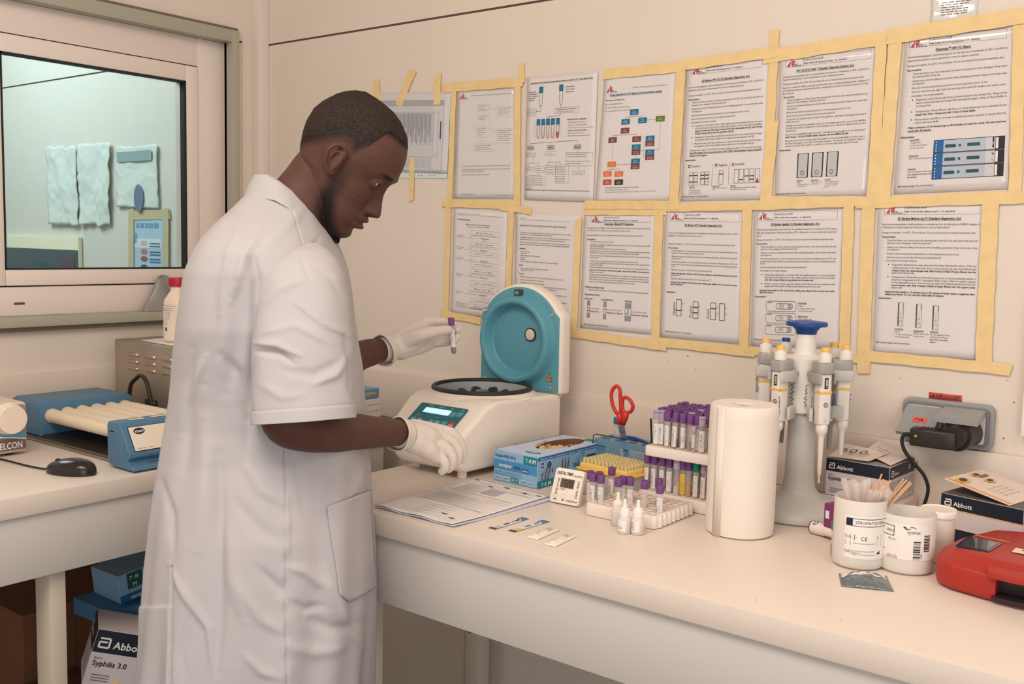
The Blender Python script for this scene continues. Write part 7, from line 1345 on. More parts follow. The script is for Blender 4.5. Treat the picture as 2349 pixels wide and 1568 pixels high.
def limb(mb, P, m, n=20, per=5, flat=None):
    """rounded limb through (point, radius) pairs"""
    pts = [Vector(p) for p, r in P]; rs = [r for p, r in P]; Q = []; R_ = []
    for i in range(len(pts) - 1):
        p0 = pts[max(i - 1, 0)]; p1 = pts[i]; p2 = pts[i + 1]; p3 = pts[min(i + 2, len(pts) - 1)]
        for k in range(per):
            t = k / per; Q.append(.5 * ((2 * p1) + (p2 - p0) * t + (2 * p0 - 5 * p1 + 4 * p2 - p3) * t * t + (3 * p1 - p0 - 3 * p2 + p3) * t ** 3)); u = t * t * (3 - 2 * t); R_.append(rs[i] * (1 - u) + rs[i + 1] * u)
    Q.append(pts[-1]); R_.append(rs[-1])
    d0 = (Q[0] - Q[1]).normalized(); d1 = (Q[-1] - Q[-2]).normalized(); H = []; HR = []
    for k in (90, 65, 40, 18): a = math.radians(k); H.append(Q[0] + d0 * R_[0] * math.sin(a)); HR.append(max(.0002, R_[0] * math.cos(a)))
    T = []; TR = []
    for k in (18, 40, 65, 90): a = math.radians(k); T.append(Q[-1] + d1 * R_[-1] * math.sin(a)); TR.append(max(.0002, R_[-1] * math.cos(a)))
    mb.tube(H + Q + T, HR + R_ + TR, m, n)
def remesh(o, voxel, smooth=6, fac=.5):
    md = o.modifiers.new('r', 'REMESH'); md.mode = 'VOXEL'; md.voxel_size = voxel; md.use_smooth_shade = True
    if smooth: ms = o.modifiers.new('s', 'SMOOTH'); ms.factor = fac; ms.iterations = smooth
    bpy.context.view_layer.update(); dg = bpy.context.evaluated_depsgraph_get(); me = bpy.data.meshes.new_from_object(o.evaluated_get(dg)); o.modifiers.clear(); o.data = me
    me.polygons.foreach_set('use_smooth', [True] * len(me.polygons)); return o
# ---- head
hc, hs = math.cos(math.radians(35)), math.sin(math.radians(35)); yw = math.radians(5)
HO = D(770, 365, 1.80)
hX0 = AX * math.cos(yw) - FX * math.sin(yw); hY = (FX * math.cos(yw) + AX * math.sin(yw)); hX = hX0 * hc - UP * hs; hZ = hX0 * hs + UP * hc
MH = Matrix.Translation(HO) @ Matrix(((hX.x, hY.x, hZ.x, 0), (hX.y, hY.y, hZ.y, 0), (hX.z, hY.z, hZ.z, 0), (0, 0, 0, 1)))
def tab(t, z): return float(np.interp(z, [a for a, b in t][::-1], [b for a, b in t][::-1]))
T_F = [(129, 10), (127, 38), (120, 58), (108, 78), (92, 94), (75, 103), (60, 108), (45, 110), (30, 109), (22, 108), (12, 103), (2, 99), (-12, 98), (-30, 99), (-46, 101), (-56, 103), (-65, 103), (-72, 102), (-84, 98), (-95, 97), (-103, 94), (-110, 88), (-116, 78), (-121, 66)]
T_B = [(129, 0), (127, -22), (120, -36), (108, -50), (95, -60), (72, -72), (51, -78), (26, -76), (5, -70), (-20, -61), (-40, -42), (-56, -14), (-66, 6), (-80, 20), (-95, 34), (-110, 48), (-116, 52), (-121, 60)]
T_W = [(129, 3), (127, 22), (120, 40), (110, 52), (95, 63), (72, 72), (50, 76), (26, 76), (5, 72), (-20, 67), (-40, 63), (-60, 58), (-75, 52), (-90, 43), (-103, 33), (-112, 24), (-118, 15), (-121, 6)]
T_N = [(18, 0), (12, 4), (4, 8), (-6, 12.5), (-16, 17.5), (-26, 23), (-34, 26), (-40, 25), (-45, 16), (-49, 6), (-53, 0)]
T_NS = [(18, 8), (0, 7), (-20, 9), (-34, 11.5), (-45, 12), (-53, 12)]
def g2(a, b, sa, sb): return math.exp(-(a / sa) ** 2 - (b / sb) ** 2)
def headpt(th, z, off=0.):
    f, b, w = tab(T_F, z), tab(T_B, z), tab(T_W, z); c, s = math.cos(th), math.sin(th)
    split = .40 if z > -30 else .45; xc = b + (f - b) * split
    hx = (f - xc) if c > 0 else (xc - b); nx = 2.15 if c > 0 else 2.1
    x = xc + hx * math.copysign(abs(c) ** (2 / nx), c); y = w * math.copysign(abs(s) ** (2 / 2.25), s)
    if c > 0:
        fr = min(1, max(0, (c - .15) / .4)); ay = abs(y)
        x += fr * tab(T_N, z) * math.exp(-(y / tab(T_NS, z)) ** 2)
        x += fr * (9 * g2(ay - 14, z + 38, 6, 7) - 11 * g2(ay - 9, z + 46, 4.5, 4) - 5 * g2(ay - 20, z + 34, 4, 10))
        x += fr * (11 * g2(y, z + 56, 22, 6.5) + 11 * g2(y, z + 72, 19, 6.5) - 4 * g2(y, z + 64.5, 26, 2.4) - 4 * g2(y, z + 50, 4, 4) - 4 * g2(y, z + 84, 20, 6))
        x += fr * (-9 * g2(ay - 29, z - 13, 13, 10) + 5 * g2(ay - 26, z - 32, 20, 7) + 4 * g2(y, z + 98, 20, 9))
        x += fr * (5 * g2(ay - 42, z + 20, 16, 16)); y += math.copysign(fr * 3 * g2(ay - 52, z + 18, 14, 14), y)
    if off: v = Vector((x - 12, y, z - 20)); v *= 1 + off / max(40, v.length); return Vector((v.x + 12, v.y, v.z + 20))
    return Vector((x, y, z))
mb = MB(); NZ = 150; NT = 220; vs = []; fs = []
zs_ = [-121 + 250 * (.5 - .5 * math.cos(math.pi * (j + .5) / NZ)) for j in range(NZ)]
for z in zs_:
    for i in range(NT): vs.append(MH @ (headpt(2 * math.pi * i / NT, z) * .001))
for j in range(NZ - 1):
    for i in range(NT): i2 = (i + 1) % NT; fs.append((j * NT + i, j * NT + i2, (j + 1) * NT + i2, (j + 1) * NT + i))
fs.append(tuple(range(NT))[::-1]); fs.append(tuple((NZ - 1) * NT + i for i in range(NT))); mb.add(vs, fs, SKIN, True)
# eyelids: a shell over each eyeball with an almond opening
EC = Vector((87.5, 30, 12.5))
for sy in (-1, 1):
    ec = Vector((EC.x, sy * EC.y, EC.z))
    def edge(al, k):
        al -= 20; am = 48; o_ = math.cos(min(1, abs(al) / am) * math.pi / 2) ** .7 if abs(al) < am else 0
        return -9 + (al * .08) + (15 * o_ if k else -18 * o_)
    for k in (1, 0):
        NI, NJ = 60, 16; V = []
        for R_ in (14.3, 11.9):
            for j in range(NJ):
                for i in range(NI):
                    al = -100 + 240 * i / (NI - 1); e1 = edge(al, k) + (-3 if k else 3) * (abs(al - 20) >= 47); e0 = 82 if k else -84; e = math.radians(e0 + (e1 - e0) * j / (NJ - 1)); a_ = math.radians(al) * sy
                    V.append(MH @ ((ec + Vector((math.cos(a_) * math.cos(e), math.sin(a_) * math.cos(e), math.sin(e))) * R_) * .001))
        n = NI * NJ; F = []
        for j in range(NJ - 1):
            for i in range(NI - 1): a = j * NI + i; F += [(a, a + 1, a + NI + 1, a + NI), (n + a, n + a + NI, n + a + NI + 1, n + a + 1)]
        for i in range(NI - 1): F += [(i, n + i, n + i + 1, i + 1)]; q = (NJ - 1) * NI + i; F += [(q, q + 1, n + q + 1, n + q)]
        for j in range(NJ - 1): q = j * NI; F += [(q, q + NI, n + q + NI, n + q)]; q += NI - 1; F += [(q, n + q, n + q + NI, q + NI)]
        mb.add(V, F, SKIN, True)
# ears
for sy in (-1, 1):
    def E_(x, z, y): return MH @ (Vector((19 + (x + 2) * .78, sy * y, 6 + (z - 2) * .86)) * .001)
    limb(mb, [(E_(13, 4, 74), .0026), (E_(15, 17, 76), .0034), (E_(9, 28, 79), .0038), (E_(-4, 32, 84), .0040), (E_(-16, 25, 89), .0040), (E_(-20, 10, 91), .0038), (E_(-16, -5, 89), .0036), (E_(-8, -17, 85), .0040), (E_(2, -26, 79), .0050), (E_(10, -24, 75), .0048), (E_(14, -14, 73), .0036)], SKIN, 12)
    limb(mb, [(E_(4, 20, 79), .0024), (E_(-6, 17, 84), .0030), (E_(-10, 6, 85), .0032), (E_(-6, -6, 82), .0032), (E_(4, -13, 78), .0040), (E_(10, -9, 77), .0028)], SKIN, 10)
    limb(mb, [(E_(13, 4, 73), .0045), (E_(13, -4, 75), .0048), (E_(14, -11, 73), .0036)], SKIN, 10)
    mb.sphere((0, 0, 0), 1, SKIN, 20, M=Matrix.Translation(E_(-4, 4, 76)) @ MH.to_3x3().to_4x4() @ Matrix.Rotation(sy * .40, 4, 'Z') @ Matrix.Diagonal((.017, .0045, .028, 1)))
# neck, trunk and arms
limb(mb, [(D(752, 372, 1.80), .050), (D(722, 418, 1.80), .054), (D(692, 468, 1.80), .060), (D(664, 530, 1.80), .066), (D(640, 620, 1.80), .085), (D(625, 760, 1.80), .125), (D(620, 900, 1.80), .12), (D(622, 1050, 1.80), .125)], SKIN, 28)
limb(mb, [(D(640, 600, 1.74), .05), (D(640, 600, 1.86), .05)], SKIN, 20)
limb(mb, [(D(680, 650, 1.70), .042), (D(672, 780, 1.655), .041), (D(652, 925, 1.615), .038), (D(656, 970, 1.60), .0360), (D(705, 984, 1.625), .0370), (D(765, 990, 1.68), .0345), (D(815, 990, 1.735), .0315), (D(880, 991, 1.81), .0265), (D(935, 993, 1.88), .0235), (D(965, 998, 1.91), .022)], SKIN, 28)
limb(mb, [(D(670, 660, 1.92), .042), (D(700, 760, 1.97), .042), (D(748, 852, 2.03), .040), (D(798, 826, 2.08), .036), (D(838, 811, 2.12), .0300), (D(884, 800, 2.17), .0245), (D(905, 792, 2.19), .023)], SKIN, 28)
bo_ = mb.build('body', sharp=0); remesh(bo_, .0017, 5, .45)
me = bo_.data; N_ = len(me.vertices); co = np.empty(N_ * 3, np.float32); me.vertices.foreach_get('co', co); co = co.reshape(-1, 3); MI = np.array(MH.inverted()); hl = (co @ MI[:3, :3].T + MI[:3, 3]) * 1000
X_, Y_, Z_ = hl[:, 0], hl[:, 1], hl[:, 2]; near = (np.abs(X_) < 140) & (Z_ > -135) & (Z_ < 140) & (np.abs(Y_) < 100)
zh = np.interp(X_, [-75, -60, -32, -12, 10, 26, 38, 46, 54, 62, 80, 100], [-40, -36, -4, 14, 34, 36, 24, 38, 60, 90, 90, 86])
h1 = np.clip((Z_ - zh + 6) / 34, 0, 1); h1 = np.where(X_ > 50, np.clip((Z_ - zh + 3) / 12, 0, 1), h1); ear = (np.abs(Y_) > 76.5) & (X_ < 36) & (X_ > -6) & (np.abs(Z_ - 4) < 34); h1[ear] = 0
def pdist(P, px_, pz_):
    d = np.full(len(px_), 1e9)
    for (x0, z0), (x1, z1) in zip(P, P[1:]):
        dx, dz = x1 - x0, z1 - z0; t = np.clip(((px_ - x0) * dx + (pz_ - z0) * dz) / (dx * dx + dz * dz), 0, 1); d = np.minimum(d, np.hypot(px_ - x0 - t * dx, pz_ - z0 - t * dz))
    return d
bd = pdist([(46, 6), (42, -24), (40, -50), (50, -78), (66, -104), (80, -116)], X_, Z_); b1 = np.clip(1.2 - bd / 23, 0, 1) * np.clip((10 - Z_) / 95 + .22, 0, 1); b1 = np.where((X_ > 88) & (np.abs(Y_) < 20) & (Z_ > -95), b1 * .2, b1)
bw = np.clip(1.35 - np.hypot((np.abs(Y_) - 29) / 17, (Z_ - 31 - (np.abs(Y_) - 29) * .05) / 4.5), 0, 1) * (X_ > 70)
mk = np.clip(np.maximum(np.maximum(h1, b1 * .95), bw), 0, 1) * near; at = me.attributes.new('hair_mask', 'FLOAT', 'POINT'); at.data.foreach_set('value', mk.astype(np.float32))
lp = np.clip(1.5 - np.hypot(np.abs(Y_) / 23, (Z_ + 64.5) / 12) * 1.3, 0, 1) * (X_ > 95) * near; at = me.attributes.new('lip_mask', 'FLOAT', 'POINT'); at.data.foreach_set('value', np.clip(lp * .8, 0, 1).astype(np.float32))
under(bo_, person)
# hair: a thin cropped layer over the scalp
vs = []; idx = {}; dens = {}; fs = []; rh = random.Random(5)
for j, z in enumerate(zs_):
    for i in range(NT):
        p = headpt(2 * math.pi * i / NT, z); zt0 = float(np.interp(p.x, [-75, -60, -32, -12, 10, 26, 38, 46, 54, 62, 80, 100], [-36, -32, 4, 22, 42, 42, 38, 48, 66, 92, 91, 87]))
        e = max(0, min(1, (p.z - zt0) / 45)) if p.x < 50 else max(0, min(1, (p.z - zt0) / 10))
        if p.z > zt0 - 2 and (p.x < 98):
            q = headpt(2 * math.pi * i / NT, z, -.6 + 2.2 * e + rh.uniform(-.45, .45) * (.4 + e)); idx[(j, i)] = len(vs); vs.append(MH @ (q * .001)); dens[(j, i)] = min(1, .12 + max(0, p.z - zt0) / (34 if p.x < 50 else 9))
for j in range(NZ - 1):
    for i in range(NT):
        ks = [(j, i), (j, (i + 1) % NT), (j + 1, (i + 1) % NT), (j + 1, i)]
        if all(k in idx for k in ks) and rh.random() < dens[(j, i)]: fs.append([idx[k] for k in ks])
mb = MB(); mb.add(vs, fs, HAIR, True); mb.add([MH @ (headpt(2 * math.pi * i / NT, zs_[-1], 1.4) * .001) for i in range(NT)], [tuple(range(NT))], HAIR, True); ho = mb.build('hair', sharp=0); under(ho, person)
# goatee under the chin
mb = MB(); rb = random.Random(9)
for q in range(260):
    t_ = rb.random(); X0 = 46 + 42 * t_; Z0 = -100 - 14 * math.sin(min(1, t_ * 1.1) * math.pi * .5) + rb.uniform(-2, 4); Y0_ = rb.uniform(-1, 1) * (24 - 10 * t_); p = Vector((X0, Y0_, Z0)); d = Vector((rb.uniform(-.5, .9), rb.uniform(-.4, .4), -1)).normalized(); L_ = rb.uniform(5, 12)
    a = MH @ (p * .001); b = MH @ ((p + d * L_) * .001); mb.tube([a, (a + b) / 2 + Vector((rb.uniform(-1, 1) * .0008, rb.uniform(-1, 1) * .0008, 0)), b], [.0011, .0008, .0003], HAIR, 5)
bdo = mb.build('beard', sharp=0); under(bdo, person)
for sy in (-1, 1):
    ec = Vector((EC.x, sy * EC.y, EC.z)); m = MB(); Me = MH @ Matrix.Translation(ec * .001); gz = Vector((.88, .20 * sy, -.16)).normalized()
    m.sphere((0, 0, 0), .0124, mat('eye_white', (176, 160, 150), .2), 28, M=Me.copy() @ Matrix.Identity(4)); qd_ = gz.to_track_quat('Z', 'Y').to_matrix().to_4x4()
    m.lathe([(0, .01285), (.0025, .0127), (.0060, .0114), (.0062, .0106)], mat('iris_brown', (20, 12, 10), .35), 24, Me @ qd_); under(m.build('eye'), person)

# ---- lab coat
CO = mat('coat_white', (188, 182, 183), .75, bump=.15, bscale=700, spec=.2)
rows = np.array([(436, 585, 668, .055), (450, 566, 700, .072), (470, 548, 722, .096), (492, 528, 738, .122), (520, 500, 752, .155), (548, 478, 768, .182), (580, 460, 783, .198), (620, 444, 797, .206), (680, 433, 806, .206), (740, 423, 812, .203), (800, 412, 822, .190), (850, 404, 833, .178), (900, 397, 838, .170), (960, 388, 842, .166), (1030, 377, 847, .170), (1100, 368, 850, .182), (1180, 360, 857, .196), (1265, 352, 862, .203), (1344, 349, 863, .208), (1420, 347, 860, .212), (1500, 340, 858, .214), (1570, 330, 857, .216), (1650, 322, 858, .218), (1790, 312, 858, .222)])
NR, NA = 430, 520
vv_ = np.linspace(436, 1790, NR); bu = np.interp(vv_, rows[:, 0], rows[:, 1]); fu = np.interp(vv_, rows[:, 0], rows[:, 2]); hb = np.interp(vv_, rows[:, 0], rows[:, 3])
def smooth1(a, n=9): k = np.hanning(n + 2)[1:-1]; k /= k.sum(); p = n // 2; return np.convolve(np.concatenate([np.full(p, a[0]), a, np.full(p, a[-1])]), k, 'valid')
bu, fu, hb = smooth1(bu), smooth1(fu), smooth1(hb)
Rn = np.array(CAM_R); Pn = np.array(CAM_P)
def Dn(u, v, d): c = np.stack([u - 1174.5, -(v - 784.), np.full_like(u, -CAM_F)], -1); return Pn + (c @ Rn.T) * (d / CAM_F)[..., None] if np.ndim(d) else Pn + (c @ Rn.T) * (d / CAM_F)
def projn(P): q = (P - Pn) @ Rn; return 1174.5 + q[..., 0] / -q[..., 2] * CAM_F, 784. - q[..., 1] / -q[..., 2] * CAM_F
th = np.linspace(0, 2 * np.pi, NA, endpoint=False)
Lf = Dn(bu, vv_, 1.80); Rt = Dn(fu, vv_, 1.80); Ct = (Lf + Rt) / 2; Ha = (Rt - Lf) / 2
ex = 2 / 2.35; ct_, st_ = np.cos(th), np.sin(th); cx2 = np.sign(ct_) * np.abs(ct_) ** ex; sx2 = np.sign(st_) * np.abs(st_) ** ex
KW = .965   # the near half of the trunk looks wider through the lens than its middle
P = Ct[:, None, :] + Ha[:, None, :] * (cx2 * KW)[None, :, None] + NFX[None, None, :] * (hb[:, None] * sx2[None, :])[..., None]
U_, V_ = projn(P); nearf = (st_ < .25)[None, :] * np.ones((NR, 1)); outn = (NAX[None, None, :] * (ct_ / .23)[None, :, None] * 1. + NFX[None, None, :] * (st_ / .2)[None, :, None]); outn = outn / np.linalg.norm(outn, axis=-1, keepdims=True)
def pd2(Pl, x, y):
    d = np.full(x.shape, 1e9); tt = np.zeros(x.shape); n = len(Pl) - 1
    for i, ((x0, y0), (x1, y1)) in enumerate(zip(Pl, Pl[1:])):
        dx, dy = x1 - x0, y1 - y0; t = np.clip(((x - x0) * dx + (y - y0) * dy) / (dx * dx + dy * dy), 0, 1); e = np.hypot(x - x0 - t * dx, y - y0 - t * dy); k = e < d; d = np.where(k, e, d); tt = np.where(k, (i + t) / n, tt)
    return d, tt
def folds(U, V, near_, FL):
    out = np.zeros(U.shape)
    for Pl, w, a in FL:
        d, t = pd2(Pl, U, V); env = np.sin(np.pi * np.clip(t, .03, .97)) ** .5; wv = w * (.55 + .45 * env); out += .85 * a * env * np.exp(-(d / wv) ** 2) * near_
    return out * .001
BF = [([(575, 575), (588, 640), (586, 700), (584, 760), (578, 860), (572, 960)], 15, -15), ([(545, 650), (548, 720), (540, 800), (520, 900)], 20, -8), ([(598, 530), (562, 584), (545, 640), (530, 690)], 13, 9), ([(512, 600), (496, 690), (482, 790), (470, 880)], 16, -7),
 ([(560, 507), (530, 568), (508, 640), (500, 720)], 12, 6), ([(505, 815), (545, 859), (562, 916), (570, 975), (565, 1060)], 15, -8), ([(470, 820), (452, 866), (425, 935), (412, 1000)], 13, 7), ([(700, 470), (655, 520), (610, 560)], 14, 5), ([(735, 540), (700, 600), (690, 640)], 8, -4), ([(440, 800), (432, 950), (425, 1080)], 14, -5),
 ([(470, 960), (476, 1060), (468, 1160), (455, 1260)], 22, 7), ([(500, 1040), (505, 1186), (503, 1423), (495, 1541)], 15, -8), ([(560, 1060), (600, 1120), (645, 1150)], 14, 5), ([(540, 1150), (590, 1210), (640, 1240)], 18, -5), ([(652, 1120), (658, 1200), (655, 1300)], 10, 5), ([(590, 1300), (640, 1350), (652, 1370)], 12, -6), ([(545, 1340), (600, 1420), (650, 1450)], 14, 5), ([(389, 1293), (428, 1364), (476, 1443), (488, 1541)], 10, 6), ([(370, 1100), (395, 1180), (400, 1270)], 10, -5),
 ([(664, 1300), (700, 1310), (745, 1345), (760, 1400)], 13, 7), ([(744, 1305), (791, 1423), (831, 1490)], 13, 8), ([(700, 1420), (760, 1440), (830, 1430)], 16, -7), ([(664, 1480), (720, 1500), (790, 1480)], 16, 6), ([(670, 1380), (700, 1400), (740, 1390)], 12, -6), ([(560, 1500), (600, 1540), (640, 1550)], 12, 5), ([(842, 1060), (820, 1110), (800, 1150)], 12, 5), ([(830, 1000), (822, 1060)], 9, -4), ([(735, 1010), (745, 1100), (735, 1160)], 16, 4), ([(430, 1420), (420, 1500), (425, 1568)], 10, -4), ([(520, 1200), (530, 1320), (560, 1420)], 18, 6), ([(668, 1040), (690, 1100), (700, 1180)], 14, -4)]
dsp = folds(U_, V_, nearf, BF)
ph = np.interp(V_, [500, 900, 1300, 1800], [0, .0012, .0035, .008]); dsp += ph * np.sin(th * 9 + 1.1 * np.sin(V_ / 170.)) * .7 + ph * .6 * np.sin(th * 15 + V_ / 240.)
ns = np.array([[noise.noise(Vector((math.cos(a) * 2.4, math.sin(a) * 2.4, v / 130.))) for a in th[::8]] for v in vv_[::6]])
ni = np.array([np.interp(np.arange(NA), np.arange(0, NA, 8), r, period=NA) for r in ns]); ni = np.array([np.interp(np.arange(NR), np.arange(0, NR, 6), ni[:, k]) for k in range(NA)]).T
dsp += ni * .0022
# seams: the side seam, the yoke, the back vent and its bar
d, _ = pd2([(655, 960), (652, 1060), (655, 1120), (654, 1220), (655, 1400), (658, 1600)], U_, V_); dsp -= .0038 * np.exp(-(d / 2.3) ** 2) * nearf; dsp += .0012 * np.sin(V_ / 9.) * np.exp(-(d / 12) ** 2) * nearf
d, _ = pd2([(395, 1300), (394, 1400), (396, 1600)], U_, V_); dsp -= .006 * np.exp(-(d / 3.0) ** 2) * nearf; dsp += .003 * nearf * ((U_ < 394) & (V_ > 1390))
d, _ = pd2([(661, 463), (675, 500), (695, 560), (706, 585)], U_, V_); dsp -= .0016 * np.exp(-(d / 2.4) ** 2) * nearf
P = P + outn * dsp[..., None]
def build_grid(name, P, m, parent, closed=True, solid=.0016, off=1.):
    R_, A_ = P.shape[:2]; me = bpy.data.meshes.new(name); i, j = np.meshgrid(np.arange(A_ if closed else A_ - 1), np.arange(R_ - 1)); i2 = (i + 1) % A_
    F = np.stack([j * A_ + i, (j + 1) * A_ + i, (j + 1) * A_ + i2, j * A_ + i2], -1).reshape(-1, 4)
    me.vertices.add(R_ * A_); me.vertices.foreach_set('co', P.reshape(-1).astype(np.float32)); me.loops.add(F.size); me.loops.foreach_set('vertex_index', F.reshape(-1).astype(np.int32)); me.polygons.add(len(F)); me.polygons.foreach_set('loop_start', np.arange(0, F.size, 4, dtype=np.int32)); me.polygons.foreach_set('loop_total', np.full(len(F), 4, np.int32))
    me.materials.append(m); me.update(); me.validate(); me.polygons.foreach_set('use_smooth', [True] * len(me.polygons)); o = bpy.data.objects.new(name, me); COL.objects.link(o)
    if solid: md = o.modifiers.new('cloth', 'SOLIDIFY'); md.thickness = solid; md.offset = -off
    return o
coat = under(build_grid('lab_coat', P, CO, person), person); U_, V_ = projn(P)
def sub(o, parent):
    o.parent = parent; o.matrix_parent_inverse = Matrix.Identity(4); o.matrix_parent_inverse = Matrix.Translation(PL).inverted() @ Matrix.Identity(4) if parent is person else Matrix.Identity(4); return o
def surf(u, v, off):
    k = np.argmin(np.where(nearf > 0, (U_ - u) ** 2 + (V_ - v) ** 2, 1e9)); r, c = divmod(int(k), NA); return Vector(P[r, c] + outn[0, c] * off)
# pocket
PQ = [(746, 1159), (842, 1123), (866, 1345), (801, 1380), (779, 1362)]
def pkt(s, t):
    top = (746 + (846 - 746) * s, 1159 + (1123 - 1159) * s); bt_ = ((779 + (801 - 779) * s / .35, 1362 + (1380 - 1362) * s / .35) if s < .35 else (801 + (862 - 801) * (s - .35) / .65, 1380 + (1346 - 1380) * (s - .35) / .65))
    return (top[0] + (bt_[0] - top[0]) * t, top[1] + (bt_[1] - top[1]) * t)
G = np.array([[list(surf(*pkt(a, b), .003 + (.0035 * (1 - b) ** 8))) for a in np.linspace(0, 1, 22)] for b in np.linspace(0, 1, 34)])
for _ in range(6):
    for e in (G[0], G[:, 0], G[:, -1]): e[1:-1] = (e[:-2] + e[2:] + 2 * e[1:-1]) / 4
    G[1:-1, 1:-1] = (G[:-2, 1:-1] + G[2:, 1:-1] + G[1:-1, :-2] + G[1:-1, 2:] + 4 * G[1:-1, 1:-1]) / 8
sub(build_grid('pocket', G, CO, None, closed=False, solid=.0015), coat)
# collar
def ringp(back, front, pts, hbm, n=72, dep=1.8, dz=0.):
    us = [p[0] for p in pts]; vs_ = [p[1] for p in pts]; s = np.linspace(0, 1, len(pts)); out = []
    for k in range(n):
        a = 2 * math.pi * k / n; t = (1 - math.cos(a)) / 2 if True else 0; sn = math.sin(a)
        u = np.interp(t, s, us); v = np.interp(t, s, vs_); p = Dn(np.array(u), np.array(v), dep) - NFX * (hbm * sn); out.append(p)
    return np.array(out)
cy = [(( 590, 420), (628, 424), (660, 436), (690, 458), (714, 483), (733, 508), (746, 532)), ((592, 402), (628, 404), (657, 420), (687, 443), (713, 470), (732, 500), (746, 528)), ((585, 403), (622, 405), (654, 421), (685, 446), (712, 474), (732, 504), (748, 530)), ((574, 425), (620, 430), (656, 440), (685, 461), (711, 487), (732, 512), (752, 536)), ((562, 456), (616, 460), (657, 464), (686, 479), (711, 501), (733, 522), (756, 542))]
G = np.array([ringp(0, 0, c, h) for c, h in zip(cy, (.056, .057, .064, .080, .098))]); G2 = []
for i in range(4):
    for k in range(6): G2.append(G[i] * (1 - k / 6) + G[i + 1] * (k / 6))
G2.append(G[4]); sub(build_grid('collar', np.array(G2), CO, None, solid=.0018, off=0.), coat)
# sleeves
def sleeve(rows_, name, FL, hemv, tilt=8):
    r_ = np.array(rows_, float); n = 220; v = np.linspace(r_[0, 0], r_[-1, 0], n); ul, ur, h, dd = [smooth1(np.interp(v, r_[:, 0], r_[:, k])) for k in (1, 2, 3, 4)]; A = 260; t = np.linspace(0, 2 * np.pi, A, endpoint=False)
    c, s = np.cos(t), np.sin(t); c2 = np.sign(c) * np.abs(c) ** .9; s2 = np.sign(s) * np.abs(s) ** .9; w = np.clip((v - r_[0, 0]) / 300, 0, 1)
    uu = (ul + ur)[:, None] / 2 + ((ur - ul) / 2)[:, None] * c2[None]; vv = v[:, None] - tilt * w[:, None] * c2[None] - 15 * w[:, None] * np.clip(-s2, 0, 1)[None]
    P_ = Dn(uu, vv, np.repeat(dd[:, None], A, 1)) + NFX * (h[:, None] * s2[None])[..., None]
    U, V = projn(P_); nr = (s < .2)[None, :] * np.ones((n, 1)); on = NAX * (c)[None, :, None] + NFX * (s)[None, :, None] + np.zeros((n, 1, 1)); dp = folds(U, V, nr, FL)
    nz = np.array([[noise.noise(Vector((math.cos(a) * 1.8 + 5, math.sin(a) * 1.8, q / 70.))) for a in t[::6]] for q in v[::5]]); nz = np.array([np.interp(np.arange(A), np.arange(0, A, 6)[:len(r)], r, period=A) for r in nz]); nz = np.array([np.interp(np.arange(n), np.arange(0, n, 5), nz[:, k]) for k in range(A)]).T
    dp += nz * .004 * w[:, None]; hb_ = np.abs(v - (hemv - 30)); dp -= .0012 * np.exp(-(hb_ / 2) ** 2)[:, None]; dp += (.0007 * (v > hemv - 30))[:, None]
    return sub(build_grid(name, P_ + on * dp[..., None], CO, None, solid=.002), coat)
SF = [([(586, 786), (636, 790), (690, 815)], 9, 6), ([(590, 806), (640, 812), (676, 835)], 8, -5), ([(674, 690), (740, 740), (800, 770)], 9, 5), ([(790, 770), (806, 830), (803, 893), (812, 925)], 9, -5), ([(600, 700), (640, 660), (700, 640)], 12, 4), ([(650, 850), (720, 860), (780, 830)], 14, -4), ([(720, 880), (770, 860), (795, 820)], 10, 5), ([(690, 590), (700, 620), (712, 640)], 6, -4), ([(610, 760), (680, 745), (760, 790)], 10, 4), ([(600, 880), (650, 910), (700, 905)], 12, 3), ([(720, 610), (760, 640), (790, 700)], 10, -3)]
sleeve([(556, 668, 728, .02, 1.70), (572, 650, 752, .045, 1.685), (600, 625, 776, .064, 1.672), (640, 604, 792, .076, 1.662), (690, 591, 801, .080, 1.655), (760, 583, 807, .081, 1.64), (830, 581, 810, .078, 1.628), (900, 580, 812, .075, 1.618), (965, 578, 813, .074, 1.61)], 'sleeve', SF, 965)
sleeve([(560, 640, 700, .02, 1.92), (580, 630, 730, .045, 1.94), (640, 620, 770, .07, 1.96), (720, 640, 790, .075, 1.98), (800, 660, 800, .07, 2.0), (880, 680, 806, .068, 2.02)], 'sleeve', [], 880)
# trousers and shoes, below the hem
TR = mat('trouser_navy', (44, 50, 66), .8, bump=.3, bscale=500); SH = mat('shoe_black', (32, 30, 32), .4); hipc = D(605, 1050, 1.8)
for s_ in (-1, 1):
    b_ = hipc + FX * (.085 * s_) ; mb = MB(); fx = Vector((b_.x, b_.y, 0)) + AX * (.03 * s_)
    limb(mb, [(Vector((b_.x, b_.y, .84)), .07), (Vector((b_.x, b_.y, .74)), .075), (Vector((fx.x, fx.y, .5)), .068), (Vector((fx.x, fx.y, .28)), .062), (Vector((fx.x, fx.y, .12)), .058)], TR, 24); under(mb.build('trouser_leg', sharp=0), person)
    mb = MB(); f0 = Vector((fx.x, fx.y, .04)); limb(mb, [(f0 - AX * .05, .036), (f0 + AX * .06, .038), (f0 + AX * .15 - UP * .004, .030), (f0 + AX * .185 - UP * .008, .024)], SH, 20); under(mb.build('shoe', sharp=0), person)
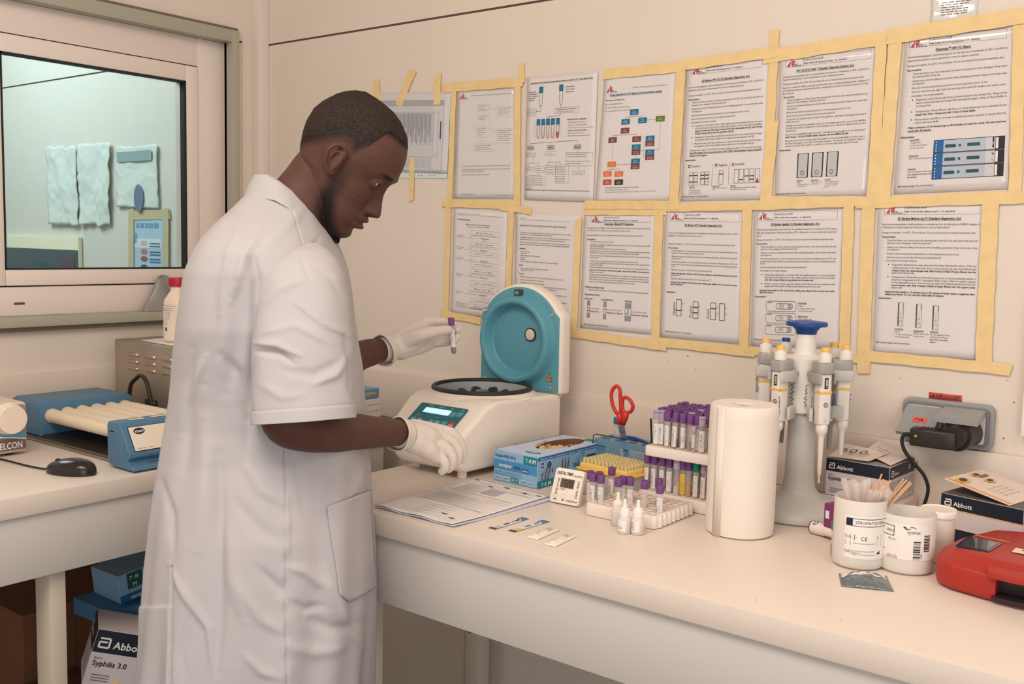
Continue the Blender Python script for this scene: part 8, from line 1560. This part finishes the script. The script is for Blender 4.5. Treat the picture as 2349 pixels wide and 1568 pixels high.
# ---- gloved hands
GV = mat('glove_latex', (222, 210, 199), .48, bump=.22, bscale=140, sss=.15)
def hand(name, F, extra, wr, ring_r, vox=.0013):
    mb = MB()
    for ch in F: limb(mb, [(D(u, v, d), r * .001) for u, v, d, r in ch], GV, 16)
    for ch in extra: limb(mb, [(D(u, v, d), r * .001) for u, v, d, r in ch], GV, 20)
    o = mb.build(name, sharp=0); remesh(o, vox, 11, .5); me = o.data
    n = len(me.vertices); co = np.empty(n * 3, np.float32); me.vertices.foreach_get('co', co); co = co.reshape(-1, 3); nm_ = np.empty(n * 3, np.float32); me.vertices.foreach_get('normal', nm_); nm_ = nm_.reshape(-1, 3)
    a, b = np.array(D(*wr[0])), np.array(D(*wr[1])); ax = (b - a) / np.linalg.norm(b - a); t = (co - a) @ ax
    wv = .00008 * np.sin(t * 520 + 8 * np.sin(co[:, 2] * 60 + co[:, 0] * 40)) * np.exp(-((t - .035) / .05) ** 2); me.vertices.foreach_set('co', (co + nm_ * wv[:, None]).reshape(-1)); me.update()
    return under(o, person)
# right hand, resting before the centrifuge, back of the hand towards us
hand('glove', [[(1008, 988, 1.94, 13), (1036, 994, 1.955, 12), (1055, 1016, 1.965, 10.5), (1062, 1038, 1.97, 9.2), (1061, 1054, 1.975, 8.2)],
 [(1005, 1002, 1.925, 13.5), (1034, 1012, 1.94, 12), (1051, 1034, 1.945, 10.6), (1050, 1054, 1.95, 9.4), (1043, 1066, 1.955, 8.4)],
 [(992, 1016, 1.905, 14), (1020, 1026, 1.915, 12), (1036, 1046, 1.92, 10.8), (1036, 1064, 1.925, 9.6), (1029, 1075, 1.93, 8.6)],
 [(975, 1028, 1.895, 13), (1000, 1040, 1.90, 11.5), (1018, 1058, 1.902, 10.2), (1020, 1072, 1.905, 9.2), (1014, 1080, 1.91, 8.2)],
 [(955, 985, 1.935, 13), (990, 982, 1.975, 11), (1022, 1000, 2.0, 10), (1040, 1022, 2.005, 9)]],
 [[(932, 994, 1.875, 25.5), (952, 998, 1.89, 26), (976, 1004, 1.905, 25), (1002, 1012, 1.925, 19)], [(928, 998, 1.87, 25), (950, 1010, 1.88, 25), (978, 1028, 1.89, 20), (1000, 1046, 1.90, 14)], [(950, 984, 1.90, 20), (1005, 990, 1.94, 16)], [(1000, 1006, 1.925, 15), (1008, 1030, 1.915, 14)], [(921, 996, 1.862, 28), (928, 996, 1.868, 27), (936, 996, 1.876, 25)]], ((920, 995, 1.86), (1000, 1015, 1.93)), .03)
m = MB()
def cuff(a, b, r, name, bead=.0013, fl=1.0):
    a = Vector(a); b = Vector(b); d = (a - b).normalized(); u_ = d.orthogonal().normalized(); w_ = d.cross(u_); m = MB(); n = 60
    def f(s, t): q = 2 * math.pi * s; rr_ = r * (1 + .10 * t * fl) + .0009 * math.sin(q * 5 + 1) * t; return b + d * ((a - b).length * t + .0015 * math.sin(q * 3) * t) + (u_ * math.cos(q) + w_ * math.sin(q)) * rr_
    m.grid(f, n, 10, GV, closeu=True); m.tube([f(i / n, 1.) for i in range(n)], bead, GV, 8, closed=True); under(m.build(name, sharp=0, solid=.0008), person)
cuff(D(911, 995, 1.852), D(930, 996, 1.87), .0285, 'glove_cuff')
# left hand, holding the tube up between thumb and fingers
hand('glove', [[(950, 752, 2.215, 17), (978, 741, 2.225, 14), (1006, 738, 2.238, 12), (1028, 741, 2.228, 10.5), (1040, 745, 2.215, 9.4)],
 [(945, 765, 2.225, 15), (978, 758, 2.245, 12), (1015, 753, 2.262, 11), (1044, 752, 2.245, 10), (1050, 756, 2.222, 9)],
 [(940, 780, 2.22, 15), (976, 773, 2.24, 12), (1014, 771, 2.262, 10.8), (1044, 771, 2.25, 9.6), (1049, 773, 2.226, 8.8)],
 [(935, 793, 2.21, 14), (972, 788, 2.23, 11.5), (1006, 786, 2.248, 10.2), (1034, 783, 2.240, 9), (1043, 781, 2.222, 8.2)],
 [(928, 783, 2.175, 20), (958, 770, 2.163, 16), (988, 762, 2.163, 13), (1010, 758, 2.176, 11), (1028, 756, 2.188, 10)]],
 [[(888, 799, 2.17, 27), (908, 793, 2.178, 29), (932, 785, 2.19, 30), (958, 775, 2.205, 25)], [(920, 780, 2.19, 25), (955, 756, 2.21, 20), (970, 750, 2.215, 17)], [(920, 802, 2.185, 23), (955, 795, 2.205, 19), (985, 790, 2.225, 13)], [(884, 800, 2.165, 28), (890, 799, 2.17, 27)]], ((885, 800, 2.17), (970, 770, 2.21)), .03)
cuff(D(878, 804, 2.156), D(896, 797, 2.174), .0300, 'glove_cuff', fl=1.5)
# the tube he holds
tb0 = D(1041.5, 812, 2.198); tb1 = D(1034.5, 728, 2.198); dv = (tb1 - tb0); t = put_tube(0, 0, 0, 'purple', 'blood', 1, 'purple-capped tube of dark blood held up in the gloved hand', None, sc=dv.length / .0828)
t.location = tb0; q_ = dv.to_track_quat('Z', 'Y'); cl = q_.inverted() @ (CAM_P - tb0); from mathutils import Quaternion
t.rotation_mode = 'QUATERNION'; t.rotation_quaternion = q_ @ Quaternion((0, 0, 1), math.atan2(cl.y, cl.x) + math.radians(52))
